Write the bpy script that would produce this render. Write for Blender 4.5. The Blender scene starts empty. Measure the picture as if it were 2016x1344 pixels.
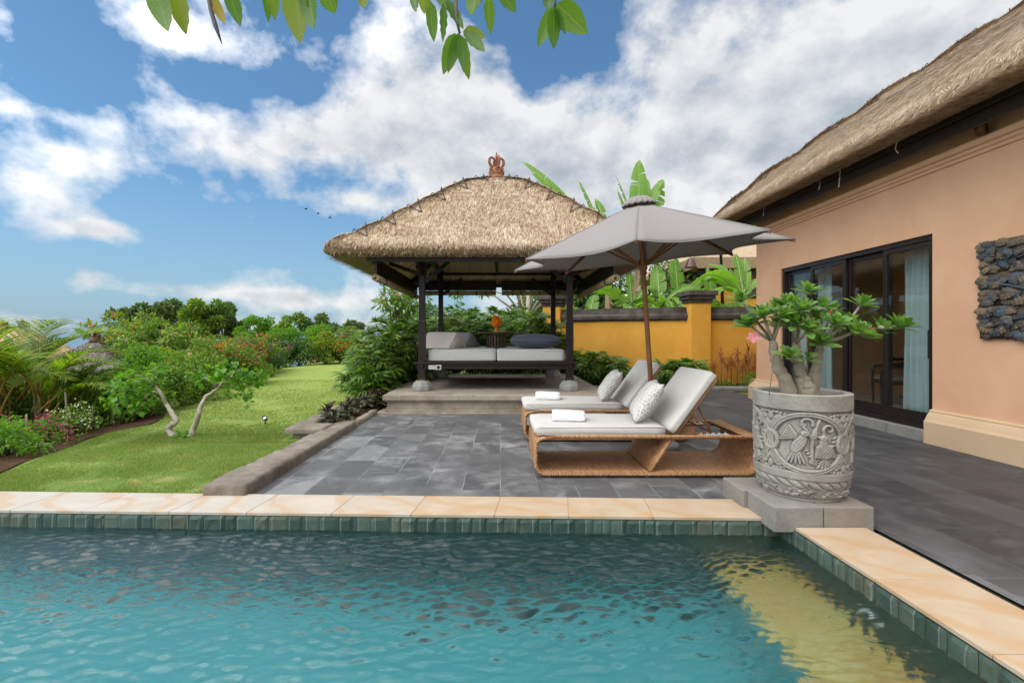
import bpy, bmesh, math, random
import numpy as np
from mathutils import Vector, Matrix
random.seed(7)
RNG = np.random.default_rng(11)
SC = bpy.context.scene
COL = SC.collection
R = math.radians
PI = math.pi

# ------------------------------------------------------------------ numpy noise
def _hash(ix, iy, iz, seed):
    h = (ix.astype(np.int64)*374761393 + iy.astype(np.int64)*668265263 + iz.astype(np.int64)*2147483647 + seed*974711) & 0xffffffff
    h = ((h ^ (h >> 13))*1274126177) & 0xffffffff
    h = ((h ^ (h >> 16))*2246822519) & 0xffffffff
    return ((h ^ (h >> 15)) & 0xffff)/65535.0

def vnoise(P, seed=0):
    P = np.asarray(P, float); F = np.floor(P); T = P-F; I = F.astype(np.int64); T = T*T*(3-2*T)
    o = 0
    for a in (0, 1):
        for b in (0, 1):
            for c in (0, 1):
                w = (T[..., 0] if a else 1-T[..., 0])*(T[..., 1] if b else 1-T[..., 1])*(T[..., 2] if c else 1-T[..., 2])
                o = o + w*_hash(I[..., 0]+a, I[..., 1]+b, I[..., 2]+c, seed)
    return o

def fbm(P, octv=4, seed=0):
    P = np.asarray(P, float); s = 0; a = .5; t = 0
    for k in range(octv):
        s = s + a*vnoise(P*(2**k), seed+k); t += a; a *= .5
    return s/t                                            # 0..1

def ss(a, b, x):
    t = np.clip((np.asarray(x, float)-a)/(b-a), 0, 1)
    return t*t*(3-2*t)

# ------------------------------------------------------------------ tagging
def tag(o, label=None, cat=None, group=None, kind=None):
    if label: o['label'] = label
    if cat: o['category'] = cat
    if group: o['group'] = group
    if kind: o['kind'] = kind
    return o

def empty(name, loc=(0, 0, 0), rz=0, label=None, cat=None, group=None):
    o = bpy.data.objects.new(name, None); COL.objects.link(o)
    o.location = loc; o.rotation_euler = (0, 0, rz); o.empty_display_size = .1
    return tag(o, label, cat, group)

KIDS = {}
def link_obj(name, me, parent=None, loc=None):
    o = bpy.data.objects.new(name, me); COL.objects.link(o)
    if parent is not None:
        o.parent = parent; KIDS.setdefault(parent.name, []).append(o)
    if loc is not None: o.location = loc
    return o

def copy_tree(o, parent=None):
    c = o.copy(); COL.objects.link(c)
    if parent is not None:
        c.parent = parent; KIDS.setdefault(parent.name, []).append(c)
    for ch in list(KIDS.get(o.name, [])): copy_tree(ch, c)
    return c

# ------------------------------------------------------------------ meshes
def npmesh(name, V, F, mats=(), smooth=False, mi=None, uv=None):
    V = np.asarray(V, np.float32).reshape(-1, 3); F = np.asarray(F, np.int32)
    me = bpy.data.meshes.new(name); n, k = F.shape
    me.vertices.add(len(V)); me.vertices.foreach_set('co', V.ravel())
    me.loops.add(n*k); me.loops.foreach_set('vertex_index', F.ravel())
    me.polygons.add(n); me.polygons.foreach_set('loop_start', np.arange(0, n*k, k, dtype=np.int32))
    if mi is not None: me.polygons.foreach_set('material_index', np.asarray(mi, np.int32))
    me.polygons.foreach_set('use_smooth', np.full(n, bool(smooth)))
    if uv is not None:
        l = me.uv_layers.new(name='UVMap'); l.data.foreach_set('uv', np.asarray(uv, np.float32)[F.ravel()].ravel())
    me.update(calc_edges=True)
    for m in mats: me.materials.append(m)
    return me

class MB:
    """collects shapes; build() links them as ONE mesh object"""
    def __init__(s): s.v = []; s.f = []; s.m = []
    def add(s, V, F, mi=0):
        b = len(s.v); s.v += [tuple(map(float, p)) for p in V]
        for f in F: s.f.append([i+b for i in f]); s.m.append(mi)
        return s
    def box(s, x0, x1, y0, y1, z0, z1, mi=0, M=None):
        V = [(x, y, z) for z in (z0, z1) for y in (y0, y1) for x in (x0, x1)]
        if M is not None: V = [M @ Vector(p) for p in V]
        return s.add(V, [(0, 2, 3, 1), (4, 5, 7, 6), (0, 1, 5, 4), (1, 3, 7, 5), (3, 2, 6, 7), (2, 0, 4, 6)], mi)
    def beam(s, a, b, w, h, mi=0, up=(0, 0, 1)):
        a = Vector(a); b = Vector(b); d = (b-a).normalized(); u = Vector(up)
        x = d.cross(u)
        if x.length < 1e-4: x = d.cross(Vector((1, 0, 0)))
        x.normalize(); z = x.cross(d)
        V = [p+x*(i*w/2)+z*(j*h/2) for p in (a, b) for i, j in ((-1, -1), (1, -1), (1, 1), (-1, 1))]
        return s.add(V, [(3, 2, 1, 0), (4, 5, 6, 7), (0, 1, 5, 4), (1, 2, 6, 5), (2, 3, 7, 6), (3, 0, 4, 7)], mi)
    def frustum(s, cx, cy, z0, z1, a0, b0, a1, b1, mi=0):
        V = [(cx+i*a0, cy+j*b0, z0) for i, j in ((-1, -1), (1, -1), (1, 1), (-1, 1))]+[(cx+i*a1, cy+j*b1, z1) for i, j in ((-1, -1), (1, -1), (1, 1), (-1, 1))]
        return s.add(V, [(3, 2, 1, 0), (4, 5, 6, 7), (0, 1, 5, 4), (1, 2, 6, 5), (2, 3, 7, 6), (3, 0, 4, 7)], mi)
    def tube(s, pts, rad, n=8, mi=0, cap=True, close=False):
        P = [Vector(p) for p in pts]; k = len(P)
        if not hasattr(rad, '__len__'): rad = [rad]*k
        V = []; F = []; prev = None
        for i in range(k):
            if close: d = P[(i+1) % k]-P[i-1]
            else: d = P[min(i+1, k-1)]-P[max(i-1, 0)]
            if d.length < 1e-7: d = Vector((0, 0, 1))
            d.normalize()
            if prev is None:
                x = d.orthogonal().normalized()
            else:
                x = prev-d*prev.dot(d)
                x = x.normalized() if x.length > 1e-6 else d.orthogonal().normalized()
            prev = x; y = d.cross(x)
            for j in range(n):
                a = 2*PI*j/n; V.append(P[i]+(x*math.cos(a)+y*math.sin(a))*rad[i])
        for i in range(k if close else k-1):
            i2 = (i+1) % k
            for j in range(n): F.append((i*n+j, i*n+(j+1) % n, i2*n+(j+1) % n, i2*n+j))
        if cap and not close: F += [tuple(range(n-1, -1, -1)), tuple((k-1)*n+j for j in range(n))]
        return s.add(V, F, mi)
    def lathe(s, prof, n=24, c=(0, 0, 0), mi=0, cap=True):
        V = []; F = []; k = len(prof)
        for r, z in prof:
            for j in range(n):
                a = 2*PI*j/n; V.append((c[0]+r*math.cos(a), c[1]+r*math.sin(a), c[2]+z))
        for i in range(k-1):
            for j in range(n): F.append((i*n+j, i*n+(j+1) % n, (i+1)*n+(j+1) % n, (i+1)*n+j))
        if cap: F += [tuple(range(n-1, -1, -1)), tuple((k-1)*n+j for j in range(n))]
        return s.add(V, F, mi)
    def grid(s, fn, nu, nv, mi=0):
        V = [fn(i/nu, j/nv) for j in range(nv+1) for i in range(nu+1)]
        F = [(j*(nu+1)+i, j*(nu+1)+i+1, (j+1)*(nu+1)+i+1, (j+1)*(nu+1)+i) for j in range(nv) for i in range(nu)]
        return s.add(V, F, mi)
    def ball(s, c, r, n=10, mi=0):
        rx, ry, rz = r if hasattr(r, '__len__') else (r, r, r)
        V = []; F = []; m = max(4, n//2+1)
        for i in range(m+1):
            t = PI*i/m
            for j in range(n): V.append((c[0]+rx*math.sin(t)*math.cos(2*PI*j/n), c[1]+ry*math.sin(t)*math.sin(2*PI*j/n), c[2]-rz*math.cos(t)))
        for i in range(m):
            for j in range(n): F.append((i*n+j, i*n+(j+1) % n, (i+1)*n+(j+1) % n, (i+1)*n+j))
        return s.add(V, F, mi)
    def mesh(s, name, mats, smooth=False):
        me = bpy.data.meshes.new(name); me.from_pydata(s.v, [], s.f)
        me.polygons.foreach_set('material_index', s.m); me.polygons.foreach_set('use_smooth', [bool(smooth)]*len(s.f))
        for m in (mats if isinstance(mats, (list, tuple)) else [mats]): me.materials.append(m)
        me.update(); return me
    def build(s, name, mats, parent=None, smooth=False, bevel=0, seg=2, loc=None, sub=0):
        o = link_obj(name, s.mesh(name, mats, smooth), parent, loc)
        if bevel:
            b = o.modifiers.new('Bevel', 'BEVEL'); b.width = bevel; b.segments = seg; b.limit_method = 'ANGLE'; b.angle_limit = R(40)
        if sub:
            b = o.modifiers.new('Sub', 'SUBSURF'); b.levels = sub; b.render_levels = sub
        return o

def nrm(a):
    return a/np.maximum(np.linalg.norm(a, axis=-1, keepdims=True), 1e-9)

def scatter(T, F, P, D, N, S):
    """copies of a template (x across, y along, z normal) at P, along D, facing N, scaled S (n,) or (n,3) -> V, F arrays"""
    T = np.asarray(T, float); F = np.asarray(F, int); n = len(P)
    D = nrm(np.asarray(D, float)); X = np.cross(D, N); bad = np.linalg.norm(X, axis=1) < 1e-4
    X[bad] = np.cross(D[bad], np.array([.3, .5, .8])); X = nrm(X); Z = np.cross(X, D)
    S = np.asarray(S, float)
    if S.ndim == 1: S = np.repeat(S[:, None], 3, 1)
    L = T[None, :, :]*S[:, None, :]
    V = P[:, None, :]+L[..., 0:1]*X[:, None, :]+L[..., 1:2]*D[:, None, :]+L[..., 2:3]*Z[:, None, :]
    FF = F[None]+(np.arange(n)*len(T))[:, None, None]
    return V.reshape(-1, 3), FF.reshape(-1, F.shape[1])

def joinVF(parts):
    V = []; F = []; b = 0
    for v, f in parts:
        V.append(v); F.append(np.asarray(f)+b); b += len(v)
    return np.concatenate(V), np.concatenate(F)

def leaf_t(w=.45, fold=.08, droop=.12, n=2):
    """leaf template of unit length, n segments each side of the midrib, quads"""
    V = []; F = []
    if n == 1:
        return np.array([(0, 0, 0), (w/2, .42, fold), (0, 1, -droop), (-w/2, .42, fold)], float), np.array([(0, 1, 2, 3)])
    for i in range(n+1):
        t = i/n; hw = w/2*(math.sin(PI*min(1, t**.75*.93+.07))**.8 if 0 < t < 1 else (.10 if t == 0 else .02))
        z = -droop*t*t
        V += [(-hw, t, z+fold*hw/w*2), (0, t, z), (hw, t, z+fold*hw/w*2)]
    for i in range(n):
        a = i*3; F += [(a, a+1, a+4, a+3), (a+1, a+2, a+5, a+4)]
    return np.array(V), np.array(F)

def blade_t(w=.06, droop=.3, n=3):
    """long narrow leaf, single strip"""
    V = []; F = []
    for i in range(n+1):
        t = i/n; hw = w/2*(1-.92*t**2.2)*(0.55 if i == 0 else 1)
        V += [(-hw, t*(1-.25*droop*t), -droop*t*t), (hw, t*(1-.25*droop*t), -droop*t*t)]
    for i in range(n): F.append((2*i, 2*i+1, 2*i+3, 2*i+2))
    return np.array(V), np.array(F)

def rdir(n, rng=RNG):
    return nrm(rng.normal(size=(n, 3)))

# ------------------------------------------------------------------ materials
class NT:
    def __init__(s, tree): s.t = tree; s.t.nodes.clear()
    def n(s, typ, props=None, ins=None):
        nd = s.t.nodes.new(typ)
        for k, v in (props or {}).items(): setattr(nd, k, v)
        for k, v in (ins or {}).items():
            sk = nd.inputs[k]
            if isinstance(v, bpy.types.NodeSocket): s.t.links.new(v, sk)
            else: sk.default_value = v
        return nd
    def math(s, op, a, b=0., c=None, clamp=False):
        nd = s.n('ShaderNodeMath', {'operation': op, 'use_clamp': clamp}, {0: a, 1: b})
        if c is not None:
            if isinstance(c, bpy.types.NodeSocket): s.t.links.new(c, nd.inputs[2])
            else: nd.inputs[2].default_value = c
        return nd.outputs[0]
    def vmath(s, op, a, b=(0, 0, 0)):
        return s.n('ShaderNodeVectorMath', {'operation': op}, {0: a, 1: b}).outputs[0]
    def mix(s, f, a, b, blend='MIX'):
        nd = s.n('ShaderNodeMix', {'data_type': 'RGBA', 'blend_type': blend, 'clamp_factor': True}, {0: f, 6: c4(a), 7: c4(b)})
        return nd.outputs[2]
    def noise(s, vec, scale, detail=4, rough=.55, dist=0., color=False):
        nd = s.n('ShaderNodeTexNoise', None, {'Vector': vec, 'Scale': scale, 'Detail': detail, 'Roughness': rough, 'Distortion': dist})
        return nd.outputs['Color' if color else 'Fac']
    def ramp(s, f, stops, interp='LINEAR'):
        nd = s.n('ShaderNodeValToRGB', None, {0: f}); cr = nd.color_ramp; cr.interpolation = interp
        while len(cr.elements) < len(stops): cr.elements.new(.5)
        for e, (p, c) in zip(cr.elements, stops): e.position = p; e.color = c4(c)
        return nd.outputs[0]
    def rng(s, v, a, b, c=0., d=1.):
        return s.n('ShaderNodeMapRange', {'clamp': True}, {0: v, 1: a, 2: b, 3: c, 4: d}).outputs[0]
    def obj(s): return s.n('ShaderNodeTexCoord').outputs['Object']
    def geo(s): return s.n('ShaderNodeNewGeometry')

def c4(c):
    if isinstance(c, bpy.types.NodeSocket): return c
    if not hasattr(c, '__len__'): return (c, c, c, 1)
    return (*c, 1) if len(c) == 3 else c

def newmat(name):
    m = bpy.data.materials.new(name); m.use_nodes = True
    return m, NT(m.node_tree)

def surf(t, color, rough=.6, bump=None, bstr=.3, bdist=.01, spec=.5, metal=0., extra=None):
    ins = {'Base Color': c4(color), 'Roughness': rough, 'Metallic': metal, 'Specular IOR Level': spec}
    if extra: ins.update(extra)
    if bump is not None:
        ins['Normal'] = t.n('ShaderNodeBump', None, {'Height': bump, 'Strength': bstr, 'Distance': bdist}).outputs[0]
    b = t.n('ShaderNodeBsdfPrincipled', None, ins)
    return b.outputs[0]

def out(t, sh): t.n('ShaderNodeOutputMaterial', None, {'Surface': sh})

def plain(name, c1, c2=None, rough=.6, vs=6., bs=40., bstr=.25, bdist=.01, spec=.5, metal=0., detail=5, stretch=(1, 1, 1)):
    """noise-varied surface with fine bump"""
    m, t = newmat(name); v = t.vmath('MULTIPLY', t.obj(), stretch)
    col = c1
    if c2 is not None:
        col = t.mix(t.rng(t.noise(v, vs, detail, .6), .3, .7), c1, c2)
    bump = t.noise(v, bs, 5, .65) if bstr else None
    out(t, surf(t, col, rough, bump, bstr, bdist, spec, metal)); return m

def leafmat(name, cols, rough=.45, trans=.35, spec=.4):
    """foliage: one random tone per leaf, some light passes through"""
    m, t = newmat(name); g = t.geo(); r = g.outputs['Random Per Island']
    n = len(cols); col = t.ramp(r, [(i/(n-1) if n > 1 else 0, c) for i, c in enumerate(cols)])
    pn = t.noise(g.outputs['Position'], 1.7, 2, .5)
    col = t.mix(t.rng(pn, .35, .65, 0, .35), col, t.mix(1., col, (.62, .75, .5), 'MULTIPLY'))
    p = surf(t, col, rough, spec=spec)
    tr = t.n('ShaderNodeBsdfTranslucent', None, {'Color': t.mix(1., col, (1.5, 1.7, .6), 'MULTIPLY')}).outputs[0]
    out(t, t.n('ShaderNodeMixShader', None, {0: trans, 1: p, 2: tr}).outputs[0]); return m
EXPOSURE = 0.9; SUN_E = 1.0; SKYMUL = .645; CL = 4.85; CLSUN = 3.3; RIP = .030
# ------------------------------------------------------------------ camera: level, lens shift keeps the verticals upright
FPX, CX, CY, HC = 924., 985., 660., 1.35        # measured focal length, principal point (2016x1344), eye height in metres
cd = bpy.data.cameras.new('camera'); cam = bpy.data.objects.new('camera', cd); COL.objects.link(cam)
cam.location = (0, 0, HC); cam.rotation_euler = (R(90), 0, 0)
cd.sensor_width = 36; cd.lens = FPX/2016*36; cd.shift_x = (1008-CX)/2016; cd.shift_y = -(672-CY)/2016
cd.clip_start = .05; cd.clip_end = 60000
SC.camera = cam

def at(px, py, Y):
    """where a point measured in the photograph stands, for a distance Y"""
    return np.array([(px-CX)/FPX*Y, Y, HC-(py-CY)/FPX*Y])

SC.view_settings.view_transform = 'Standard'; SC.view_settings.look = 'None'
SC.view_settings.exposure = EXPOSURE; SC.view_settings.gamma = 1; SC.view_settings.use_curve_mapping = False
cy = SC.cycles
cy.use_denoising = True; cy.max_bounces = 14; cy.transparent_max_bounces = 24; cy.transmission_bounces = 10; cy.diffuse_bounces = 7; cy.glossy_bounces = 5
cy.caustics_refractive = True; cy.caustics_reflective = False; cy.blur_glossy = .5; cy.sample_clamp_indirect = 6
try:
    cy.denoiser = 'OPENIMAGEDENOISE'; cy.denoising_prefilter = 'ACCURATE'
except Exception: pass

# ------------------------------------------------------------------ sky with clouds, sun
SUN_EL, SUN_AZ = R(58), R(236)                  # azimuth clockwise from +Y
W = bpy.data.worlds.new('World'); SC.world = W; W.use_nodes = True
t = NT(W.node_tree)
sky = t.n('ShaderNodeTexSky', {'sky_type': 'NISHITA', 'sun_disc': False, 'sun_elevation': SUN_EL, 'sun_rotation': SUN_AZ,
                               'altitude': 30, 'air_density': 1.0, 'dust_density': 1.2, 'ozone_density': 1.6}).outputs[0]
D = t.n('ShaderNodeTexCoord').outputs['Generated']
sx = t.n('ShaderNodeSeparateXYZ', None, {0: D})
az = t.math('ARCTAN2', sx.outputs[0], sx.outputs[1]); el = t.math('ARCSINE', sx.outputs[2])
ae = t.n('ShaderNodeCombineXYZ', None, {0: az, 1: el}).outputs[0]
def sky_blob(x, y, rx, ry, w):
    a = math.atan((x-CX)/FPX); e = math.atan((CY-y)/FPX*math.cos(a))
    d = t.vmath('MULTIPLY', t.vmath('SUBTRACT', ae, (a, e, 0)), (FPX/(rx*math.cos(a)**2), FPX/(ry*math.cos(a)*math.cos(e)**2), 0))
    q = t.n('ShaderNodeVectorMath', {'operation': 'DOT_PRODUCT'}, {0: d, 1: d}).outputs['Value']
    return t.math('MULTIPLY', t.math('EXPONENT', t.math('MULTIPLY', q, -1.)), w)
CLOUDS = [(1650, 230, 560, 320, .52), (1180, 300, 330, 160, .36), (830, 140, 230, 120, .36), (960, 380, 330, 70, .20), (690, 285, 330, 72, .40), (470, 285, 130, 55, .22),
          (760, 235, 190, 60, .15), (50, 370, 105, 95, .33), (150, 310, 130, 30, .15), (190, 452, 75, 20, .38), (185, 545, 50, 26, .36),
          (380, 575, 190, 18, .36), (620, 590, 120, 22, .30), (340, 75, 130, 60, .34), (0, 30, 60, 60, .30), (100, 225, 120, 22, .22), (700, 400, 130, 28, .32),
          (1120, 590, 300, 60, .30), (1050, 100, 34, 95, -.42), (430, 150, 120, 55, -.22), (130, 130, 120, 70, -.15), (560, 470, 240, 60, -.15), (330, 420, 120, 60, -.15),
          (320, 640, 500, 22, .16), (1500, 110, 140, 50, -.10), (600, 180, 70, 40, -.2), (1850, 60, 200, 80, .1)]
S = None
for b in CLOUDS:
    q = sky_blob(*b); S = q if S is None else t.math('ADD', S, q)
# out of view, behind and overhead, bright cloud is added as fill light
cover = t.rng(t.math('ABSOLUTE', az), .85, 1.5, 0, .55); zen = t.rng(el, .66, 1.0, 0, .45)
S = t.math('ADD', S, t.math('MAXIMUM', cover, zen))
def cloud_density(vec):
    v = t.vmath('MULTIPLY', vec, (1, 1, 1.3))
    big = t.noise(v, 3.3, 10, .55, .15); fine = t.noise(v, 12., 8, .6, .1)
    return t.math('ADD', t.math('MULTIPLY', t.math('SUBTRACT', big, .5), 1.75), t.math('MULTIPLY', t.math('SUBTRACT', fine, .5), .58))
d0 = cloud_density(D)
d1 = cloud_density(t.vmath('ADD', D, (-.030, -.012, .045)))
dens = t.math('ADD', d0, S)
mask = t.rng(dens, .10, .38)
lit = t.math('SUBTRACT', d0, d1)                       # thinner towards the sun = brighter side
thick = t.rng(dens, .30, .85)
shade = t.math('ADD', t.math('ADD', t.math('MULTIPLY', lit, 2.6), .95), t.math('MULTIPLY', thick, -.78), clamp=True)
nearsun = t.rng(t.n('ShaderNodeVectorMath', {'operation': 'DOT_PRODUCT'}, {0: D, 1: (math.sin(SUN_AZ)*math.cos(SUN_EL), math.cos(SUN_AZ)*math.cos(SUN_EL), math.sin(SUN_EL))}).outputs['Value'], .22, .80, 1., CLSUN)  # clouds towards the sun, out of view, are boosted to add fill light
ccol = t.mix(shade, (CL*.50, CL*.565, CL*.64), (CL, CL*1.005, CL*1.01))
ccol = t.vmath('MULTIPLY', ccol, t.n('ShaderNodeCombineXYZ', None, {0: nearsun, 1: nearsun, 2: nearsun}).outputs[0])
blue = t.mix(1., sky, (SKYMUL*.78, SKYMUL*1.14, SKYMUL*1.27), 'MULTIPLY')
blue = t.mix(t.rng(el, .0, .30, .7, 0), blue, (1.78, 2.54, 3.52))
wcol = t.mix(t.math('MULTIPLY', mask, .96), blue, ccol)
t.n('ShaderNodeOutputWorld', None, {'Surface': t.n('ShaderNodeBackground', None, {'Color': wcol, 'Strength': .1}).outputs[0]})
W.cycles.sampling_method = 'MANUAL'; W.cycles.sample_map_resolution = 1024

sd = bpy.data.lights.new('sun', 'SUN'); sun = bpy.data.objects.new('sun', sd); COL.objects.link(sun)
sd.energy = SUN_E; sd.angle = R(48); sd.color = (1, .95, .87)
to_sun = Vector((math.sin(SUN_AZ)*math.cos(SUN_EL), math.cos(SUN_AZ)*math.cos(SUN_EL), math.sin(SUN_EL)))
sun.rotation_euler = to_sun.to_track_quat('Z', 'Y').to_euler()

# ------------------------------------------------------------------ setting materials
def tiles(t, u, v, w, h, joint, seed=0., stagger=True):
    """staggered slabs: (random per slab, second random, 1 on a slab / 0 in the joint)"""
    row = t.math('FLOOR', t.math('DIVIDE', v, h))
    off = t.n('ShaderNodeTexWhiteNoise', {'noise_dimensions': '1D'}, {'W': t.math('ADD', row, seed)}).outputs['Value']
    uu = t.math('DIVIDE', t.math('ADD', u, t.math('MULTIPLY', off, w if stagger else 0.)), w)
    fu = t.math('FRACT', uu); fv = t.math('FRACT', t.math('DIVIDE', v, h))
    du = t.math('MULTIPLY', t.math('MINIMUM', fu, t.math('SUBTRACT', 1., fu)), w)
    dv = t.math('MULTIPLY', t.math('MINIMUM', fv, t.math('SUBTRACT', 1., fv)), h)
    on = t.rng(t.math('MINIMUM', du, dv), joint*.4, joint)
    idv = t.n('ShaderNodeCombineXYZ', None, {0: t.math('FLOOR', uu), 1: row, 2: seed}).outputs[0]
    wn = t.n('ShaderNodeTexWhiteNoise', {'noise_dimensions': '3D'}, {'Vector': idv})
    return wn.outputs['Value'], wn.outputs['Color'], on

def sep(t, v): return t.n('ShaderNodeSeparateXYZ', None, {0: v}).outputs

def mat_patio():
    m, t = newmat('grey_stone_paving'); o = t.obj(); s = sep(t, o)
    r, rc, on = tiles(t, s[1], s[0], .60, .335, .0055)
    tone = t.ramp(r, [(0, (.078, .077, .078)), (.35, (.092, .091, .092)), (.75, (.108, .107, .108)), (.95, (.125, .124, .124)), (1, (.20, .20, .20))])
    # pale mineral bloom in blotches, cut by slab
    shift = t.vmath('MULTIPLY', rc, (3, 3, 3))
    n1 = t.noise(t.vmath('ADD', o, shift), 2.6, 7, .66, .4); n2 = t.noise(o, 1.1, 4, .6)
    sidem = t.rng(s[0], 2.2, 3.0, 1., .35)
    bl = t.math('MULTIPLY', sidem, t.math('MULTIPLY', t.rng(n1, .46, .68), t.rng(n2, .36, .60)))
    col = t.mix(t.math('MULTIPLY', bl, .9), tone, (.34, .335, .33))
    n3 = t.noise(t.vmath('MULTIPLY', o, (1.2, 1, 1)), 1.9, 6, .62, .3)
    col = t.mix(t.rng(n3, .54, .66, 0, .55), col, (.05, .051, .054))
    gr = t.noise(o, 160, 3, .6)
    col = t.mix(t.rng(gr, .3, .7, 0, .35), col, t.mix(1., col, (.6, .6, .6), 'MULTIPLY'))
    # shade under the eave is painted in: darker slabs and joints
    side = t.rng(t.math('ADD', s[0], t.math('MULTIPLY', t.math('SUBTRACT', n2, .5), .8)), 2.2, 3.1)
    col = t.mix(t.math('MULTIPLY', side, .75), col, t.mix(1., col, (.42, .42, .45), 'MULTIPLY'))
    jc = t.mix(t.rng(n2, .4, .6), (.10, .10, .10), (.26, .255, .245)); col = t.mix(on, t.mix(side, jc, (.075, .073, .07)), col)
    b = t.math('ADD', t.math('MULTIPLY', on, .6), t.math('MULTIPLY', t.noise(o, 70, 6, .7), .5))
    out(t, surf(t, col, t.rng(n1, .3, .7, .5, .68), b, .35, .006, .35)); return m

def mat_coping():
    m, t = newmat('cream_sandstone'); o = t.obj(); g = t.geo(); r = g.outputs['Random Per Island']
    sh = t.n('ShaderNodeCombineXYZ', None, {0: t.math('MULTIPLY', r, 37.), 1: t.math('MULTIPLY', r, 53.)}).outputs[0]
    v = t.vmath('ADD', o, sh)
    w = t.noise(t.vmath('MULTIPLY', v, (1, 1.6, 1)), 2.1, 4, .5, 1.6)
    band = t.n('ShaderNodeTexWave', {'wave_type': 'BANDS', 'bands_direction': 'DIAGONAL'}, {'Vector': v, 'Scale': 1.3, 'Distortion': 9., 'Detail': 3., 'Detail Scale': .9}).outputs['Fac']
    x = sep(t, o)[0]
    warm = t.rng(t.math('ADD', x, t.math('MULTIPLY', t.math('SUBTRACT', r, .5), 2.2)), -2.6, .6)
    base = t.mix(warm, (.44, .39, .33), (.44, .315, .205))
    col = t.mix(t.rng(w, .35, .7), base, t.mix(warm, (.49, .445, .39), (.49, .395, .29)))
    col = t.mix(t.rng(band, .74, .97, 0, .46), col, (.46, .27, .12))
    col = t.mix(t.rng(t.noise(v, 5, 6, .7), .55, .70, 0, .6), col, t.mix(warm, (.42, .33, .22), (.50, .27, .10)))
    out(t, surf(t, col, .5, t.noise(o, 60, 5, .6), .12, .004, .35)); return m

def mat_pool(name, w, h, big):
    """green quarry stone, split face above the water, flat slabs below"""
    m, t = newmat(name); o = t.obj(); g = t.geo(); s = sep(t, o); nz = sep(t, g.outputs['Normal'])
    # pick the two coordinates that lie in the face
    up = t.math('GREATER_THAN', t.math('ABSOLUTE', nz[2]), .5)
    ax = t.math('GREATER_THAN', t.math('ABSOLUTE', nz[0]), .5)
    u = t.n('ShaderNodeMix', None, {0: ax, 2: s[0], 3: s[1]}).outputs[0]
    v = t.n('ShaderNodeMix', None, {0: up, 2: s[2], 3: s[1]}).outputs[0]
    r, rc, on = tiles(t, u, v, w, h, .006)
    n1 = t.noise(o, 9, 7, .7); n2 = t.noise(o, 2.2, 4, .6)
    col = t.ramp(r, [(0, (.028, .052, .042)), (.4, (.045, .078, .062)), (.75, (.075, .115, .092)), (1, (.085, .085, .055))])
    col = t.mix(t.rng(n1, .35, .7, 0, .6), col, (.03, .055, .045))
    col = t.mix(t.rng(n2, .55, .72, 0, .4), col, (.17, .17, .115))
    col = t.mix(on, (.14, .16, .12), col)
    b = t.math('ADD', t.math('MULTIPLY', on, .5), t.math('MULTIPLY', n1, .6))
    if big: col = t.mix({'big': .66, 'wall': .55}[big], col, (.40, .66, .66) if big == 'big' else (.04, .11, .095))
    out(t, surf(t, col, .55, b, .5, .012, .4)); return m

def mat_old_stone(name, c1, c2, c3, joint=None):
    m, t = newmat(name); o = t.obj(); s = sep(t, o)
    n1 = t.noise(o, 4.5, 8, .68); n2 = t.noise(o, 1.6, 4, .6); n3 = t.noise(o, 38, 5, .7)
    col = t.mix(t.rng(n1, .35, .66), c1, c2)
    col = t.mix(t.rng(n2, .5, .68, 0, .75), col, c3)
    col = t.mix(t.rng(n3, .55, .75, 0, .5), col, t.mix(1., col, (.45, .45, .45), 'MULTIPLY'))
    b = t.math('ADD', t.math('MULTIPLY', n1, .6), n3)
    if joint:
        r, rc, on = tiles(t, s[0], t.math('ADD', s[1], t.math('MULTIPLY', s[2], .0)), joint[0], joint[1], .008)
        col = t.mix(t.rng(r, 0, 1, 0, .22), col, (.42, .38, .33))
        col = t.mix(on, (.36, .33, .29), col); b = t.math('ADD', b, on)
    out(t, surf(t, col, .85, b, .55, .012, .2)); return m

def mat_lawn():
    m, t = newmat('lawn_turf'); o = t.obj(); s = sep(t, o)
    n1 = t.noise(t.vmath('MULTIPLY', o, (1, .7, 1)), 1.3, 6, .62, .4); n2 = t.noise(o, 14, 5, .7); n3 = t.noise(o, .5, 3, .5)
    col = t.mix(t.rng(n1, .36, .64), (.118, .185, .042), (.165, .24, .055))
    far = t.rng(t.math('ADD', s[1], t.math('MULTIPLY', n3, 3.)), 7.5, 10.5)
    col = t.mix(t.math('MULTIPLY', far, .75), col, (.272, .345, .078))  # sunlight on the farther lawn painted in as a lighter, yellower green
    col = t.mix(t.math('MULTIPLY', t.rng(n2, .5, .72), .4), col, (.10, .16, .03))
    dry = t.math('MULTIPLY', t.rng(t.noise(t.vmath('MULTIPLY', o, (1, 1.7, 1)), 1.9, 7, .70), .545, .66), .75)
    col = t.mix(dry, col, (.33, .27, .10))
    # the ground beyond the garden is scrub
    out(t, surf(t, col, .9, t.noise(o, 55, 5, .75), .5, .02, .1)); return m

def mat_soil():
    return plain('dark_soil', (.055, .030, .018), (.11, .062, .036), .95, 9, 60, .9, .03, .1)

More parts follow.
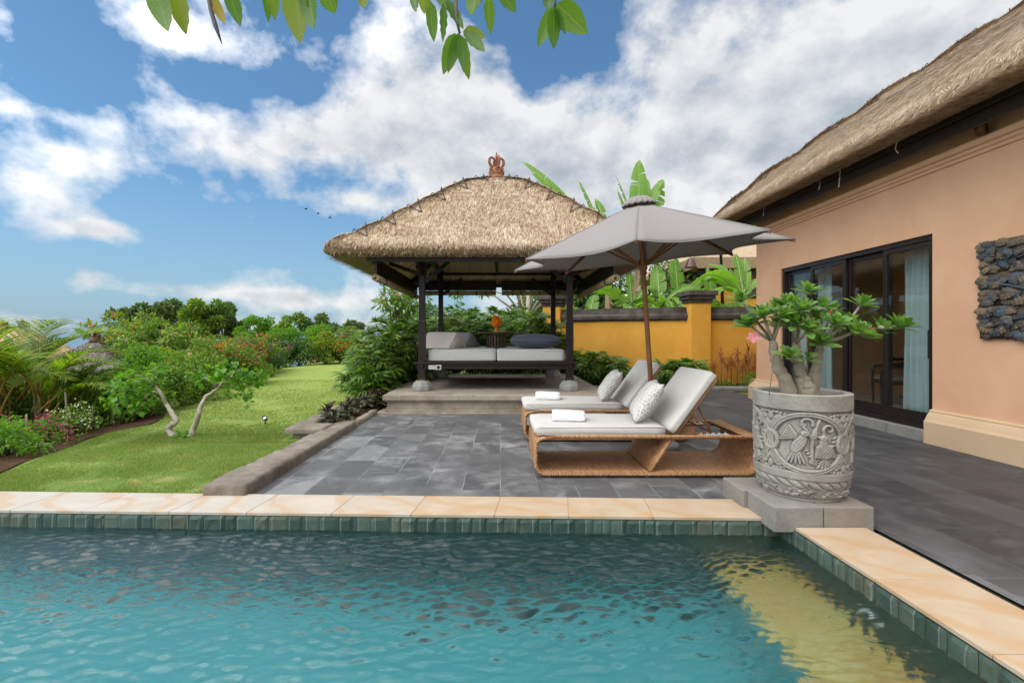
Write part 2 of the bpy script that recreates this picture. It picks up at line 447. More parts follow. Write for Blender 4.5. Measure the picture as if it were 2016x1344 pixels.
M_PATIO = mat_patio(); M_COPING = mat_coping(); M_POOLSTONE = mat_pool('green_split_stone', .13, .11, None); M_POOLFLOOR = mat_pool('green_pool_slabs', .30, .30, 'big'); M_POOLWALL = mat_pool('green_pool_wall_slabs', .20, .10, 'wall')
M_KERB = mat_old_stone('weathered_tuff', (.155, .128, .100), (.27, .235, .19), (.085, .070, .054))
M_PLINTH = mat_old_stone('taupe_stone', (.30, .245, .19), (.43, .365, .295), (.20, .16, .125), (.62, .62))
M_PLINTHSIDE = mat_old_stone('taupe_stone_face', (.27, .22, .17), (.40, .34, .27), (.15, .12, .09))
M_LAWN = mat_lawn(); M_SOIL = mat_soil()

# ------------------------------------------------------------------ terrain
def gz(x, y):
    x = np.asarray(x, float); y = np.asarray(y, float)
    z = -.035+.34*ss(7.3, 16.5, y)*ss(-10., -6.2, x)*(1-ss(-2.8, -2.0, x)) + .05*(fbm(np.stack([x*.45, y*.45, x*0], -1), 2, 5)-.5)*ss(4.2, 6, y)
    z = z-.10*ss(-5.2, -7.5, x)*(1-ss(9, 12, y))
    z = z-7*ss(19.5, 48, y)*ss(8, -3, x)-3.5*ss(-10, -26, x)
    z = np.where((x > -2.35), np.minimum(z, -.09), z)
    z = z-40*ss(90, 600, np.hypot(x, y))
    return z

xs = np.unique(np.concatenate([np.linspace(-14, 8, 111), np.linspace(-60, -14, 40), np.linspace(8, 60, 30), [-9.3, 2.5, -6000, -2500, -1000, -500, -250, -120, 120, 250, 600, 2000, 6000]]))
ys = np.unique(np.concatenate([np.linspace(4, 22, 100), np.linspace(22, 70, 40), [-3.3, 3.84, -20, -60, -200, -1000, -10, -5, 0, 100, 160, 300, 600, 1200]]))
GX, GY = np.meshgrid(xs, ys); V = np.stack([GX, GY, gz(GX, GY)], -1).reshape(-1, 3)
nx, ny = len(xs), len(ys); F = []
for j in range(ny-1):
    for i in range(nx-1):
        mx, my = (xs[i]+xs[i+1])/2, (ys[j]+ys[j+1])/2
        if -9.3 < mx < 2.5 and -3.3 < my < 3.84: continue
        F.append((j*nx+i, j*nx+i+1, (j+1)*nx+i+1, (j+1)*nx+i))
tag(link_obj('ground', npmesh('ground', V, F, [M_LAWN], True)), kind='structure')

# the sea, far below the garden
m, t = newmat('sea_water'); out(t, surf(t, (.055, .13, .21), .3, t.noise(t.obj(), .05, 4), .2, 1, .3))
b = MB(); b.add([(-40000, 300, -38), (40000, 300, -38), (40000, 50000, -38), (-40000, 50000, -38)], [(0, 1, 2, 3)])
tag(b.build('sea', m), kind='structure')

# ------------------------------------------------------------------ patio paving
b = MB()
b.add([(-2.14, 3.66, 0), (2.40, 3.64, 0), (2.615, 3.30, 0), (2.615, -4, 0), (5.62, -4, 0), (5.62, 14.6, 0), (1.2, 15.2, 0), (1.2, 12.0, 0), (-2.14, 12.0, 0)],
      [(0, 1, 2, 5, 6, 7, 8), (2, 3, 4, 5)])
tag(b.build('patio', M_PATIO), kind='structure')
# dark drain slot beside the side coping
M_SLOT = plain('drain_slot', (.012, .012, .013), None, .8, bs=30)
b = MB(); b.box(2.555, 2.612, -4, 3.24, -.12, -.012)
tag(b.build('drain_channel', M_SLOT), kind='structure')

# ------------------------------------------------------------------ pool: coping slabs, walls, bench, water
PA, PB, PC, PD = (2.04, 3.42), (2.09, -3.0), (-9, -3.0), (-9, 3.72)    # inner edge
def lerp(a, b, f): return (a[0]+(b[0]-a[0])*f, a[1]+(b[1]-a[1])*f)
b = MB(); rr = random.Random(3)
def slab(q, z0, z1):
    c = np.mean(q, 0); q = [np.array(p)+(c-np.array(p))*.0022/max(.1, np.linalg.norm(c-np.array(p))) for p in q]
    b.add([(*p, z0) for p in q]+[(*p, z1) for p in q], [(3, 2, 1, 0), (4, 5, 6, 7), (0, 1, 5, 4), (1, 2, 6, 5), (2, 3, 7, 6), (3, 0, 4, 7)])
def coping_run(i0, i1, o0, o1, step, skew):
    L = math.dist(i0, i1); s = 0.; cuts = [0.]
    while s < L-.3: s += step*rr.uniform(.88, 1.12); cuts.append(min(s, L))
    cuts[-1] = L
    for a, c in zip(cuts, cuts[1:]):
        sa = skew/L if 0 < a else 0; sc = skew/L if c < L else 0
        slab([lerp(i0, i1, a/L), lerp(i0, i1, c/L), lerp(o0, o1, c/L+sc), lerp(o0, o1, a/L+sa)], -.004+.0005*rr.random(), .02+.001*rr.random())
coping_run((PD[0], PD[1]), (1.93, 3.423), (PD[0], PD[1]+.44), (1.93, 3.815), .60, .05)
coping_run((2.045, 3.255), PB, (2.535, 3.255), (2.545, -3.0), .66, 0.)
coping_run(PB, PC, (2.55, -3.45), (-9, -3.45), .62, 0.)
for q in (((-8.99, 3.735), (1.92, 3.433), (1.92, 3.805), (-8.99, 4.145)), ((2.052, 3.24), (2.528, 3.24), (2.538, -2.98), (2.098, -2.98)), ((2.08, -3.01), (2.54, -3.44), (-8.99, -3.44), (-8.99, -3.01))):
    b.add([(*p, .0155) for p in q], [(0, 1, 2, 3)])
tag(b.build('pool_coping', M_COPING, bevel=.0035, seg=2), kind='structure')

# split-face blocks of the waterline course, each with its own bulge
def block_face(b, p0, p1, z0, z1, nrmv, seed):
    L = math.dist(p0, p1); n = int(L/.125); rr = random.Random(seed); d = Vector(((p1[0]-p0[0])/L, (p1[1]-p0[1])/L, 0)); nv = Vector((*nrmv, 0))
    cuts = [0]+sorted((i+rr.uniform(-.22, .22))/n for i in range(1, n))+[1]
    for k in range(n):
        a, c = cuts[k]*L+.0015, cuts[k+1]*L-.0015; lo, hi = z0+rr.uniform(0, .012), z1; q = 5; V = []
        dep = rr.uniform(.004, .012); ph = rr.uniform(0, 50)
        for j in range(q+1):
            for i in range(q+1):
                e = min(i, q-i, j, q-j); f = 0 if e == 0 else 1
                w = dep*f*(.55+.9*vnoise(np.array([[i*.8+ph, j*.8, ph]]), seed)[0])
                s = a+(c-a)*i/q; z = lo+(hi-lo)*j/q
                V.append(Vector((p0[0], p0[1], 0))+d*s+nv*w+Vector((0, 0, z)))
        b.add(V, [(j*(q+1)+i, j*(q+1)+i+1, (j+1)*(q+1)+i+1, (j+1)*(q+1)+i) for j in range(q) for i in range(q)])
b = MB()
block_face(b, (PD[0], PD[1]), PA, -.135, -.006, (0, -1), 4)
block_face(b, PA, PB, -.135, -.006, (-1, 0), 5)
tag(b.build('pool_edge_stone', M_POOLSTONE), kind='structure')

DEPTH = -1.38; e = .02
b = MB()
P4 = [(PA[0]+e, PA[1]+e), (PB[0]+e, PB[1]-e), (PC[0]-e, PC[1]-e), (PD[0]-e, PD[1]+e)]
b.add([(*p, -.006) for p in P4]+[(*p, DEPTH) for p in P4], [(0, 4, 5, 1), (1, 5, 6, 2), (2, 6, 7, 3), (3, 7, 4, 0)])
b.add([(*p, DEPTH+.001) for p in P4], [(0, 3, 2, 1)], 1)
for A_, B_, nx_, ny_ in ((P4[3], P4[0], 0, -1), (P4[0], P4[1], -1, 0)):
    V = []
    for k in range(9):
        a_ = k/8*PI/2; o_ = .28*(1-math.sin(a_))+.004; z_ = DEPTH+.004+.28*(1-math.cos(a_))
        V += [(A_[0]+nx_*o_, A_[1]+ny_*o_, z_), (B_[0]+nx_*o_, B_[1]+ny_*o_, z_)]
    b.add(V, [(2*k, 2*k+1, 2*k+3, 2*k+2) for k in range(8)], 1)
tag(b.build('pool_basin', [M_POOLWALL, M_POOLFLOOR]), kind='structure')
# sandstone bench under water along the side wall
m, t = newmat('yellow_sandstone_slabs'); o = t.obj(); s = sep(t, o); r, rc, on = tiles(t, s[0], s[1], 3., .78, .006, 3.)
n1 = t.noise(o, 3.3, 6, .65, .8); col = t.mix(t.rng(n1, .36, .62), (.84, .48, .14), (.70, .27, .04)); col = t.mix(t.rng(r, 0, 1, 0, .5), col, (.84, .64, .32))
col = t.mix(on, (.3, .25, .15), col); out(t, surf(t, col, .7, n1, .2, .01, .3))
b = MB(); b.box(1.52, 2.055, -2.9, 3.435, -.66, -.60)
tag(b.build('pool_bench_top', m, bevel=.01), kind='structure')
b = MB(); b.box(1.55, 2.055, -2.9, 3.435, DEPTH, -.661)
tag(b.build('pool_bench', M_POOLFLOOR), kind='structure')
# return inlet on the side wall
M_WHITE = plain('white_plastic', (.78, .80, .80), None, .35, bs=20, bstr=.05)
M_DARK = plain('black_plastic', (.012, .012, .013), None, .4, bs=20, bstr=.05)
o = empty('pool_inlet', (2.048, 2.60, -.33), 0, 'round white plastic water inlet on the pool side wall under water', 'pool inlet')
b = MB(); b.lathe([(.05, 0), (.05, .012), (.038, .022), (.018, .022), (.016, .008)], 20); x = b.build('flange', M_WHITE, o, True); x.rotation_euler = (0, R(-90), 0)
b = MB(); b.lathe([(.015, .006), (.015, .016), (.001, .018)], 12); x = b.build('nozzle', M_DARK, o, True); x.rotation_euler = (0, R(-90), 0)

# water body: a closed volume whose top carries real ripples
WZ = -.108
def ripple(x, y):
    h = 0*x; rg = np.random.default_rng(21)
    wx = .06*(fbm(np.stack([x*1.6, y*1.6, 0*x], -1), 3, 31)-.5); wy = .06*(fbm(np.stack([x*1.6, y*1.6, 0*x+5], -1), 3, 37)-.5)
    x2, y2 = x+wx*2.2, y+wy*2.2
    for k in range(54):
        lam = .042*1.032**k*rg.uniform(.85, 1.15); th = rg.normal(1.78, .34)
        kx, ky = 2*PI/lam*math.cos(th), 2*PI/lam*math.sin(th)
        h = h+RIP*lam*math.exp(-(lam/.095)**2)*(1 if lam > .07 else .7)*np.sin(kx*x2+ky*y2+rg.uniform(0, 6.28))
    calm = .35+1.1*fbm(np.stack([x*.8, y*.8, 0*x], -1), 3, 9)
    edge = ss(3.70-.027*(x+9), 3.50-.027*(x+9), y)*.8+.2
    return h*calm*edge
gx = np.linspace(-5.2, 2.12, 730); gy = np.linspace(1.2, 3.76, 380)
gx = np.concatenate([[-9.03], gx]); gy = np.concatenate([[-3.03, -1.5, 0.], gy])
X, Y = np.meshgrid(gx, gy); Z = WZ+ripple(X, Y); V = np.stack([X, Y, Z], -1).reshape(-1, 3); n1, n2 = len(gx), len(gy)
I = np.arange(n1*n2).reshape(n2, n1); F = np.stack([I[:-1, :-1], I[:-1, 1:], I[1:, 1:], I[1:, :-1]], -1).reshape(-1, 4)
ring = np.concatenate([I[0, :], I[1:, -1], I[-1, -2::-1], I[-2:0:-1, 0]]); nb = len(V)
low = V[ring].copy(); low[:, 2] = DEPTH-.06
F2 = [(ring[i], nb+i, nb+(i+1) % len(ring), ring[(i+1) % len(ring)]) for i in range(len(ring))]
cen = nb+len(low)
me = bpy.data.meshes.new('water'); me.from_pydata(np.concatenate([V, low]).tolist(), [], F.tolist()+[tuple(map(int, f)) for f in F2]+[tuple(range(nb+len(low)-1, nb-1, -1))])
me.polygons.foreach_set('use_smooth', [True]*len(F)+[False]*(len(F2)+1))
m, t = newmat('pool_water'); o = t.obj()
bmp = t.n('ShaderNodeBump', None, {'Height': t.noise(t.vmath('MULTIPLY', o, (.6, 1.7, 1)), 24, 4, .6, .5), 'Strength': .42, 'Distance': .02}).outputs[0]
gl = t.n('ShaderNodeBsdfGlass', None, {'Color': (1, 1, 1, 1), 'Roughness': .0, 'IOR': 1.45, 'Normal': bmp}).outputs[0]
va = t.n('ShaderNodeVolumeAbsorption', None, {'Color': (.22, .85, .90, 1), 'Density': .62}).outputs[0]
t.n('ShaderNodeOutputMaterial', None, {'Surface': gl, 'Volume': va})
me.materials.append(m); tag(link_obj('water', me), kind='structure')

# ------------------------------------------------------------------ kerb wall, planting bed
def rough_block(b, x0, x1, y0, y1, z0, z1, step=.06, amp=.012, seed=0, taper=.03):
    """weathered stone block: a closed grid box whose skin is pushed about by noise"""
    nx, ny, nz = [max(2, int((q-p)/step)) for p, q in ((x0, x1), (y0, y1), (z0, z1))]
    idx = {}; V = []; F = []
    def vid(i, j, k):
        if (i, j, k) not in idx:
            idx[(i, j, k)] = len(V); V.append((x0+(x1-x0)*i/nx, y0+(y1-y0)*j/ny, z0+(z1-z0)*k/nz))
        return idx[(i, j, k)]
    for i in range(nx):
        for j in range(ny):
            F.append((vid(i, j, nz), vid(i+1, j, nz), vid(i+1, j+1, nz), vid(i, j+1, nz)))
    for i in range(nx):
        for k in range(nz):
            F.append((vid(i, 0, k), vid(i+1, 0, k), vid(i+1, 0, k+1), vid(i, 0, k+1))); F.append((vid(i+1, ny, k), vid(i, ny, k), vid(i, ny, k+1), vid(i+1, ny, k+1)))
    for j in range(ny):
        for k in range(nz):
            F.append((vid(nx, j, k), vid(nx, j+1, k), vid(nx, j+1, k+1), vid(nx, j, k+1))); F.append((vid(0, j+1, k), vid(0, j, k), vid(0, j, k+1), vid(0, j+1, k+1)))
    A = np.array(V); c = np.array([(x0+x1)/2, (y0+y1)/2, (z0+z1)/2]); h = np.array([x1-x0, y1-y0, z1-z0])/2
    q = (A-c)/h; edge = (np.abs(q) > .999).sum(1)
    A[:, 2] -= np.where((edge >= 2) & (q[:, 2] > .99), taper*.6, 0); A[:, :2] -= np.where((edge >= 2)[:, None], np.sign(q[:, :2])*taper*.35*(np.abs(q[:, :2]) > .99), 0)
    for d in range(3): A[:, d] += (fbm(A*9, 4, seed+d)-.5)*amp*2.4
    return b.add(A, F)
o = empty('kerb_wall', (-2.3, 5.4, 0), 0, 'long low weathered stone kerb between the lawn and the grey patio', 'kerb')
for k, (a, c) in enumerate(((3.90, 4.50), (4.504, 5.15), (5.154, 5.95), (5.954, 6.92))):
    b = MB(); rough_block(b, -2.48+.03*k, -2.115, a, c, -.12, .112-.004*k, .032, .008, k, .014); x = b.build('kerb_stone', M_KERB, o, True); x.location = (2.3, -5.4, 0)
o = empty('planter_wall', (-2.5, 6.3, 0), 0, 'low stone planter wall with a projecting cap at the lawn corner', 'planter wall')
def off(x, o): x.location = tuple(-np.array(o.location)); return x
b = MB(); rough_block(b, -2.86, -2.34, 6.22, 6.62, .045, .125, .035, .008, 11, .014); rough_block(b, -2.88, -2.60, 6.62, 9.2, .045, .12, .04, .009, 12, .014); off(b.build('cap', M_KERB, o, True), o)
b = MB(); rough_block(b, -2.80, -2.22, 6.28, 6.6, -.2, .05, .05, .014, 13); rough_block(b, -2.80, -2.64, 6.6, 9.2, -.2, .05, .07, .014, 14); off(b.build('base', M_KERB, o, True), o)
b = MB(); rough_block(b, -2.24, -2.13, 6.92, 8.16, -.05, .07, .06, .006, 15, .012)
tag(b.build('bed_edging', M_PLINTHSIDE, smooth=True), 'narrow raised stone edging between the purple plants and the patio', 'edging')
b = MB(); b.grid(lambda u, v: (-2.66+.5*u, 6.55+6.2*v, .035+.02*math.sin(9*v+4*u)), 6, 40)
tag(b.build('bed_soil', M_SOIL, smooth=True), kind='structure')
# soil strip of the flower bed along the lawn
b = MB(); path = [at(-60, 960, 4.3), at(60, 905, 5.2), at(150, 872, 6.0), at(215, 852, 6.75), at(300, 838, 7.3), at(330, 815, 8.3)]
pts = [(p[0], p[1]) for p in path]
def strip(u, v):
    f = u*(len(pts)-1); i = min(int(f), len(pts)-2); p = lerp(pts[i], pts[i+1], f-i)
    x = p[0]+.02*math.sin(23*u)-v*1.9; y = p[1]+v*.8
    return (x, y, float(gz(x, y))+.010+.03*v+.010*math.sin(17*u+9*v))
b.grid(strip, 40, 8); tag(b.build('flower_bed_soil', M_SOIL, smooth=True), kind='structure')
# ================================================================== thatched pavilion
def mat_wood(name, c1, c2, rough=.45, st=(14, 14, 1.2), spec=.45):
    m, t = newmat(name); v = t.vmath('MULTIPLY', t.obj(), st); n = t.noise(v, 3, 6, .6, .6)
    out(t, surf(t, t.mix(t.rng(n, .3, .7), c1, c2), rough, n, .18, .004, spec)); return m
M_DARKWOOD = mat_wood('dark_stained_wood', (.011, .007, .006), (.030, .020, .017), .42, spec=.25)
M_TERRA = plain('terracotta', (.33, .125, .065), (.19, .075, .045), .8, 12, 60, .4)
def mat_straw(name, cols):
    m, t = newmat(name); g = t.geo(); col = t.ramp(g.outputs['Random Per Island'], cols)
    n = t.noise(g.outputs['Position'], 1.6, 5, .6); col = t.mix(t.rng(n, .38, .64, 0, .5), col, t.mix(1., col, (.66, .57, .47), 'MULTIPLY')); n2 = t.noise(g.outputs['Position'], 11, 3, .6); col = t.mix(t.rng(n2, .42, .66, 0, .55), col, t.mix(1., col, (.62, .53, .42), 'MULTIPLY')); col = t.mix(t.rng(n2, .46, .34, 0, .35), col, (.74, .66, .54))
    p = surf(t, col, .75, spec=.25); tr = t.n('ShaderNodeBsdfTranslucent', None, {'Color': col}).outputs[0]
    out(t, t.n('ShaderNodeMixShader', None, {0: .12, 1: p, 2: tr}).outputs[0]); return m
M_STRAW = mat_straw('dry_thatch', [(0, (.24, .155, .09)), (.2, (.42, .30, .19)), (.5, (.57, .44, .305)), (.8, (.69, .565, .42)), (1, (.78, .68, .54))])
M_STRAWGREY = mat_straw('old_grey_thatch', [(0, (.10, .085, .07)), (.5, (.20, .17, .145)), (1, (.33, .29, .25))])
M_THATCHBASE = plain('thatch_under_layer', (.17, .115, .06), (.28, .20, .115), .95, 14, 60, .8, .03, .1)
M_REED = plain('reed_soffit', (.70, .50, .31), (.80, .60, .40), .9, 8, 90, .6, .01, .1, stretch=(6, 1, 1))
M_BAMBOO = plain('pale_bamboo', (.84, .66, .42), (.88, .72, .50), .5, 7, 20, .1, .004)
M_WIRE = plain('black_binding_cane', (.02, .017, .015), None, .6, bs=30, bstr=.1)
M_GRAN = plain('grey_andesite', (.235, .235, .205), (.33, .325, .29), .85, 22, 90, .6, .01, .2)

def blade_strands(P, D, N, L, W, lift, rng):
    """thin straws: root at P, laid along D, tip lifted off the surface by lift*L; width W"""
    T = np.array([(-.5, 0, 0), (.5, 0, 0), (.42, .55, .35), (-.42, .55, .35), (.1, 1, 1), (-.1, 1, 1)], float); Fq = np.array([(0, 1, 2, 3), (3, 2, 4, 5)])
    return scatter(T, Fq, P, D, N, np.stack([W, L, lift*L], -1))

PCX, PCY, PAX, PAY = -.083, 10.19, 2.86, 2.34
_T = np.array([0, .04, .25, .5, .75, .9, .97, 1.0]); _Z = np.array([4.80, 4.76, 4.46, 3.90, 3.33, 3.02, 2.90, 2.80])
NTIE = 6
def pav_z(x, y):
    u = np.abs(np.asarray(x, float)-PCX)/PAX; v = np.abs(np.asarray(y, float)-PCY)/PAY; s = np.maximum(u, v); h = np.minimum(u, v)/np.maximum(s, 1e-6)
    z = np.interp(s, _T, _Z); hump = np.abs(np.sin(PI*(s*NTIE*1.12+.1)))**.8
    return z+(.03+.035*hump*ss(.08, .3, s))*h**6+.03*(fbm(np.stack([x*3.1, y*3.1, 0*np.asarray(x)], -1), 3, 3)-.5)

pav = empty('garden_pavilion', (PCX, PCY, .32), 0, 'open thatched garden pavilion with dark wooden posts and a terracotta crown on top', 'pavilion')
def pk(o): o.location = (-PCX, -PCY, -.32); return o

def thatch(parent, zfn, pts_fn, n, seed, mat, lmin=.16, lmax=.36, wid=.011, jit=.42):
    rng = np.random.default_rng(seed); x, y = pts_fn(rng, n); z = zfn(x, y); e = .12
    gxx = (zfn(x+e, y)-zfn(x-e, y))/(2*e); gyy = (zfn(x, y+e)-zfn(x, y-e))/(2*e)
    g2 = np.maximum(np.hypot(gxx, gyy), 1e-4); cl = np.minimum(g2, 1.3)/g2; gxx, gyy = gxx*cl, gyy*cl; g2 = g2*cl
    Dn = nrm(np.stack([-gxx, -gyy, -(g2**2)], -1)); N = nrm(np.stack([-gxx, -gyy, np.ones_like(x)], -1)); Sd = np.cross(Dn, N)
    ph = fbm(np.stack([x*1.3, y*1.3, 0*x], -1), 2, seed)-.5
    D2 = nrm(Dn+Sd*(rng.normal(size=(n, 1))*jit*.45+ph[:, None]*.5)+N*rng.uniform(-.05, .05, (n, 1)))
    L = rng.uniform(lmin, lmax, n); P = np.stack([x, y, z], -1)-D2*L[:, None]*.5+N*rng.uniform(-.012, .012, (n, 1))
    return blade_strands(P, D2, N, L, rng.uniform(.6, 1.3, n)*wid, rng.uniform(.0, .10, n), rng), (P, D2, N)

def pav_pts(rng, n):
    s = np.sqrt(rng.uniform(0.0, 1, n))*.995; side = rng.choice(4, n, p=[.46, .24, .24, .06]); q = rng.uniform(-1, 1, n)
    u = np.where(side == 0, q*s, np.where(side == 1, -s, np.where(side == 2, s, q*s))); v = np.where(side == 0, -s, np.where(side == 3, s, q*s))
    return PCX+u*PAX, PCY+v*PAY
g = np.linspace(-1, 1, 121)
U, Vv = np.meshgrid(g, g); X = PCX+U*PAX; Y = PCY+Vv*PAY; Z = pav_z(X, Y)-.012
V = np.stack([X, Y, Z], -1).reshape(-1, 3); n = 121; I = np.arange(n*n).reshape(n, n)
F = np.stack([I[:-1, :-1], I[:-1, 1:], I[1:, 1:], I[1:, :-1]], -1).reshape(-1, 4)
# rounded eave lip, then the underside back to the beams
ring = np.concatenate([I[0, :-1], I[:-1, -1], I[-1, :0:-1], I[:0:-1, 0]]); RV = V[ring]; k = len(ring)
def inset(f, dz): return np.stack([PCX+(RV[:, 0]-PCX)*f, PCY+(RV[:, 1]-PCY)*f, np.full(k, dz)], -1)
layers = [inset(1.006, 2.765), inset(.997, 2.72), inset(.96, 2.69)]
VV = np.concatenate([V]+layers); FF = [F]; prev = ring
for li in range(3):
    cur = n*n+li*k+np.arange(k); FF.append(np.stack([prev, np.roll(prev, -1), np.roll(cur, -1), cur], -1)[:, ::-1]); prev = cur
roof = pk(link_obj('roof', npmesh('roof', VV, np.concatenate(FF), [M_THATCHBASE], True), pav))
(sv, sf), _ = thatch(pav, pav_z, pav_pts, 60000, 5, M_STRAW)
# shaggy eave fringe
rng = np.random.default_rng(8); n = 15000; q = rng.uniform(0, 4, n); sd_ = q.astype(int); f = (q-sd_)*2-1; s = rng.uniform(.955, 1.004, n)
u = np.where(sd_ == 0, f, np.where(sd_ == 1, 1, np.where(sd_ == 2, f, -1)))*s; v = np.where(sd_ == 0, -1, np.where(sd_ == 1, f, np.where(sd_ == 2, 1, f)))*s
P = np.stack([PCX+u*PAX, PCY+v*PAY, rng.uniform(2.72, 2.90, n)-.1*(1-s)], -1)
o2 = np.stack([np.where(sd_ % 2 == 1, np.sign(u), 0), np.where(sd_ % 2 == 0, np.sign(v), 0), np.zeros(n)], -1)
Dn = nrm(o2*.55+np.array([0, 0, -.62])+rng.normal(size=(n, 3))*.22); L = rng.uniform(.07, .17, n)*(1+.6*(rng.uniform(size=n) > .97))
fr = blade_strands(P-Dn*L[:, None]*.55, Dn, o2+np.array([0, 0, .3]), L, rng.uniform(.6, 1.2, n)*.010, rng.uniform(-.05, .1, n), rng)
# underside of the overhang, combed straw
n = 9000; q = rng.uniform(0, 4, n); sd_ = q.astype(int); f = (q-sd_)*2-1; s = rng.uniform(.80, .95, n)
u = np.where(sd_ == 0, f, np.where(sd_ == 1, 1, np.where(sd_ == 2, f, -1)))*s; v = np.where(sd_ == 0, -1, np.where(sd_ == 1, f, np.where(sd_ == 2, 1, f)))*s
P2 = np.stack([PCX+u*PAX, PCY+v*PAY, 2.675+.02*(1-s)], -1)
o3 = np.stack([np.where(sd_ % 2 == 1, np.sign(u), 0), np.where(sd_ % 2 == 0, np.sign(v), 0), np.zeros(n)], -1); D3 = nrm(o3+rng.normal(size=(n, 3))*.15*np.array([1, 1, .3]))
un = blade_strands(P2, D3, np.tile([0, 0, -1.], (n, 1)), rng.uniform(.15, .3, n), rng.uniform(.6, 1.2, n)*.011, rng.uniform(0, .08, n), rng)
hv = []
for sx_ in (-1, 1):
    n = 7000; s = rng.uniform(.05, .985, n)**.75; w = rng.normal(size=n)*.085*(.5+s); u = sx_*(s-np.maximum(w, 0)); v = -(s-np.maximum(-w, 0)); x, y = PCX+u*PAX, PCY+v*PAY
    z = pav_z(x, y)+.016; hd = np.array([[sx_*.77, -.63]]); ac = np.where((w > 0)[:, None], np.array([[-sx_*.99, -.12]]), np.array([[sx_*.25, .95]]))
    H2 = nrm(hd*.75+ac*(.35+2.2*np.abs(w)[:, None])+rng.normal(size=(n, 2))*.15); e = .13
    D4 = nrm(np.concatenate([H2, ((pav_z(x+H2[:, 0]*e, y+H2[:, 1]*e)-pav_z(x-H2[:, 0]*e, y-H2[:, 1]*e))/(2*e))[:, None]], 1)); N4 = nrm(np.array([[sx_*.25, -.35, 1.]])+rng.normal(size=(n, 3))*.1); L = rng.uniform(.16, .34, n); hv.append(blade_strands(np.stack([x, y, z], -1)-D4*L[:, None]*.5, D4, N4, L, rng.uniform(.6, 1.3, n)*.011, rng.uniform(-.03, .03, n), rng))
M_STRAWWARM = mat_straw('combed_hip_straw', [(0, (.27, .165, .085)), (.3, (.40, .27, .15)), (.65, (.50, .345, .20)), (1, (.66, .50, .33))])
hv_, hf_ = joinVF(hv); pk(link_obj('hip_thatch', npmesh('hip_thatch', hv_, hf_, [M_STRAWWARM]), roof)).location = (0, 0, 0)
sv, sf = joinVF([(sv, sf), fr, un])
pk(link_obj('thatch', npmesh('thatch', sv, sf, [M_STRAW]), roof)).location = (0, 0, 0)
# soffit under the overhang and inside, reed laid on bamboo
b = MB()
def soff(u, v, f0=.975, z0=2.70):
    s = f0*(1-v*.93); return s, z0+np.interp(v, [0, .16, 1], [0.0, .03, 1.62])
for a in range(4):
    def fn(u, v, a=a):
        s, z = soff(u, v); q = (u*2-1)*s
        uu, ww = [(q, -s), (s, q), (-q, s), (-s, -q)][a]
        return (PCX+uu*PAX, PCY+ww*PAY, z)
    b.grid(fn, 12, 10)
pk(b.build('soffit', M_REED, pav))
# binding canes looping over the hips
def tie(cx, cy, h0, h1):
    pass
for sx_, sy_ in ((-1, -1), (1, -1)):
    for i in range(NTIE):
        s = .17+i*.142
        for w in (0, 1):
            b = MB(); pts = []
            a0 = np.array([sx_*(s-.115), -(s+.045)]); top = np.array([sx_*(s-.075+.055*w), -(s-.075+.055*w)]); a1 = np.array([sx_*(s-.03+.10*w), -(s-.24+.10*w)]); top = 2*top-(a0+a1)/2
            for kk in range(15):
                f = kk/14; pt = a0*(1-f)**2+2*f*(1-f)*top+a1*f*f
                x, y = PCX+pt[0]*PAX, PCY+pt[1]*PAY; pts.append((x, y, float(pav_z(x, y))+.045+.016*math.sin(PI*f)))
            b.tube(pts, .0085, 5)
            c = b.build('binding_cane', M_WIRE, roof, True)
# timber frame
POX, POY = (-1.465, 1.30), (8.81, 11.57)
for x in POX:
    for y in POY:
        b = MB(); b.frustum(x, y, .50, .56, .082, .082, .072, .072); b.box(x-.066, x+.066, y-.066, y+.066, .56, 1.58); b.frustum(x, y, 1.58, 1.66, .066, .066, .056, .056); b.box(x-.056, x+.056, y-.056, y+.056, 1.66, 2.86)
        b.box(x-.10, x+.10, y-.10, y+.10, 2.58, 2.70)
        p = pk(b.build('post', M_DARKWOOD, pav, bevel=.006))
        b = MB(); b.lathe([(.19, .322), (.195, .40), (.165, .46), (.115, .50), (.10, .515)], 8, (x, y, 0)); s_ = pk(b.build('stone_base', M_GRAN, pav, bevel=.012)); 
        mid = (PCX, PCY)
        for dx, dy in ((1, 0), (0, 1)):
            sx2 = 1 if x < PCX else -1; sy2 = 1 if y < PCY else -1
            b = MB(); b.beam((x+dx*sx2*.06, y+dy*sy2*.06, 2.35), (x+dx*sx2*.52, y+dy*sy2*.52, 2.76), .06, .07); pk(b.build('knee_brace', M_DARKWOOD, pav, bevel=.004))
            b = MB(); b.beam((x-dx*sx2*.05, y-dy*sy2*.05, 2.50), (x-dx*sx2*.62, y-dy*sy2*.62, 2.70), .05, .07); pk(b.build('outrigger', M_DARKWOOD, pav, bevel=.004))
FX0, FX1, FY0, FY1 = -2.28, 2.11, 7.98, 12.35
b = MB()
b.box(FX0, FX1, FY0, FY0+.06, 2.605, 2.745); b.box(FX0-.03, FX1+.03, FY0-.025, FY0+.04, 2.748, 2.80)
b.box(FX0, FX1, FY1-.06, FY1, 2.605, 2.745); b.box(FX0+.002, FX0+.06, FY0+.062, FY1-.062, 2.607, 2.743); b.box(FX1-.06, FX1-.002, FY0+.062, FY1-.062, 2.607, 2.743)
pk(b.build('eave_fascia', M_DARKWOOD, pav, bevel=.005))
b = MB()
for y in POY: b.box(-1.75, 1.58, y-.04, y+.04, 2.83, 2.89)
for x in POX: b.box(x-.048, x+.048, 8.52, 11.86, 2.892, 2.97)
b.box(-.12, -.05, 8.86, 11.52, 2.895, 2.96)
b.box(-.125, -.045, 10.15, 10.23, 2.97, 4.2)
pk(b.build('roof_beam', M_DARKWOOD, pav, bevel=.005))
b = MB()
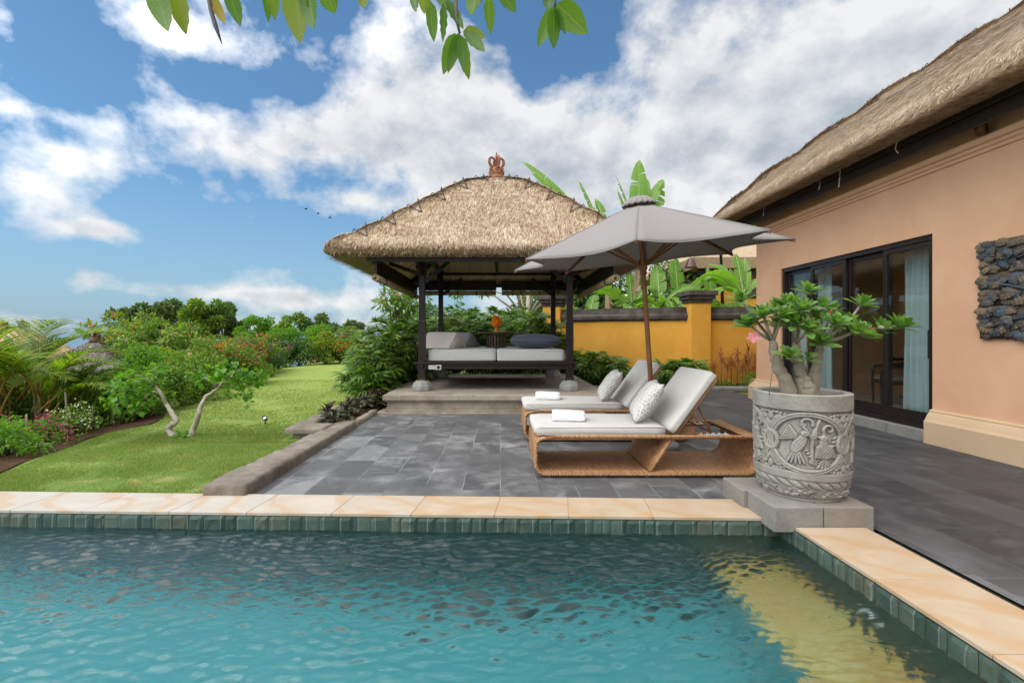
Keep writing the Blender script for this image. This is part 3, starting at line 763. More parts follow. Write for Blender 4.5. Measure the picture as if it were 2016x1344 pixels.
for s, z in ((.42, 3.43),):
    xa, xb, ya, yb = PCX-PAX*s, PCX+PAX*s, PCY-PAY*s, PCY+PAY*s
    for q in (((xa, ya), (xb, ya)), ((xb, ya), (xb, yb)), ((xb, yb), (xa, yb)), ((xa, yb), (xa, ya))): b.beam((*q[0], z), (*q[1], z), .06, .08)
for sx_ in (-1, 1):
    for sy_ in (-1, 1): b.beam((PCX+sx_*PAX*.78, PCY+sy_*PAY*.78, 2.66), (PCX+sx_*PAX*.06, PCY+sy_*PAY*.06, 4.18), .07, .09)
pk(b.build('purlin', M_DARKWOOD, pav))
for a in range(4):
    for i in range(13):
        q = (i-6)/6*.80
        s1 = max(.12, abs(q)); A = (q, -.83); B = (q*(.45 if abs(q) < .3 else 1), -s1)
        rot = lambda p: [(p[0], p[1]), (-p[1], p[0]), (-p[0], -p[1]), (p[1], -p[0])][a]
        A, B = rot(A), rot(B)
        zf = lambda s: 2.70-.035+float(np.interp(1-s/.975, [0, .149, .93], [0, .03, 1.62]))
        b = MB(); pa = (PCX+A[0]*PAX, PCY+A[1]*PAY, zf(.83)); pb = (PCX+B[0]*PAX, PCY+B[1]*PAY, zf(s1)); b.tube([pa, pb], [.027, .023], 7)
        pk(b.build('bamboo_rafter', M_BAMBOO, pav, True))
# boards and rolled bamboo blinds hung inside the eave
def mat_blind():
    m, t = newmat('woven_bamboo_blind'); o = t.obj(); s = sep(t, o); ang = t.math('ARCTAN2', s[2], s[1])
    w = t.n('ShaderNodeTexWave', {'wave_type': 'BANDS', 'bands_direction': 'X'}, {'Vector': t.n('ShaderNodeCombineXYZ', None, {0: ang}).outputs[0], 'Scale': 8., 'Distortion': .3}).outputs['Fac']
    st = t.rng(t.math('ABSOLUTE', t.math('SUBTRACT', t.math('FRACT', t.math('MULTIPLY', s[0], 2.1)), .5)), .46, .48)
    col = t.mix(t.rng(w, .2, .8), (.42, .31, .18), (.66, .52, .34)); col = t.mix(st, col, (.10, .07, .04))
    out(t, surf(t, col, .7, w, .5, .006, .2)); return m
M_BLIND = mat_blind()
def blind(p, L, rz, nm='rolled_blind'):
    b = MB(); n = 24; V = []
    turns = 2.6; prof = []
    for i in range(64):
        f = i/63; a = f*turns*2*PI; r = .026+.042*f; prof.append((r*math.cos(a), r*math.sin(a)))
    V = [(x, q[0], q[1]) for x in (-L/2, L/2) for q in prof]; k = 64
    b.add(V, [(i, i+1, k+i+1, k+i) for i in range(k-1)])
    o = b.build(nm, M_BLIND, pav, True); o.location = np.array(p)-np.array([PCX, PCY, .32]); o.rotation_euler = (0, 0, rz)
    sm = o.modifiers.new('Solidify', 'SOLIDIFY'); sm.thickness = .006
    for f in (-.36, .36):
        b = MB(); b.tube([(f*L, .072*math.cos(a), .072*math.sin(a)) for a in np.linspace(0, 2*PI, 15)[:-1]], .008, 5, close=True); b.build('tie_band', M_WIRE, o, True)
    return o
blind((-2.13, 9.95, 2.325), 3.95, R(90)); blind((1.96, 9.95, 2.325), 3.95, R(90))
blind((-1.09, 12.05, 2.43), 1.96, 0); blind((1.0, 12.05, 2.43), 1.92, 0)
b = MB(); b.box(-2.155, -2.115, 8.05, 12.0, 2.40, 2.60); pk(b.build('valance_board', M_DARKWOOD, pav, bevel=.004))
b = MB(); b.box(1.945, 1.985, 8.05, 12.0, 2.40, 2.60); pk(b.build('valance_board', M_DARKWOOD, pav, bevel=.004))
b = MB(); b.box(-2.1, -.10, 12.03, 12.07, 2.50, 2.75); b.box(.03, 1.94, 12.03, 12.07, 2.50, 2.75); pk(b.build('valance_board', M_DARKWOOD, pav, bevel=.004))
# built-in day bed between the posts
b = MB()
b.box(-1.60, 1.44, 8.70, 8.83, .815, .85); b.box(-1.60, 1.44, 11.55, 11.68, .815, .85); b.box(-1.56, -1.43, 8.832, 11.548, .815, .849); b.box(1.27, 1.40, 8.832, 11.548, .815, .849)
b.box(-1.56, 1.40, 8.745, 8.80, .72, .813); b.box(-1.56, 1.40, 11.58, 11.64, .72, .813); b.box(-1.53, -1.475, 8.802, 11.578, .722, .812); b.box(1.315, 1.37, 8.802, 11.578, .722, .812)
b.box(-1.47, 1.31, 8.835, 11.545, .79, .83)
for x in POX: b.box(x-.035, x+.035, 8.69, 8.742, .74, .80)
pk(b.build('bed_platform', M_DARKWOOD, pav, bevel=.005))
b = MB(); b.box(-1.335, -1.20, 8.722, 8.745, .716, .80); b.box(-1.20, -1.095, 8.712, 8.745, .712, .804); x = pk(b.build('socket_box', plain('grey_socket_plastic', (.42, .42, .41), (.5, .5, .48), .5, 5, 20, .05), pav, bevel=.004))
b = MB(); b.lathe([(.028, 0), (.028, .006), (.02, .006), (.018, -.004)], 16, (0, 0, 0)); c = b.build('socket_outlet', M_DARK, x, True); c.location = (-1.148, 8.712, .758); c.rotation_euler = (R(90), 0, 0)
# terracotta crown finial
fin = pk(empty('finial')); fin.location = (PCX-PCX, 0, 4.70-.32); fin.parent = pav
KIDS.setdefault(pav.name, []).append(fin)
b = MB(); b.lathe([(.205, 0), (.20, .05), (.16, .09), (.155, .12), (.165, .13), (.15, .15), (.12, .24), (.10, .27)], 20)
rr = random.Random(4)
for k in range(12):
    a = k*PI/6; c, s = math.cos(a), math.sin(a)
    b.add([(c*.13-s*.035, s*.13+c*.035, .13), (c*.13+s*.035, s*.13-c*.035, .13), (c*.19, s*.19, .23+.03*(k % 2)), (c*.10, s*.10, .14)], [(0, 1, 2), (1, 3, 2), (3, 0, 2)])
    b.ball((c*.145, s*.145, .17+.05*(k % 2)), (.03, .03, .035), 8)
b.build('finial_base', M_TERRA, fin, True)
b = MB()
for k in range(4):
    a = k*PI/2+.35; c, s = math.cos(a), math.sin(a)
    loop = [(.06, .24), (.12, .30), (.165, .38), (.16, .46), (.115, .50), (.06, .475), (.025, .42), (.02, .37)]
    b.tube([(r*c, r*s, z) for r, z in loop], [.030, .032, .032, .03, .028, .026, .022, .012], 8)
    b.ball((.125*c, .125*s, .27), (.035, .035, .03), 8)
b.build('scroll', M_TERRA, fin, True)
b = MB(); b.lathe([(.05, .2), (.03, .3), (.028, .36), (.05, .38), (.03, .42), (.022, .5), (.035, .53), (.02, .55), (.012, .58), (.02, .595), (.004, .62)], 12); b.build('spike', M_TERRA, fin, True)

# ------------------------------------------------------------------ stone platform under the pavilion
o = empty('stone_platform', (-.07, 10.3, 0), 0, 'taupe stone platform with a moulded edge that carries the thatched pavilion', 'platform')
b = MB(); b.box(-2.03, 1.92, 8.08, 12.6, .225, .32); off(b.build('top_slab', M_PLINTH, o, bevel=.014, seg=3), o)
b = MB(); b.box(-2.0, 1.89, 8.11, 12.57, .196, .224); b.box(-1.965, 1.855, 8.145, 12.53, .07, .195); off(b.build('riser', M_PLINTHSIDE, o, bevel=.006), o)
b = MB(); b.box(-2.0, 1.89, 8.115, 12.56, .03, .069); b.box(-2.13, 1.95, 8.06, 12.6, -.05, .029); off(b.build('base_course', M_PLINTHSIDE, o, bevel=.008), o)

# ------------------------------------------------------------------ things on the day bed
def fabric(name, c1, c2, sc=260, bstr=.35, rough=.9):
    m, t = newmat(name); o = t.obj()
    w1 = t.n('ShaderNodeTexWave', {'bands_direction': 'X'}, {'Vector': o, 'Scale': sc, 'Distortion': 1.5, 'Detail': 1.}).outputs['Fac']; w2 = t.n('ShaderNodeTexWave', {'bands_direction': 'Y'}, {'Vector': o, 'Scale': sc, 'Distortion': 1.5, 'Detail': 1.}).outputs['Fac']
    n = t.noise(o, 90, 4, .7); nn = t.noise(o, 3, 4, .6)
    f = t.math('ADD', t.math('MULTIPLY', t.math('ADD', w1, w2), .25), t.math('MULTIPLY', n, .5))
    col = t.mix(t.rng(f, .3, .7), c1, c2); b = t.math('ADD', f, t.math('MULTIPLY', nn, 1.5))
    out(t, surf(t, col, rough, b, bstr, .004, .15, extra={'Sheen Weight': .15})); return m
M_MATT = fabric('pale_grey_canvas', (.47, .465, .45), (.57, .565, .55))
M_CUSH = fabric('light_oatmeal_canvas', (.50, .475, .44), (.59, .565, .525))
M_TAUPE = fabric('taupe_canvas', (.42, .38, .345), (.52, .475, .44)); M_TAUPEDARK = fabric('grey_canvas', (.20, .20, .205), (.26, .26, .265))
M_NAVY = fabric('slate_blue_canvas', (.055, .068, .098), (.085, .10, .135))

def cushion_box(b, x0, x1, y0, y1, z0, z1, r=.03, puff=.012, n=10, seed=0):
    """soft box: rounded edges, slightly domed faces"""
    c = np.array([(x0+x1)/2, (y0+y1)/2, (z0+z1)/2]); h = np.array([x1-x0, y1-y0, z1-z0])/2
    V = []; F = []; idx = {}
    def face(ax, sg):
        u, v = [(1, 2), (2, 0), (0, 1)][ax]; I = []
        for j in range(n+1):
            for i in range(n+1):
                p = np.zeros(3); p[ax] = sg; p[u] = math.sin((i/n-.5)*PI)*.5*2 if False else (i/n*2-1); p[v] = (j/n*2-1)
                q = p*h; inner = np.clip(q, -(h-r), h-r); d = q-inner; L = np.linalg.norm(d)
                if L > 1e-9: q = inner+d/L*r
                uu, vv = (1-p[u]**2), (1-p[v]**2); q[ax] += sg*puff*uu*vv*(.6+.8*vnoise(np.array([q*5+seed]))[0])
                key = tuple(np.round(q, 5)); 
                if key not in idx: idx[key] = len(V); V.append(c+q)
                I.append(idx[key])
        for j in range(n):
            for i in range(n):
                a = j*(n+1)+i; f = (I[a], I[a+1], I[a+n+2], I[a+n+1]); F.append(f if sg > 0 else f[::-1])
    for ax in range(3):
        for sg in (-1, 1): face(ax, sg)
    return b.add(V, [f for f in F if len(set(f)) == 4])
def mattress(x0, x1, label, seed):
    o = empty('mattress', ((x0+x1)/2, 10.19, .85), 0, label, 'mattress')
    b = MB(); cushion_box(b, x0, x1, 8.86, 11.5, .853, 1.085, .035, .008, 16, seed); off(b.build('cover', M_MATT, o, True), o)
    for z in (.885, 1.055):
        b = MB(); b.tube([(x0+.035, 8.858, z), (x1-.035, 8.858, z)], .006, 6); off(b.build('piping', M_MATT, o, True), o)
mattress(-1.37, -.075, 'pale grey mattress half under the wedge cushions in the pavilion', 1)
mattress(-.07, 1.225, 'pale grey mattress half under the round blue cushion in the pavilion', 2)
def wedge(loc, rz, L, mat, label, sy=.28, h=.34):
    o = empty('wedge_cushion', loc, rz, label, 'cushion', 'triangular wedge cushions on the day bed')
    b = MB(); n = 14; V = []; m = 12
    tri = [(-sy, 0), (sy, 0), (0, h)]; prof = []
    for i in range(3):
        a, c = tri[i], tri[(i+1) % 3]; prev = tri[i-1]
        for f in (.0, .06, .2, .4, .6, .8, .94):
            p = (a[0]+(c[0]-a[0])*f, a[1]+(c[1]-a[1])*f)
            if f == 0: p = (a[0]*.94, a[1]*.94+h*.33*.06)
            prof.append(p)
    k = len(prof)
    for i in range(n+1):
        f = i/n; e = .93 if i in (0, n) else 1
        for p in prof: V.append((-L/2+L*f, p[0]*e, h*.33+(p[1]-h*.33)*e+.004*math.sin(5*f+p[0]*9)))
    F = [(i*k+j, i*k+(j+1) % k, (i+1)*k+(j+1) % k, (i+1)*k+j) for i in range(n) for j in range(k)]+[tuple(range(k-1, -1, -1)), tuple(n*k+j for j in range(k))]
    b.add(V, F); b.build('cover', mat, o, True)
    for x in (-L/2, L/2):
        b = MB(); b.tube([(x, p[0]*.95, h*.33+(p[1]-h*.33)*.95) for p in (tri[0], tri[1], tri[2])], .007, 6, close=True); b.build('piping', mat, o, True)
    return o
wedge((-1.16, 9.42, 1.09), R(-36), .80, M_TAUPE, 'light taupe wedge cushion lying behind the left front post of the pavilion')
wedge((-.93, 10.35, 1.09), R(-36), .80, M_TAUPEDARK, 'darker grey wedge cushion behind the light taupe one on the day bed')
# big blue floor cushion
o = empty('floor_cushion', (.70, 9.4, 1.09), 0, 'plump slate blue cushion lying on the right of the pale mattress', 'cushion')
b = MB(); n = 36; V = []; F = []; m = 14
for j in range(m+1):
    tt = -PI/2+PI*j/m
    for i in range(n):
        a = 2*PI*i/n; c = abs(math.cos(a))**.62*np.sign(math.cos(a)); s = abs(math.sin(a))**.62*np.sign(math.sin(a)); r = abs(math.cos(tt))**.55
        w = .012*math.sin(a*9+j)*(1-abs(math.sin(tt)))
        V.append((.50*c*r+w, .42*s*r+w, .145+.135*math.sin(tt)*(1+.05*math.sin(3*a))+.01*vnoise(np.array([[c*4, s*4, tt*3]]))[0]))
for j in range(m):
    for i in range(n): F.append((j*n+i, j*n+(i+1) % n, (j+1)*n+(i+1) % n, (j+1)*n+i))
b.add(V, F); b.build('cover', M_NAVY, o, True)
b = MB(); b.tube([(.503*abs(math.cos(a))**.62*np.sign(math.cos(a)), .423*abs(math.sin(a))**.62*np.sign(math.sin(a)), .145) for a in np.linspace(0, 2*PI, 41)[:-1]], .006, 6, close=True); b.build('seam', M_NAVY, o, True)
# low round table with slatted drum
M_TABLE = mat_wood('brown_table_wood', (.055, .032, .024), (.10, .062, .045), .4)
o = empty('tray_table', (-.085, 10.2, 1.088), 0, 'low round dark wooden table with a slatted drum base on the mattress', 'table')
b = MB(); b.lathe([(.0, .30), (.38, .298), (.405, .305), (.41, .32), (.40, .332), (.0, .332)], 40); b.build('tabletop', M_TABLE, o, True)
for k in range(22):
    a = k*2*PI/22; b = MB(); b.box(-.011, .011, -.015, .015, .02, .30); x = b.build('slat', M_TABLE, o); x.location = (.205*math.cos(a), .205*math.sin(a), 0); x.rotation_euler = (0, 0, a)
b = MB(); b.lathe([(.23, 0), (.235, .02), (.15, .02), (.15, 0)], 32); b.build('foot_ring', M_TABLE, o, True)
# marigold offering
M_ORANGE = plain('orange_marigold', (1.0, .36, .012), (.95, .24, .008), .7, 40, 60, .6); M_GOBLET = plain('orange_lacquer', (.80, .24, .05), (.70, .18, .03), .35, 12, 30, .1)
o = empty('flower_offering', (-.09, 10.2, 1.42), 0, 'orange marigold ball in an orange footed bowl on the round table', 'flower offering')
b = MB(); b.lathe([(.07, 0), (.072, .012), (.035, .03), (.028, .075), (.04, .10), (.085, .135), (.095, .155)], 20); b.build('goblet', M_GOBLET, o, True)
rng = np.random.default_rng(3); n = 420; d = rdir(n, rng); T, Fq = leaf_t(.8, .2, .2, 1); P = d*np.array([.085, .085, .105])+np.array([0, 0, .235]); P[:, 2] = np.maximum(P[:, 2], .15)
V, F = scatter(T, Fq, P, nrm(d+rng.normal(size=(n, 3))*.7), d, rng.uniform(.02, .034, n)); b = MB(); b.add(V, F); b.ball((0, 0, .235), (.080, .080, .10), 16); b.build('marigold', M_ORANGE, o)
# ================================================================== villa on the right
def mat_plaster(name, c1, c2, stain=None, bstr=.12, bs=50):
    m, t = newmat(name); o = t.obj(); n = t.noise(o, 1.3, 6, .6, .3); n2 = t.noise(o, bs, 4, .65); n3 = t.noise(t.vmath('MULTIPLY', o, (1, 1, .35)), 2.2, 7, .7)
    col = t.mix(t.rng(n, .35, .66), c1, c2)
    if stain: col = t.mix(t.rng(n3, .55, .75, 0, .5), col, stain)
    b = t.math('ADD', t.math('MULTIPLY', n2, .5), t.math('MULTIPLY', t.noise(o, 7, 5, .6), .8))
    out(t, surf(t, col, .85, b, bstr, .006, .2)); return m
M_PEACH = mat_plaster('peach_plaster', (.62, .36, .22), (.68, .41, .26), (.54, .32, .20), .2); M_SAND = mat_plaster('sand_plaster', (.52, .375, .235), (.57, .415, .265))
M_OCHRE = mat_plaster('ochre_plaster', (.70, .335, .045), (.78, .41, .075), (.60, .30, .05), .35, 18)
M_FRAME = mat_wood('dark_bronze_frame', (.012, .008, .007), (.022, .016, .014), .3)
m, t = newmat('window_glass'); g = t.geo()
cs = t.math('ABSOLUTE', t.n('ShaderNodeVectorMath', {'operation': 'DOT_PRODUCT'}, {0: g.outputs['Normal'], 1: g.outputs['Incoming']}).outputs['Value'])
fr = t.math('ADD', t.math('MULTIPLY', t.math('POWER', t.math('SUBTRACT', 1., cs), 5.), .93), .055)
tr = t.n('ShaderNodeBsdfTransparent', None, {'Color': (.93, .96, .95, 1)}).outputs[0]; gl = t.n('ShaderNodeBsdfGlossy', None, {'Roughness': .01, 'Color': (1, 1, 1, 1)}).outputs[0]
out(t, t.n('ShaderNodeMixShader', None, {0: fr, 1: tr, 2: gl}).outputs[0]); M_GLASS = m

WX, WY1, WY0 = 5.45, 9.99, -3.5
DY0, DY1, DZ0, DZ1 = 5.92, 9.12, .15, 2.635
villa = empty('villa', (8.5, 4, 0), 0, 'peach villa with deep thatched roof and dark glazed sliding doors beside the patio', 'villa')
def vk(o): o.location = (-8.5, -4, 0); return o
b = MB()
b.box(WX, WX+.22, WY0, DY0, 0, 3.95); b.box(WX, WX+.22, DY1, WY1, 0, 3.95); b.box(WX, WX+.22, DY0, DY1, DZ1, 3.95); b.box(WX, WX+.22, DY0, DY1, -.1, .0)
b.box(WX+.22, 12.4, WY1-.22, WY1, 0, 3.95); b.box(12.18, 12.4, WY0, WY1-.22, 0, .9); b.box(12.18, 12.4, WY0, WY1-.22, 2.5, 3.95)
b.box(WX+.22, 12.4, WY0, WY0+.2, 0, 3.95)
vk(b.build('wall', M_PEACH, villa))
# skirting with a moulded top
def run_profile(b, prof, y0, y1, sx=-1, x0=WX):
    """prof: (out, z) pairs, extruded along Y"""
    k = len(prof); V = [(x0+sx*p[0], y, p[1]) for y in (y0, y1) for p in prof]
    b.add(V, [(i, i+1, k+i+1, k+i) for i in range(k-1)]+[tuple(range(k)), tuple(range(2*k-1, k-1, -1))])
SK = [(0.001, -.05), (.115, -.05), (.115, .27), (.105, .285), (.095, .30), (.082, .33), (.06, .37), (.045, .385), (.045, .405), (.03, .42), (.001, .42)]
b = MB(); run_profile(b, SK, WY0, DY0-.004); run_profile(b, SK, DY1+.004, WY1+.11)
k = len(SK); V = [(x, WY1+p[0], p[1]) for x in (WX-.11, 12.4) for p in SK]; b.add(V, [(i, i+1, k+i+1, k+i) for i in range(k-1)])
vk(b.build('skirting', M_SAND, villa))
CO = [(0.001, 3.40), (.02, 3.40), (.022, 3.44), (.04, 3.45), (.042, 3.485), (.07, 3.50), (.085, 3.54), (.085, 3.56), (.001, 3.57)]
b = MB(); run_profile(b, CO, WY0, WY1+.05); vk(b.build('cornice', M_PEACH, villa))
b = MB(); b.box(5.14, 5.20, WY0-.4, 10.6, 3.615, 3.80); b.box(5.09, 5.14, WY0-.4, 10.65, 3.745, 3.885); b.box(5.20, 12.4, 10.54, 10.6, 3.615, 3.80)
vk(b.build('eave_fascia', M_DARKWOOD, villa, bevel=.005))
b = MB(); b.box(5.20, WX-.001, WY0-.3, 10.5, 3.80, 3.83); b.box(WX, 12.4, WY1+.001, 10.5, 3.80, 3.83); vk(b.build('soffit_board', M_SAND, villa))
# thatched roof: eave at x=4.8, far hip corner at y=10.95
EX, EY = 4.78, 10.97
_HT = np.array([0, .12, .3, .83, 2.04, 3.5, 4.6, 8]); _HZ = np.array([3.86, 4.04, 4.20, 4.66, 5.54, 6.52, 7.1, 7.2])
def villa_z(x, y):
    x = np.asarray(x, float); y = np.asarray(y, float); a = x-EX; b_ = EY-y; s = np.minimum(a, b_); h = s/np.maximum(np.maximum(a, b_), 1e-5)
    hump = np.abs(np.sin(PI*(s*1.45+.15)))**.8
    return np.interp(s, _HT, _HZ)+(.04+.085*hump)*ss(.1, .5, s)*np.clip(h, 0, 1)**5+.035*(fbm(np.stack([x*2.7, y*2.7, 0*x], -1), 3, 6)-.5)
xs = np.concatenate([[EX+.001], np.linspace(EX+.05, 13.2, 110)]); ys = np.concatenate([np.linspace(-3.9, EY-.05, 130), [EY-.001]])
X, Y = np.meshgrid(xs, ys); Z = villa_z(X, Y)-.014; V = np.stack([X, Y, Z], -1).reshape(-1, 3); n1, n2 = len(xs), len(ys); I = np.arange(n1*n2).reshape(n2, n1)
F = np.stack([I[:-1, :-1], I[:-1, 1:], I[1:, 1:], I[1:, :-1]], -1).reshape(-1, 4)
e1 = I[::-1, 0]; e2 = I[-1, :]; edge = np.concatenate([I[:, 0], I[-1, 1:]]); EV = V[edge]; k = len(edge)
def inn(d, z): return np.stack([np.maximum(EV[:, 0], EX+d), np.minimum(EV[:, 1], EY-d), np.full(k, z)], -1)
L1, L2, L3 = inn(-.015, 3.845), inn(.03, 3.80), inn(.36, 3.835); VV = np.concatenate([V, L1, L2, L3]); FF = [F]; prev = edge
L1[:, 0] = np.where(EV[:, 0] < EX+.01, EX-.012, EV[:, 0]); VV = np.concatenate([V, L1, L2, L3])
for li in range(3):
    cur = n1*n2+li*k+np.arange(k); FF.append(np.stack([prev[:-1], prev[1:], cur[1:], cur[:-1]], -1)); prev = cur
vroof = vk(link_obj('roof', npmesh('roof', VV, np.concatenate(FF), [M_THATCHBASE], True), villa))
def villa_pts(rng, n):
    m_ = n*4; x = EX+.02+rng.uniform(0, 1, m_)**1.15*4.7; y = rng.uniform(1.8, EY-.02, m_); k = (y > x*.55) & (x-EX < 4.9); return x[k][:n], y[k][:n]
rng = np.random.default_rng(31)
xx, yy = villa_pts(rng, 72000); pool_ = [xx, yy]
(sv, sf), _ = thatch(villa, villa_z, lambda r, n: (xx, yy), len(xx), 9, M_STRAW, .14, .34, .0095, .5)
n = 22000; y = rng.uniform(2.2, EY, n); x = EX+rng.uniform(-.01, .05, n); P = np.stack([x, y, rng.uniform(3.80, 4.02, n)], -1); P[:, 0] += (P[:, 2]-3.83)*.5
Dn = nrm(np.array([-.55, 0, -.7])+rng.normal(size=(n, 3))*.24); L = rng.uniform(.06, .15, n)*(1+.5*(rng.uniform(size=n) > .98)); fr_ = blade_strands(P-Dn*L[:, None]*.6, Dn, np.tile([-.8, 0, .4], (n, 1)), L, rng.uniform(.6, 1.2, n)*.009, rng.uniform(-.04, .1, n), rng)
n = 16000; P = np.stack([EX+rng.uniform(.0, .40, n), rng.uniform(2.2, EY-.1, n), np.full(n, 3.80)], -1); P[:, 2] += (P[:, 0]-EX)*.08-.004
D3 = nrm(np.array([-1., 0, -.02])+rng.normal(size=(n, 3))*np.array([.2, .25, .05])); un = blade_strands(P, D3, np.tile([0, 0, -1.], (n, 1)), rng.uniform(.1, .26, n), rng.uniform(.6, 1.2, n)*.009, rng.uniform(0, .1, n), rng)
n = 11000; s = rng.uniform(.05, 5.0, n); w = rng.normal(size=n)*.16*(.5+.2*s); x = EX+s+np.maximum(w, 0); y = EY-s-np.maximum(-w, 0); k = y > x*.5; x, y, w = x[k], y[k], w[k]; n = len(x)
H2 = nrm(np.array([[-.71, .71]])*.7+np.where((w > 0)[:, None], np.array([[.25, .97]]), np.array([[-.97, -.25]]))*(.4+1.2*np.abs(w)[:, None])+rng.normal(size=(n, 2))*.2); e = .13
D4 = nrm(np.concatenate([H2, ((villa_z(x+H2[:, 0]*e, y+H2[:, 1]*e)-villa_z(x-H2[:, 0]*e, y-H2[:, 1]*e))/(2*e))[:, None]], 1)); N4 = nrm(np.array([[-.3, .3, 1.]])+rng.normal(size=(n, 3))*.1); L = rng.uniform(.16, .36, n)
hv_, hf_ = blade_strands(np.stack([x, y, villa_z(x, y)+.018], -1)-D4*L[:, None]*.5, D4, N4, L, rng.uniform(.6, 1.3, n)*.010, rng.uniform(-.02, .06, n), rng)
link_obj('hip_thatch', npmesh('hip_thatch', hv_, hf_, [M_STRAWWARM]), vroof)
sv, sf = joinVF([(sv, sf), fr_, un])
link_obj('thatch', npmesh('thatch', sv, sf, [M_STRAW]), vroof)
for i in range(10):
    s = .42+i*.69*.62+.02
    for w in (0, 1):
        b = MB(); pts = []; a0 = np.array([s-.16, s+.42]); tp = np.array([s-.02+.16*w, s-.02+.16*w]); a1 = np.array([s+.45+.25*w, s-.12+.2*w]); tp = 2*tp-(a0+a1)/2
        for kk in range(15):
            f = kk/14; p = a0*(1-f)**2+2*f*(1-f)*tp+a1*f*f; x, y = EX+p[0], EY-p[1]; pts.append((x, y, float(villa_z(x, y))+.045+.02*math.sin(PI*f)))
        b.tube(pts, .007, 5); b.build('binding_cane', M_WIRE, vroof, True)
# loose straws hanging from the eave
rr = random.Random(5)
for y in (8.9, 7.35, 5.9, 6.9):
    b = MB(); b.tube([(5.0, y, 3.82), (5.0+rr.uniform(-.02, .02), y+.02, 3.70), (5.0, y+rr.uniform(-.04, .04), 3.52+rr.uniform(0, .12))], [.006, .005, .009], 5)
    vk(b.build('loose_straw', M_STRAW, villa))
# small copper spotlights under the soffit
M_COPPER = plain('brown_copper', (.10, .045, .028), (.16, .075, .045), .35, 9, 40, .05, metal=.7)
def spot(p, tilt):
    o = empty('spotlight', p); o.parent = villa; KIDS.setdefault(villa.name, []).append(o); o.location = np.array(p)-np.array([8.5, 4, 0])
    b = MB(); b.lathe([(.018, 0), (.018, .09), (.04, .09), (.04, .10)], 10); b.build('bracket', M_COPPER, o, True)
    b = MB(); b.lathe([(.0, .005), (.052, .01), (.055, -.02), (.052, -.03), (.055, -.04), (.055, -.15), (.047, -.155), (.044, -.12), (0, -.11)], 20); x = b.build('barrel', M_COPPER, o, True); x.rotation_euler = (R(8), R(tilt), 0)
spot((5.32, 5.20, 3.72), -14)
# sliding door: frame, four leaves, glass
M_STEP = mat_old_stone('grey_step_stone', (.20, .195, .18), (.28, .27, .25), (.14, .135, .125))
b = MB()
for k in range(5): b.box(WX-.06, WX+.2, DY0+.004+.64*k+.003, DY0+.64*(k+1)-.003, -.04, .135)
vk(b.build('door_step', M_STEP, villa, bevel=.006))
door = vk(empty('door')); door.parent = villa; KIDS.setdefault(villa.name, []).append(door)
b = MB(); b.box(WX+.03, WX+.17, DY0, DY0+.06, DZ0, DZ1); b.box(WX+.03, WX+.17, DY1-.06, DY1, DZ0, DZ1); b.box(WX+.032, WX+.168, DY0+.06, DY1-.06, DZ1-.07, DZ1); b.box(WX+.032, WX+.168, DY0+.06, DY1-.06, .136, DZ0+.05)
b.build('frame', M_FRAME, door, bevel=.004)
cuts = [5.98, 6.72, 7.50, 8.30, 9.06]
for k in range(4):
    x0 = WX+(.045, .105, .045, .105)[k]; y0, y1 = cuts[k]-.025, cuts[k+1]+.025
    b = MB(); b.box(x0, x0+.045, y0, y0+.065, DZ0+.05, DZ1-.07); b.box(x0, x0+.045, y1-.065, y1, DZ0+.05, DZ1-.07); b.box(x0+.002, x0+.043, y0+.065, y1-.065, DZ1-.14, DZ1-.072); b.box(x0+.002, x0+.043, y0+.065, y1-.065, DZ0+.052, DZ0+.20)
    b.build('sash', M_FRAME, door, bevel=.004)
    b = MB(); b.box(x0+.018, x0+.026, y0+.06, y1-.06, DZ0+.19, DZ1-.13); b.build('pane', M_GLASS, door)
b = MB(); b.box(WX+.036, WX+.044, 6.0, 6.03, 1.05, 1.42); b.build('handle', M_DARK, door, bevel=.004)
b = MB(); b.box(WX+.096, WX+.104, 8.20, 8.235, 2.25, 2.5); b.build('latch', M_COPPER, door)
# room behind the glass
M_FLOORIN = plain('polished_cream_floor', (.46, .40, .33), (.54, .48, .40), .12, 3, 30, .02)
M_ROOM = plain('warm_room_wall', (.36, .32, .26), (.40, .36, .30), .8, 3, 30, .1); M_CEIL = plain('dark_room_ceiling', (.10, .075, .055), None, .8, bs=20, bstr=.1)
b = MB(); b.box(WX+.17, 12.18, WY0+.2, WY1-.22, .10, .146); vk(b.build('room_floor', M_FLOORIN, villa))
b = MB(); b.box(WX+.22, 12.18, WY0+.2, WY1-.22, 3.05, 3.1); vk(b.build('room_ceiling', M_CEIL, villa))
b = MB(); b.box(10.2, 10.3, 3.2, 7.6, .146, 3.05); b.box(WX+.22, 10.3, 3.1, 3.2, .146, 3.05); b.box(10.2, 10.3, 9.3, WY1-.22, .146, 3.05); vk(b.build('room_wall', M_ROOM, villa))
def cloth(name, c, trans):
    m, t = newmat(name); p = surf(t, c, .9, t.noise(t.vmath('MULTIPLY', t.obj(), (1, 1, .1)), 60, 3), .2, .004, .1); tr = t.n('ShaderNodeBsdfTranslucent', None, {'Color': c4(c)}).outputs[0]
    out(t, t.n('ShaderNodeMixShader', None, {0: trans, 1: p, 2: tr}).outputs[0]); return m
M_CURT = cloth('pale_blue_drape', (.50, .60, .62), .3); M_SHEER = cloth('cream_sheer', (.70, .63, .50), .55)
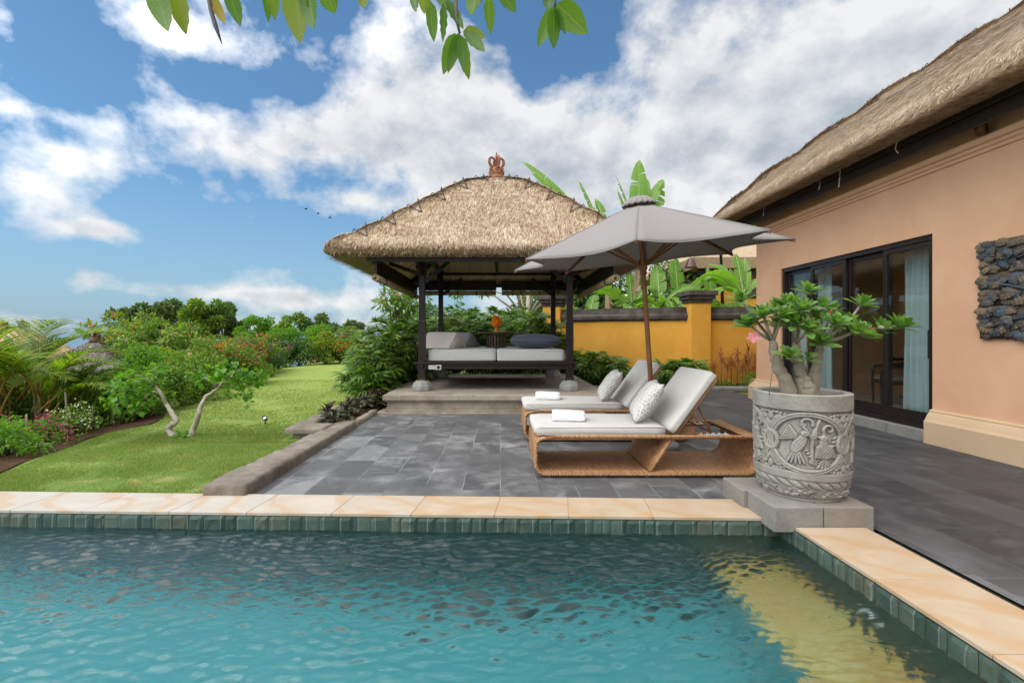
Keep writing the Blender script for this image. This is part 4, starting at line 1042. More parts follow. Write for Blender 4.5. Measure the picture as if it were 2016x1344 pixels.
def curtain(x, y0, y1, z0, z1, mat, label, amp=.04, pitch=.11, group='curtains behind the glazed doors', alongx=False):
    o = empty('curtain', (x, (y0+y1)/2, z0), 0, label, 'curtain', group); b = MB(); L = y1-y0; nu = int(L/pitch*10)
    def fn(u, v):
        s = -L/2+L*u; w = amp*(math.sin(2*PI*s/pitch+.8*math.sin(3*s))+.3*math.sin(2*PI*s/pitch*2.3+v*2))*(1-.35*v)
        return (w, s+.01*math.sin(v*5+s*7), v*(z1-z0))
    b.grid(fn, nu, 10); x_ = b.build('fabric', mat, o, True); sm = x_.modifiers.new('Solidify', 'SOLIDIFY'); sm.thickness = .004
    b = MB(); b.tube([(0, -L/2-.05, z1-z0+.01), (0, L/2+.05, z1-z0+.01)], .012, 8); b.build('rod', M_DARK, o, True); return o
curtain(5.80, 6.30, 6.72, .15, 2.62, M_CURT, 'pale blue drape at the near end of the glazed doors, nearest the carved panel')
curtain(5.80, 8.22, 8.64, .15, 2.62, M_CURT, 'pale blue drape behind the second glazed leaf from the far end')
curtain(5.80, 8.86, 9.60, .15, 2.62, M_CURT, 'pale blue drape behind the farthest glazed leaf')
curtain(10.05, 7.4, 8.35, .15, 2.75, M_SHEER, 'cream curtain at the back of the room, left of the lamp'); curtain(10.05, 8.6, 9.4, .15, 2.75, M_SHEER, 'cream curtain at the back of the room, behind the lamp')
# armchair, table, lamp inside
M_CHAIR = mat_wood('black_brown_chair_wood', (.012, .008, .006), (.03, .02, .016), .3); M_SEAT = fabric('brown_seat_fabric', (.09, .065, .045), (.14, .10, .07))
def armchair(p, rz, label):
    o = empty('armchair', p, rz, label, 'chair', 'armchairs seen through the glass')
    for sx_ in (-1, 1):
        b = MB(); b.tube([(sx_*.25, -.24, 0), (sx_*.26, -.25, .44), (sx_*.27, -.25, .60), (sx_*.275, -.19, .665)], [.018, .022, .02, .02], 8); b.build('leg', M_CHAIR, o, True)
        b = MB(); b.tube([(sx_*.23, .27, 0), (sx_*.235, .23, .42), (sx_*.225, .27, .70), (sx_*.21, .34, .98)], [.018, .022, .02, .018], 8); b.build('leg', M_CHAIR, o, True)
        b = MB(); b.tube([(sx_*.275, -.22, .655), (sx_*.28, -.05, .675), (sx_*.25, .14, .69), (sx_*.225, .28, .76)], [.02, .024, .02, .018], 8); b.build('armrest', M_CHAIR, o, True)
    b = MB(); b.box(-.25, .25, -.245, .235, .36, .42); b.build('seat_rail', M_CHAIR, o, bevel=.008)
    b = MB(); cushion_box(b, -.24, .24, -.24, .23, .42, .49, .03, .012, 8); b.build('seat', M_SEAT, o, True)
    b = MB(); b.grid(lambda u, v: ((u-.5)*.42, .25+.07*v+.02*math.cos(PI*(u-.5)), .52+.46*v), 8, 6); x_ = b.build('backrest', M_CHAIR, o, True); sm = x_.modifiers.new('Solidify', 'SOLIDIFY'); sm.thickness = .03
    return o
armchair((6.85, 8.15, .146), R(-115), 'dark wooden armchair in the room, left of the table behind the glass')
armchair((7.75, 8.05, .146), R(70), 'dark wooden armchair deeper in the room, right of the table behind the glass')
o = empty('dining_table', (8.0, 9.0, .146), 0, 'dark round pedestal table deep in the room behind the glass', 'table')
b = MB(); b.lathe([(0, .73), (.5, .725), (.55, .74), (.55, .765), (0, .765)], 32); b.build('tabletop', M_CHAIR, o, True); b = MB(); b.lathe([(.28, 0), (.26, .03), (.06, .09), (.05, .4), (.07, .6), (.16, .72)], 20); b.build('pedestal', M_CHAIR, o, True)
o = empty('sideboard', (9.55, 9.0, .146), 0, 'dark low sideboard under the table lamp inside the room', 'sideboard')
b = MB(); b.box(-.25, .25, -.6, .6, .08, .86); b.build('body', M_CHAIR, o, bevel=.01)
b = MB(); b.box(-.28, .28, -.63, .63, .86, .90); b.build('top', M_CHAIR, o, bevel=.006)
for y in (-.3, .3):
    b = MB(); b.box(-.262, -.25, y-.27, y+.27, .12, .82); d_ = b.build('cupboard_door', M_CHAIR, o, bevel=.004); b = MB(); b.ball((-.275, y-.2*np.sign(y), .5), .014, 8); b.build('knob', M_COPPER, d_, True)
m, t = newmat('lit_lamp_shade'); out(t, t.n('ShaderNodeMixShader', None, {0: .5, 1: surf(t, (.75, .55, .30), .8), 2: t.n('ShaderNodeEmission', None, {'Color': (1, .62, .28, 1), 'Strength': 2.6}).outputs[0]}).outputs[0]); M_SHADE = m
o = empty('table_lamp', (9.5, 8.85, 1.047), 0, 'table lamp with a glowing cream shade inside the room', 'lamp')
b = MB(); b.lathe([(.09, 0), (.09, .02), (.03, .05), (.06, .15), (.07, .25), (.03, .36), (.015, .40), (.015, .48)], 18); b.build('lamp_base', M_COPPER, o, True)
b = MB(); b.lathe([(.20, .45), (.15, .78)], 24, cap=False); x_ = b.build('lamp_shade', M_SHADE, o, True); sm = x_.modifiers.new('Solidify', 'SOLIDIFY'); sm.thickness = .004

# ------------------------------------------------------------------ carved panel on the wall
m, t = newmat('painted_carved_wood'); g = t.geo(); o_ = t.obj(); r = g.outputs['Random Per Island']
col = t.ramp(r, [(0, (.040, .050, .062)), (.22, (.075, .088, .105)), (.34, (.04, .085, .125)), (.42, (.085, .07, .056)), (.6, (.15, .11, .068)), (.8, (.20, .15, .09)), (.92, (.10, .088, .08)), (1, (.065, .075, .09))], 'CONSTANT')
n1 = t.noise(o_, 22, 6, .7); col = t.mix(t.rng(n1, .42, .68, 0, .6), col, (.11, .085, .06)); col = t.mix(t.rng(t.noise(o_, 9, 5, .7), .55, .7, 0, .4), col, (.13, .13, .125))
out(t, surf(t, col, .7, n1, .3, .004, .25)); M_CARVE = m
def acanthus():
    nu, nv = 26, 8; V = []; F = []
    for i in range(nu+1):
        tt = i/nu; w = .30*math.sin(PI*min(1, tt*.9+.08))**.7*(1-.1*tt); lob = .62+.38*abs(math.sin(PI*(tt*4.6+.25)))**.6
        for j in range(nv+1):
            q = j/nv*2-1; x = q*w*lob; sweep = .10*abs(q)**1.5*(.5+abs(math.sin(PI*tt*4.6)))
            z = .10*math.sin(PI*tt*.9)*(1-.45*q*q)-.06*(1-abs(math.sin(PI*(tt*4.6+.25))))*abs(q)+(.035 if j == nv//2 else 0)-.22*max(0, tt-.75)**1.2
            V.append((x, tt-sweep*0+.0+sweep*.6*tt, z))
    for i in range(nu):
        for j in range(nv): a = i*(nv+1)+j; F.append((a, a+1, a+nv+2, a+nv+1))
    return np.array(V), np.array(F)
ATV, ATF = acanthus()
art = empty('carved_panel', (WX, 4.77, 1.85), 0, 'square carved relief of weathered blue and brown leaves on the peach wall', 'wall carving')
rg = np.random.default_rng(12)
for row in range(3):
    zc = (2.216, 1.85, 1.484)[row]-1.85; hh = .176
    b = MB(); b.box(-.03, -.004, -.535, .535, zc-hh+.004, zc+hh-.004)
    n = 84; yc = rg.uniform(-.5, .5, n); zz = zc+rg.uniform(-.162, .162, n); ang = rg.normal(0, .55, n)+np.where(rg.uniform(size=n) < .5, 0, PI)
    # edges get leaves that stick out past the board
    yc[:8] = np.linspace(.46, .50, 8); zz[:8] = zc+np.linspace(-.14, .14, 8); ang[:8] = 0+rg.normal(0, .35, 8); yc[8:12] = -.48; ang[8:12] = PI; zz[8:12] = zc+np.linspace(-.12, .12, 4)
    D_ = np.stack([-.12*np.ones(n), np.cos(ang), np.sin(ang)*.8], -1); S_ = rg.uniform(.11, .17, n); P_ = np.stack([-.022-rg.uniform(0, .032, n), yc, zz], -1)-nrm(D_)*S_[:, None]*.55
    P_[:, 2] = np.clip(P_[:, 2], zc-hh, zc+hh); V, F = scatter(ATV, ATF, P_, D_, np.tile([-1., 0, .15], (n, 1))+rg.normal(size=(n, 3))*.12, np.stack([S_*1.15, S_, S_*1.0], -1))
    V[:, 2] = np.clip(V[:, 2], zc-hh-.008, zc+hh+.008)
    b.add(V, F)
    for yb in ((-.23, .2) if row != 1 else (-.02,)):
        ring = [(.030, 0), (.055, .015), (.05, .04), (.035, .03), (.03, .045), (.0, .05)]
        V = []; k = 18
        for r_, h_ in ring:
            for j in range(k): a = 2*PI*j/k; rr_ = r_*(1+.12*math.sin(a*6)) if r_ > .04 else r_; V.append((-.06-h_, yb+rr_*math.cos(a), zc+rr_*math.sin(a)))
        b.add(V, [(i*k+j, (i+1)*k+j, (i+1)*k+(j+1) % k, i*k+(j+1) % k) for i in range(len(ring)-1) for j in range(k)])
    b.tube([(-.05, -.5+1.0*f, zc+.05*math.sin(7*f+row*2)) for f in np.linspace(0, 1, 24)], .013, 6)
    x_ = b.build('carved_board', M_CARVE, art, True); sm = x_.modifiers.new('Solidify', 'SOLIDIFY'); sm.thickness = .006
# ================================================================== loungers
def mat_wicker():
    m, t = newmat('honey_wicker'); uv = t.n('ShaderNodeTexCoord').outputs['UV']; s = sep(t, uv)
    def weave(u, v):
        row = t.math('FLOOR', v); uu = t.math('ADD', u, t.math('MULTIPLY', row, .5)); fu = t.math('FRACT', uu); fv = t.math('FRACT', v)
        a = t.math('SINE', t.math('MULTIPLY', fu, PI)); c = t.math('SINE', t.math('MULTIPLY', fv, PI)); return t.math('MULTIPLY', t.math('POWER', a, .6), t.math('POWER', c, .6)), t.math('ADD', t.math('MULTIPLY', row, 7.3), t.math('FLOOR', uu))
    h, ident = weave(t.math('MULTIPLY', s[0], 17.), t.math('MULTIPLY', s[1], 44.))
    r = t.n('ShaderNodeTexWhiteNoise', {'noise_dimensions': '1D'}, {'W': ident}).outputs['Value']
    n = t.noise(t.obj(), 5, 4, .6)
    col = t.mix(r, (.36, .175, .075), (.52, .29, .14)); col = t.mix(t.rng(n, .3, .7, 0, .4), col, (.34, .18, .085))
    col = t.mix(t.rng(h, .0, .45), (.085, .035, .014), col)
    out(t, surf(t, col, .5, h, .8, .006, .35)); return m
M_WICK = mat_wicker()
M_ROD = plain('bronze_painted_rod', (.25, .125, .065), (.30, .16, .085), .4, 9, 40, .05, metal=.2)
M_FOOT = plain('pale_nylon_foot', (.62, .62, .60), None, .5, bs=20, bstr=.05)
m, t = newmat('maze_print_cotton'); uv = t.n('ShaderNodeTexCoord').outputs['UV']; v = t.vmath('MULTIPLY', uv, (15, 13, 1))
vo = t.n('ShaderNodeTexVoronoi', {'feature': 'DISTANCE_TO_EDGE', 'voronoi_dimensions': '2D'}, {'Vector': v, 'Scale': 1., 'Randomness': .55}).outputs['Distance']
v2 = t.n('ShaderNodeTexVoronoi', {'feature': 'F1', 'voronoi_dimensions': '2D'}, {'Vector': v, 'Scale': 1., 'Randomness': .55}).outputs['Distance']
k = t.math('MAXIMUM', t.rng(vo, .07, .10, 1, 0), t.rng(t.math('ABSOLUTE', t.math('SUBTRACT', v2, .05)), .09, .13, 1, 0))
col = t.mix(k, (.40, .385, .355), (.70, .685, .645)); out(t, surf(t, col, .9, t.noise(t.obj(), 200, 3), .25, .003, .15)); M_MAZE = m
M_TOWEL = plain('white_terry', (.80, .80, .83), (.86, .86, .88), .95, 30, 220, .7, .006, .1)

def uvsheet(name, pts, y0, y1, mats, parent, thick=.028, ny=6, vs=1.0):
    """sheet swept along Y over an (x,z) profile with uv in metres"""
    d = [0.]
    for a, c in zip(pts, pts[1:]): d.append(d[-1]+math.dist(a, c))
    n = len(pts); V = []; UV = []; F = []
    for j in range(ny+1):
        y = y0+(y1-y0)*j/ny
        for p, s in zip(pts, d): V.append((p[0], y, p[1])); UV.append((y*vs, s*vs))
    for j in range(ny):
        for i in range(n-1): F.append((j*n+i, j*n+i+1, (j+1)*n+i+1, (j+1)*n+i))
    o = link_obj(name, npmesh(name, V, F, mats, True, uv=UV), parent); sm = o.modifiers.new('Solidify', 'SOLIDIFY'); sm.thickness = thick; sm.offset = 0; return o
def arc(cx, cz, r, a0, a1, n=7): return [(cx+r*math.cos(R(a)), cz+r*math.sin(R(a))) for a in np.linspace(a0, a1, n)]
def uvtube(name, pts, rad, parent, mat=None, close=False, n=10):
    b = MB(); b.tube(pts, rad, n, close=close); me = b.mesh(name, mat or M_WICK, True); d = [0.]
    for a, c in zip(pts, pts[1:]): d.append(d[-1]+math.dist(a, c))
    co = []; k = len(pts)
    for i in range(k):
        for j in range(n): co.append((j/n*.09, d[i]*1.0))
    l = me.uv_layers.new(name='UVMap')
    for p in me.polygons:
        for li in p.loop_indices: l.data[li].uv = (co[me.loops[li].vertex_index][1]*.16, co[me.loops[li].vertex_index][1]*.9) if False else (co[me.loops[li].vertex_index][0], co[me.loops[li].vertex_index][1])
    return link_obj(name, me, parent)
LL_, LW_ = 2.16, .82
def make_lounger(loc, label):
    o = empty('sun_lounger', loc, 0, label, 'sun lounger', 'wicker sun loungers on the patio')
    prof = arc(.09, .30, .075, 90, 180, 6)+[(.012, .25)]+arc(.11, .135, .10, 180, 270, 8)+[(.6, .035), (1.1, .035), (1.6, .035)]+[(LL_-.2, .035)]+arc(LL_-.16, .19, .155, 270, 360, 9)+[(LL_, .30), (LL_+.005, .375)]
    prof[0] = (.10, .375)
    uvsheet('frame_shell', prof, .0, LW_, [M_WICK], o, .03)
    rail = prof+[(LL_-.01, .385), (1.3, .388), (.6, .388), (.2, .387)]
    for y in (.004, LW_-.004):
        uvtube('rim', [(p[0], y, p[1]) for p in rail], .019, o, close=True)
    uvsheet('seat_deck', [(.1, .388), (.7, .388), (1.26, .388)], .02, LW_-.02, [M_WICK], o, .02)
    uvsheet('end_deck', [(LL_-.17, .385), (LL_-.01, .385)], .02, LW_-.02, [M_WICK], o, .022)
    uvsheet('divider', [(1.10, .05), (1.205, .21), (1.31, .375)], .012, LW_-.012, [M_WICK], o, .03)
    for x in (.15, 1.08, 1.98):
        for y in (.05, LW_-.05):
            b = MB(); b.lathe([(.016, 0), (.017, .022)], 10, (x, y, .0)); b.build('foot', M_FOOT, o, True)
    # inner support bars and the raising strut
    for y in (.12, LW_-.12):
        b = MB(); b.tube([(1.26, y, .372), (LL_-.1, y, .372)], .014, 8); b.build('side_bar', M_ROD, o, True)
        b = MB()
        for k in range(5): b.box(1.62+.06*k, 1.635+.06*k, y-.012, y+.012, .386, .402)
        b.box(1.60, 1.90, y-.016, y+.016, .380, .388); b.build('notch_rail', M_FOOT, o)
    b = MB(); b.tube([(1.60, .17, .72), (1.60, LW_-.17, .72)], .013, 8); b.build('pivot_bar', M_ROD, o, True)
    b = MB(); b.tube([(1.59, .16, .715), (1.73, .14, .41), (1.73, LW_-.14, .41), (1.59, LW_-.16, .715)], .012, 8); b.build('prop_bar', M_ROD, o, True)
    for y in (.13, LW_-.13):
        b = MB(); b.ball((1.61, y, .72), (.018, .022, .018), 10); b.build('pivot_knob', M_DARK, o, True)
        b = MB(); b.tube([(1.36, y, .40), (1.50, y, .385), (1.72, y, .405)], .011, 8); b.build('stay', M_ROD, o, True)
    # back frame (behind the cushion), cushions
    br = empty('back_frame'); br.parent = o; KIDS.setdefault(o.name, []).append(br); br.location = (1.335, 0, .395); br.rotation_euler = (0, R(-53.5), 0)
    b = MB(); b.tube([(0, .04, -.012), (.66, .04, -.012), (.70, .08, -.012), (.70, LW_-.08, -.012), (.66, LW_-.04, -.012), (0, LW_-.04, -.012)], .015, 8); b.build('back_tube', M_ROD, br, True)
    b = MB(); cushion_box(b, 0, 1.255, .012, LW_-.012, .402, .482, .028, .006, 14, 3); b.build('seat_cushion', M_CUSH, o, True)
    b = MB(); cushion_box(b, 0.005, .705, .012, LW_-.012, .004, .088, .028, .006, 14, 5); b.build('back_cushion', M_CUSH, br, True)
    for z in (.408, .476):
        b = MB(); b.tube([(.02, .013, z), (1.24, .013, z)], .004, 6); b.build('piping', M_CUSH, o, True)
    return o
LX = .325
loungers = [((LX, 4.45, 0), 'near wicker sun lounger with oatmeal cushions, closest to the carved stone pot'), ((LX-.02, 5.96, 0), 'far wicker sun lounger with oatmeal cushions, between the stone platform and the parasol pole')]
L0 = make_lounger(*loungers[0]); L1_ = copy_tree(L0); L1_.location = loungers[1][0]; L1_['label'] = loungers[1][1]

def pillow(loc, rz, label, flip):
    o = empty('throw_pillow', loc, rz, label, 'pillow', 'patterned pillows on the sun loungers')
    n = 22; w, h = .56, .47; V = []; F = []; UV = []
    for side in (1, -1):
        base = len(V)
        for j in range(n+1):
            for i in range(n+1):
                u, v = i/n*2-1, j/n*2-1; pin = 1-.09*(1-(abs(u))**2.)*abs(v)**6-.0; x = u*w/2*(1-.085*(1-v*v)*abs(u)**3); y = v*h/2*(1-.10*(1-u*u)*abs(v)**3)
                th = .085*max(0, (1-u**4)*(1-v**4))**.62+.006*math.sin(9*u+5*v)*(abs(u) > .6)*(1-u**4)
                V.append((x, side*th, y)); UV.append((i/n, j/n))
        for j in range(n):
            for i in range(n):
                a = base+j*(n+1)+i; f = (a, a+1, a+n+2, a+n+1); F.append(f if side < 0 else f[::-1])
    c = link_obj('cover', npmesh('pillow', V, F, [M_MAZE], True, uv=UV), o)
    wd = c.modifiers.new('Weld', 'WELD'); wd.merge_threshold = .0005
    c.rotation_euler = (R(-36), 0, R(-90)); c.location = (0.0, 0, .21)
    return o
pillow((LX+1.17, 4.81, .48), R(-11), 'patterned cream pillow leaning on the near lounger backrest', 0)
pillow((LX+1.15, 6.33, .48), R(-8), 'patterned cream pillow leaning on the far lounger backrest', 1)
def towel(loc, rz, label):
    o = empty('folded_towel', loc, rz, label, 'towel', 'folded towels on the loungers'); o.scale = (1, 1, 1.5)
    b = MB(); rg = np.random.default_rng(2); prof = []
    # one long cloth folded back and forth: closed outline in (y,z)
    hw = .115; t_ = .019; lay = 3
    outl = arc(hw-.030, .030, .030, -90, 90, 9)+[(0, .063)]+arc(-hw+.030, .030, .030, 90, 270, 9)+[(0, 0)]
    n = 16; k = len(outl); V = []
    for i in range(n+1):
        f = i/n; e = 1-.06*(abs(2*f-1)**14)
        for q, p in enumerate(outl):
            w = (fbm(np.array([[f*5, p[0]*20, p[1]*30]]), 3, 4)[0]-.5)*.007
            V.append((-.165+.33*f, p[0]*e+w, max(0, p[1]*e+(.004*math.sin(6*f) if p[1] > .03 else 0)+w)))
    F = [(i*k+j, i*k+(j+1) % k, (i+1)*k+(j+1) % k, (i+1)*k+j) for i in range(n) for j in range(k)]+[tuple(range(k-1, -1, -1)), tuple(n*k+j for j in range(k))]
    b.add(V, F); b.build('folded_cloth', M_TOWEL, o, True)
    # the folded edges that show along the front
    for z, y in ((.020, -hw-.006), (.043, -hw-.002)):
        b = MB(); b.tube([(-.16+.32*f, y+.02+.004*math.sin(5*f), z+.003*math.sin(4*f+z*90)) for f in np.linspace(0, 1, 12)], [.009]+[.0135]*10+[.009], 8); b.build('fold', M_TOWEL, o, True)
    return o
towel((LX+.37, 4.80, .487), R(-6), 'folded white towel on the foot end of the near lounger'); towel((LX+.32, 6.38, .487), R(-4), 'folded white towel on the foot end of the far lounger')

# ================================================================== parasol
m, t = newmat('grey_parasol_canvas'); o_ = t.obj(); n = t.noise(o_, 240, 3, .6); nn = t.noise(o_, 2.0, 4, .6)
col = t.mix(t.rng(n, .3, .7), (.285, .263, .254), (.34, .316, .305)); p = surf(t, col, .85, t.math('ADD', n, nn), .2, .004, .15); tr = t.n('ShaderNodeBsdfTranslucent', None, {'Color': (.36, .33, .31, 1)}).outputs[0]
out(t, t.n('ShaderNodeMixShader', None, {0: .22, 1: p, 2: tr}).outputs[0]); M_CANOPY = m
M_TEAK = mat_wood('oiled_teak_pole', (.165, .060, .024), (.27, .115, .05), .35)
UC = Vector((1.675, 5.537, 2.282)); UR, UA, UTX, UTY, UAP = 1.575, -1.898, -.082, -.046, .625
axis = Vector((UTX, UTY, 1)).normalized()
foot = UC-axis*((UC.z)/axis.z)
um = empty('parasol', foot, 0, 'grey octagonal canvas parasol on a teak pole between the two loungers', 'parasol')
def uk(o): o.location = -foot; return o
def rim(k):
    a = UA+k*PI/4; x, y = UR*math.cos(a), UR*math.sin(a); return UC+Vector((x, y, -x*UTX-y*UTY))
apex = UC+axis*UAP
for k in range(8):
    A, B = rim(k), rim(k+1); b = MB()
    def fn(u, v):
        s = .09+.91*v; p = apex.lerp(A, s).lerp(apex.lerp(B, s), u); q = 4*u*(1-u)
        inward = (UC-p); inward.z = 0
        p = p+axis*(-.055*q*s*math.sin(PI*min(1, s*.9)))+inward*(.19*q*s**4)+axis*(.015*q*s**5)
        return p
    b.grid(fn, 12, 14); o = uk(b.build('canopy_panel', M_CANOPY, um, True)); sm = o.modifiers.new('Solidify', 'SOLIDIFY'); sm.thickness = .003
    b = MB(); b.tube([apex.lerp(A, .09+.91*f)+axis*.004 for f in np.linspace(0, 1, 8)], .0045, 5); b.tube([fn(f, 1.) for f in np.linspace(0, 1, 13)], .005, 5); uk(b.build('hem', M_CANOPY, um, True))
    b = MB(); b.beam(apex-axis*.05, A-axis*.02, .018, .026); uk(b.build('rib', M_TEAK, um))
    b = MB(); b.beam(UC-axis*.10+(A-UC).normalized()*.05, apex.lerp(A, .46)-axis*.035, .015, .022); uk(b.build('strut', M_TEAK, um))
# vent cap with a frilled foot
b = MB()
def capf(u, v):
    a = u*2*PI; fr = 1+.045*math.sin(a*17)*v; r = (.035+.155*v**.8)*fr; h = .10*(1-v**2.2)+.006*math.sin(a*17)*v
    X_ = axis.orthogonal().normalized(); Y_ = axis.cross(X_); return apex+axis*(h-.035)+(X_*math.cos(a)+Y_*math.sin(a))*r
b.grid(capf, 104, 8); o = uk(b.build('vent_cap', M_CANOPY, um, True)); sm = o.modifiers.new('Solidify', 'SOLIDIFY'); sm.thickness = .003
b = MB(); b.tube([foot+axis*.0, foot+axis*1.2, UC+axis*.2, apex-axis*.02], [.030, .029, .027, .024], 14); uk(b.build('pole', M_TEAK, um, True))
b = MB(); b.tube([UC-axis*.22, UC-axis*.16, UC-axis*.155, UC-axis*.11, UC-axis*.05, UC-axis*.03], [.036, .040, .050, .052, .046, .034], 16); uk(b.build('hub', M_TEAK, um, True))
b = MB(); b.tube([apex+axis*.04, apex+axis*.075, apex+axis*.09], [.026, .028, .012], 12); uk(b.build('pole_top', M_TEAK, um, True))
b = MB(); b.tube([UC-axis*.20+Vector((-.05, 0, 0)), UC-axis*.20+Vector((.09, -.02, 0))], .004, 6); uk(b.build('locking_pin', M_ROD, um, True))
M_CONC = plain('grey_concrete', (.22, .22, .215), (.30, .30, .29), .85, 10, 60, .3)
b = MB(); b.lathe([(.27, 0), (.27, .06), (.25, .075), (.05, .085), (.045, .28), (.033, .28)], 28, tuple(foot)); uk(b.build('base', M_CONC, um, True))

# ================================================================== carved stone pot
M_BLOCK = mat_old_stone('pale_granite_block', (.21, .20, .18), (.28, .265, .24), (.26, .20, .15))
o = empty('pot_plinth', (2.25, 3.6, 0), 0, 'low grey granite plinth of butted blocks on the pool corner under the pot', 'plinth')
for k, (x0, x1, y0, y1) in enumerate(((1.905, 2.247, 3.262, 3.62), (2.253, 2.60, 3.262, 3.62), (1.875, 2.23, 3.626, 3.96), (2.236, 2.585, 3.626, 3.96))):
    b = MB(); b.box(x0, x1, y0, y1, -.02, .156); off(b.build('block', M_BLOCK, o, bevel=.008, seg=3), o)
def seg_d(px, py, a, b):
    ax, ay = a; bx, by = b; dx, dy = bx-ax, by-ay; tt = np.clip(((px-ax)*dx+(py-ay)*dy)/(dx*dx+dy*dy+1e-12), 0, 1)
    return np.hypot(px-ax-tt*dx, py-ay-tt*dy), tt
POTC = (2.315, 3.615); POTR, POTH = .322, .765
def pot_height(s, z):
    """relief height (m) over the body at arc length s (m, 0 = towards the pool) and height z"""
    H = np.full(s.shape, -.0205); per = 2*PI*POTR; zc, hr = .425, .205
    def up(mask_d, h):             # raise to h with a rounded shoulder where signed distance < 0
        nonlocal H
        f = np.clip(-mask_d/.012, 0, 1); f = np.sqrt(1-(1-f)**2); H = np.maximum(H, np.where(mask_d < 0, -.0205+(h+.0205)*f, -1))
    def stroke(pts, r0, r1, h):
        for i in range(len(pts)-1):
            d, tt = seg_d(sx_, z, pts[i], pts[i+1]); f0 = i/(len(pts)-1); f1 = (i+1)/(len(pts)-1); up(d-(r0+(r1-r0)*(f0+(f1-f0)*tt)), h)
    def oval(cx, cz, a, b_, rot, h):
        c_, s_ = math.cos(rot), math.sin(rot); u = (sx_-cx)*c_+(z-cz)*s_; v = -(sx_-cx)*s_+(z-cz)*c_; up((np.hypot(u/a, v/b_)-1)*min(a, b_), h)
    def curl(cx, cz, r, a0, a1, r0, r1, h, n=12):
        stroke([(cx+r*(1-.55*i/n)*math.cos(a0+(a1-a0)*i/n), cz+r*(1-.55*i/n)*math.sin(a0+(a1-a0)*i/n)) for i in range(n+1)], r0, r1, h)
    cell = per/4
    s0 = s
    sx_ = (s0+cell/2) % cell-cell/2
    # interlaced double band: one big ring per quarter, linked by a small eye
    for ph in (0, 1):
        c = np.linspace(-cell*.75, cell*.75, 61)
        zz = zc+(1 if ph == 0 else -1)*hr*np.cos(PI*c/cell*1.0)
    ring = np.abs(np.hypot((sx_)/1.2, (z-zc))-hr)-.020; up(ring, .004)
    groove = np.abs(np.hypot(sx_/1.2, z-zc)-hr); H = np.where((groove < .004) & (ring < 0), H-.004, H)
    for sg in (-1, 1):
        ex = sg*cell/2; d = np.abs(np.hypot(sx_-ex, (z-zc)*.82)-.052)-.017; up(d, .006); oval(ex, zc, .022, .032, 0, .0)
        for vz in (-1, 1):
            for q in range(4):
                a = PI/2*vz+sg*(.25+.35*q); oval(ex-sg*.02*q+sg*0, zc+vz*(.105+.022*q), .020, .040-.003*q, sg*vz*(.5+.3*q), -.002+.002*(q % 2))
            curl(ex-sg*.035, zc+vz*.125, .040, PI/2*vz, PI/2*vz+sg*vz*4.6, .012, .008, .003)
            oval(ex-sg*.005, zc+vz*.175, .018, .035, .0, .002)
            for q in range(5): oval(ex-sg*(.02+.028*q), zc+vz*(.205-.004*q*q*.4), .018, .014, .3*q, -.003)
    # two birds and scrolling leaves inside the ring
    inside = np.hypot(sx_/1.2, z-zc) < hr-.01
    H0 = H.copy(); sx_ = sx_/1.17
    # left bird: body, head, beak, wing, tail
    oval(-.050, zc-.010, .036, .080, -.45, .006); oval(-.016, zc+.068, .027, .024, .2, .009); stroke([(.0, zc+.060), (.030, zc+.052)], .011, .004, .007)
    for q in range(7): stroke([(-.065, zc+.035+.004*q), (-.150+.008*q, zc+.015+.017*q)], .012, .010, .002+.0012*q)
    for q in range(5): stroke([(-.075+.006*q, zc-.06), (-.115+.024*q, zc-.145)], .012, .009, .001+.001*(q % 2))
    # right bird
    oval(.088, zc-.050, .050, .060, .1, .006); oval(.083, zc+.043, .026, .024, -.3, .009); stroke([(.065, zc+.046), (.035, zc+.060)], .012, .004, .007)
    oval(.083, zc+.010, .025, .04, 0, .006)
    for q in range(6): stroke([(.050+.004*q, zc-.02), (.038+.008*q, zc-.095)], .011, .010, .007+.001*(q % 2))
    for q in range(5): stroke([(.120+.004*q, zc-.01), (.150-.012*q, zc-.09)], .010, .009, .005+.001*(q % 2))
    for q in range(5): stroke([(.085, zc-.10), (.050+.022*q, zc-.168)], .012, .010, .002+.001*(q % 2))
    # plant between them
    stroke([(.022, zc-.13), (.020, zc-.02), (.030, zc+.08), (.060, zc+.165)], .012, .012, .003); stroke([(.030, zc+.05), (.044, zc+.11), (.062, zc+.17)], .020, .004, .004)
    curl(-.010, zc+.145, .038, -.4, 4.4, .013, .010, .004); stroke([(.020, zc+.03), (-.005, zc+.09), (-.035, zc+.13)], .009, .012, .002)
    curl(.115, zc+.105, .034, 3.4, -1.4, .011, .009, .004); stroke([(.085, zc+.06), (.085, zc+.10)], .009, .010, .002)
    for q in range(6):
        a = -2.5+q*.38; stroke([(.015, zc-.135), (.015+.06*math.cos(a+1.9), zc-.135+.075*math.sin(a+1.9)+.02)], .013, .004, .0)
    for q in range(5): oval(-.01+.01*q, zc-.05-.02*q, .016, .010, .6*q, .0)
    for q in range(5): oval(.155-.006*q, zc+.045-.028*q, .020, .010, .7-.2*q, -.002)
    fe = (np.sin(sx_*330+z*60)*np.sin(z*300))*.0016; H = np.where(inside & (H > H0+.002), H+fe, H)
    H = np.where(inside, H, H0)
    return H, s0
nu, nv = 760, 330
S_, Z_ = np.meshgrid(np.linspace(0, 2*PI*POTR, nu, endpoint=False), np.linspace(0, POTH, nv))
H, s0 = pot_height(S_, Z_)
body = (Z_ > .215) & (Z_ < .655)
top = np.clip((Z_-.655)/.006, 0, 1); H = np.where(body, H, 0.)
H = np.where(Z_ >= .655, .004+.0*top, H)
band2 = (Z_ <= .215) & (Z_ > .158); H = np.where(band2, .0015+.002*(np.abs(Z_-.186) < .022), H)
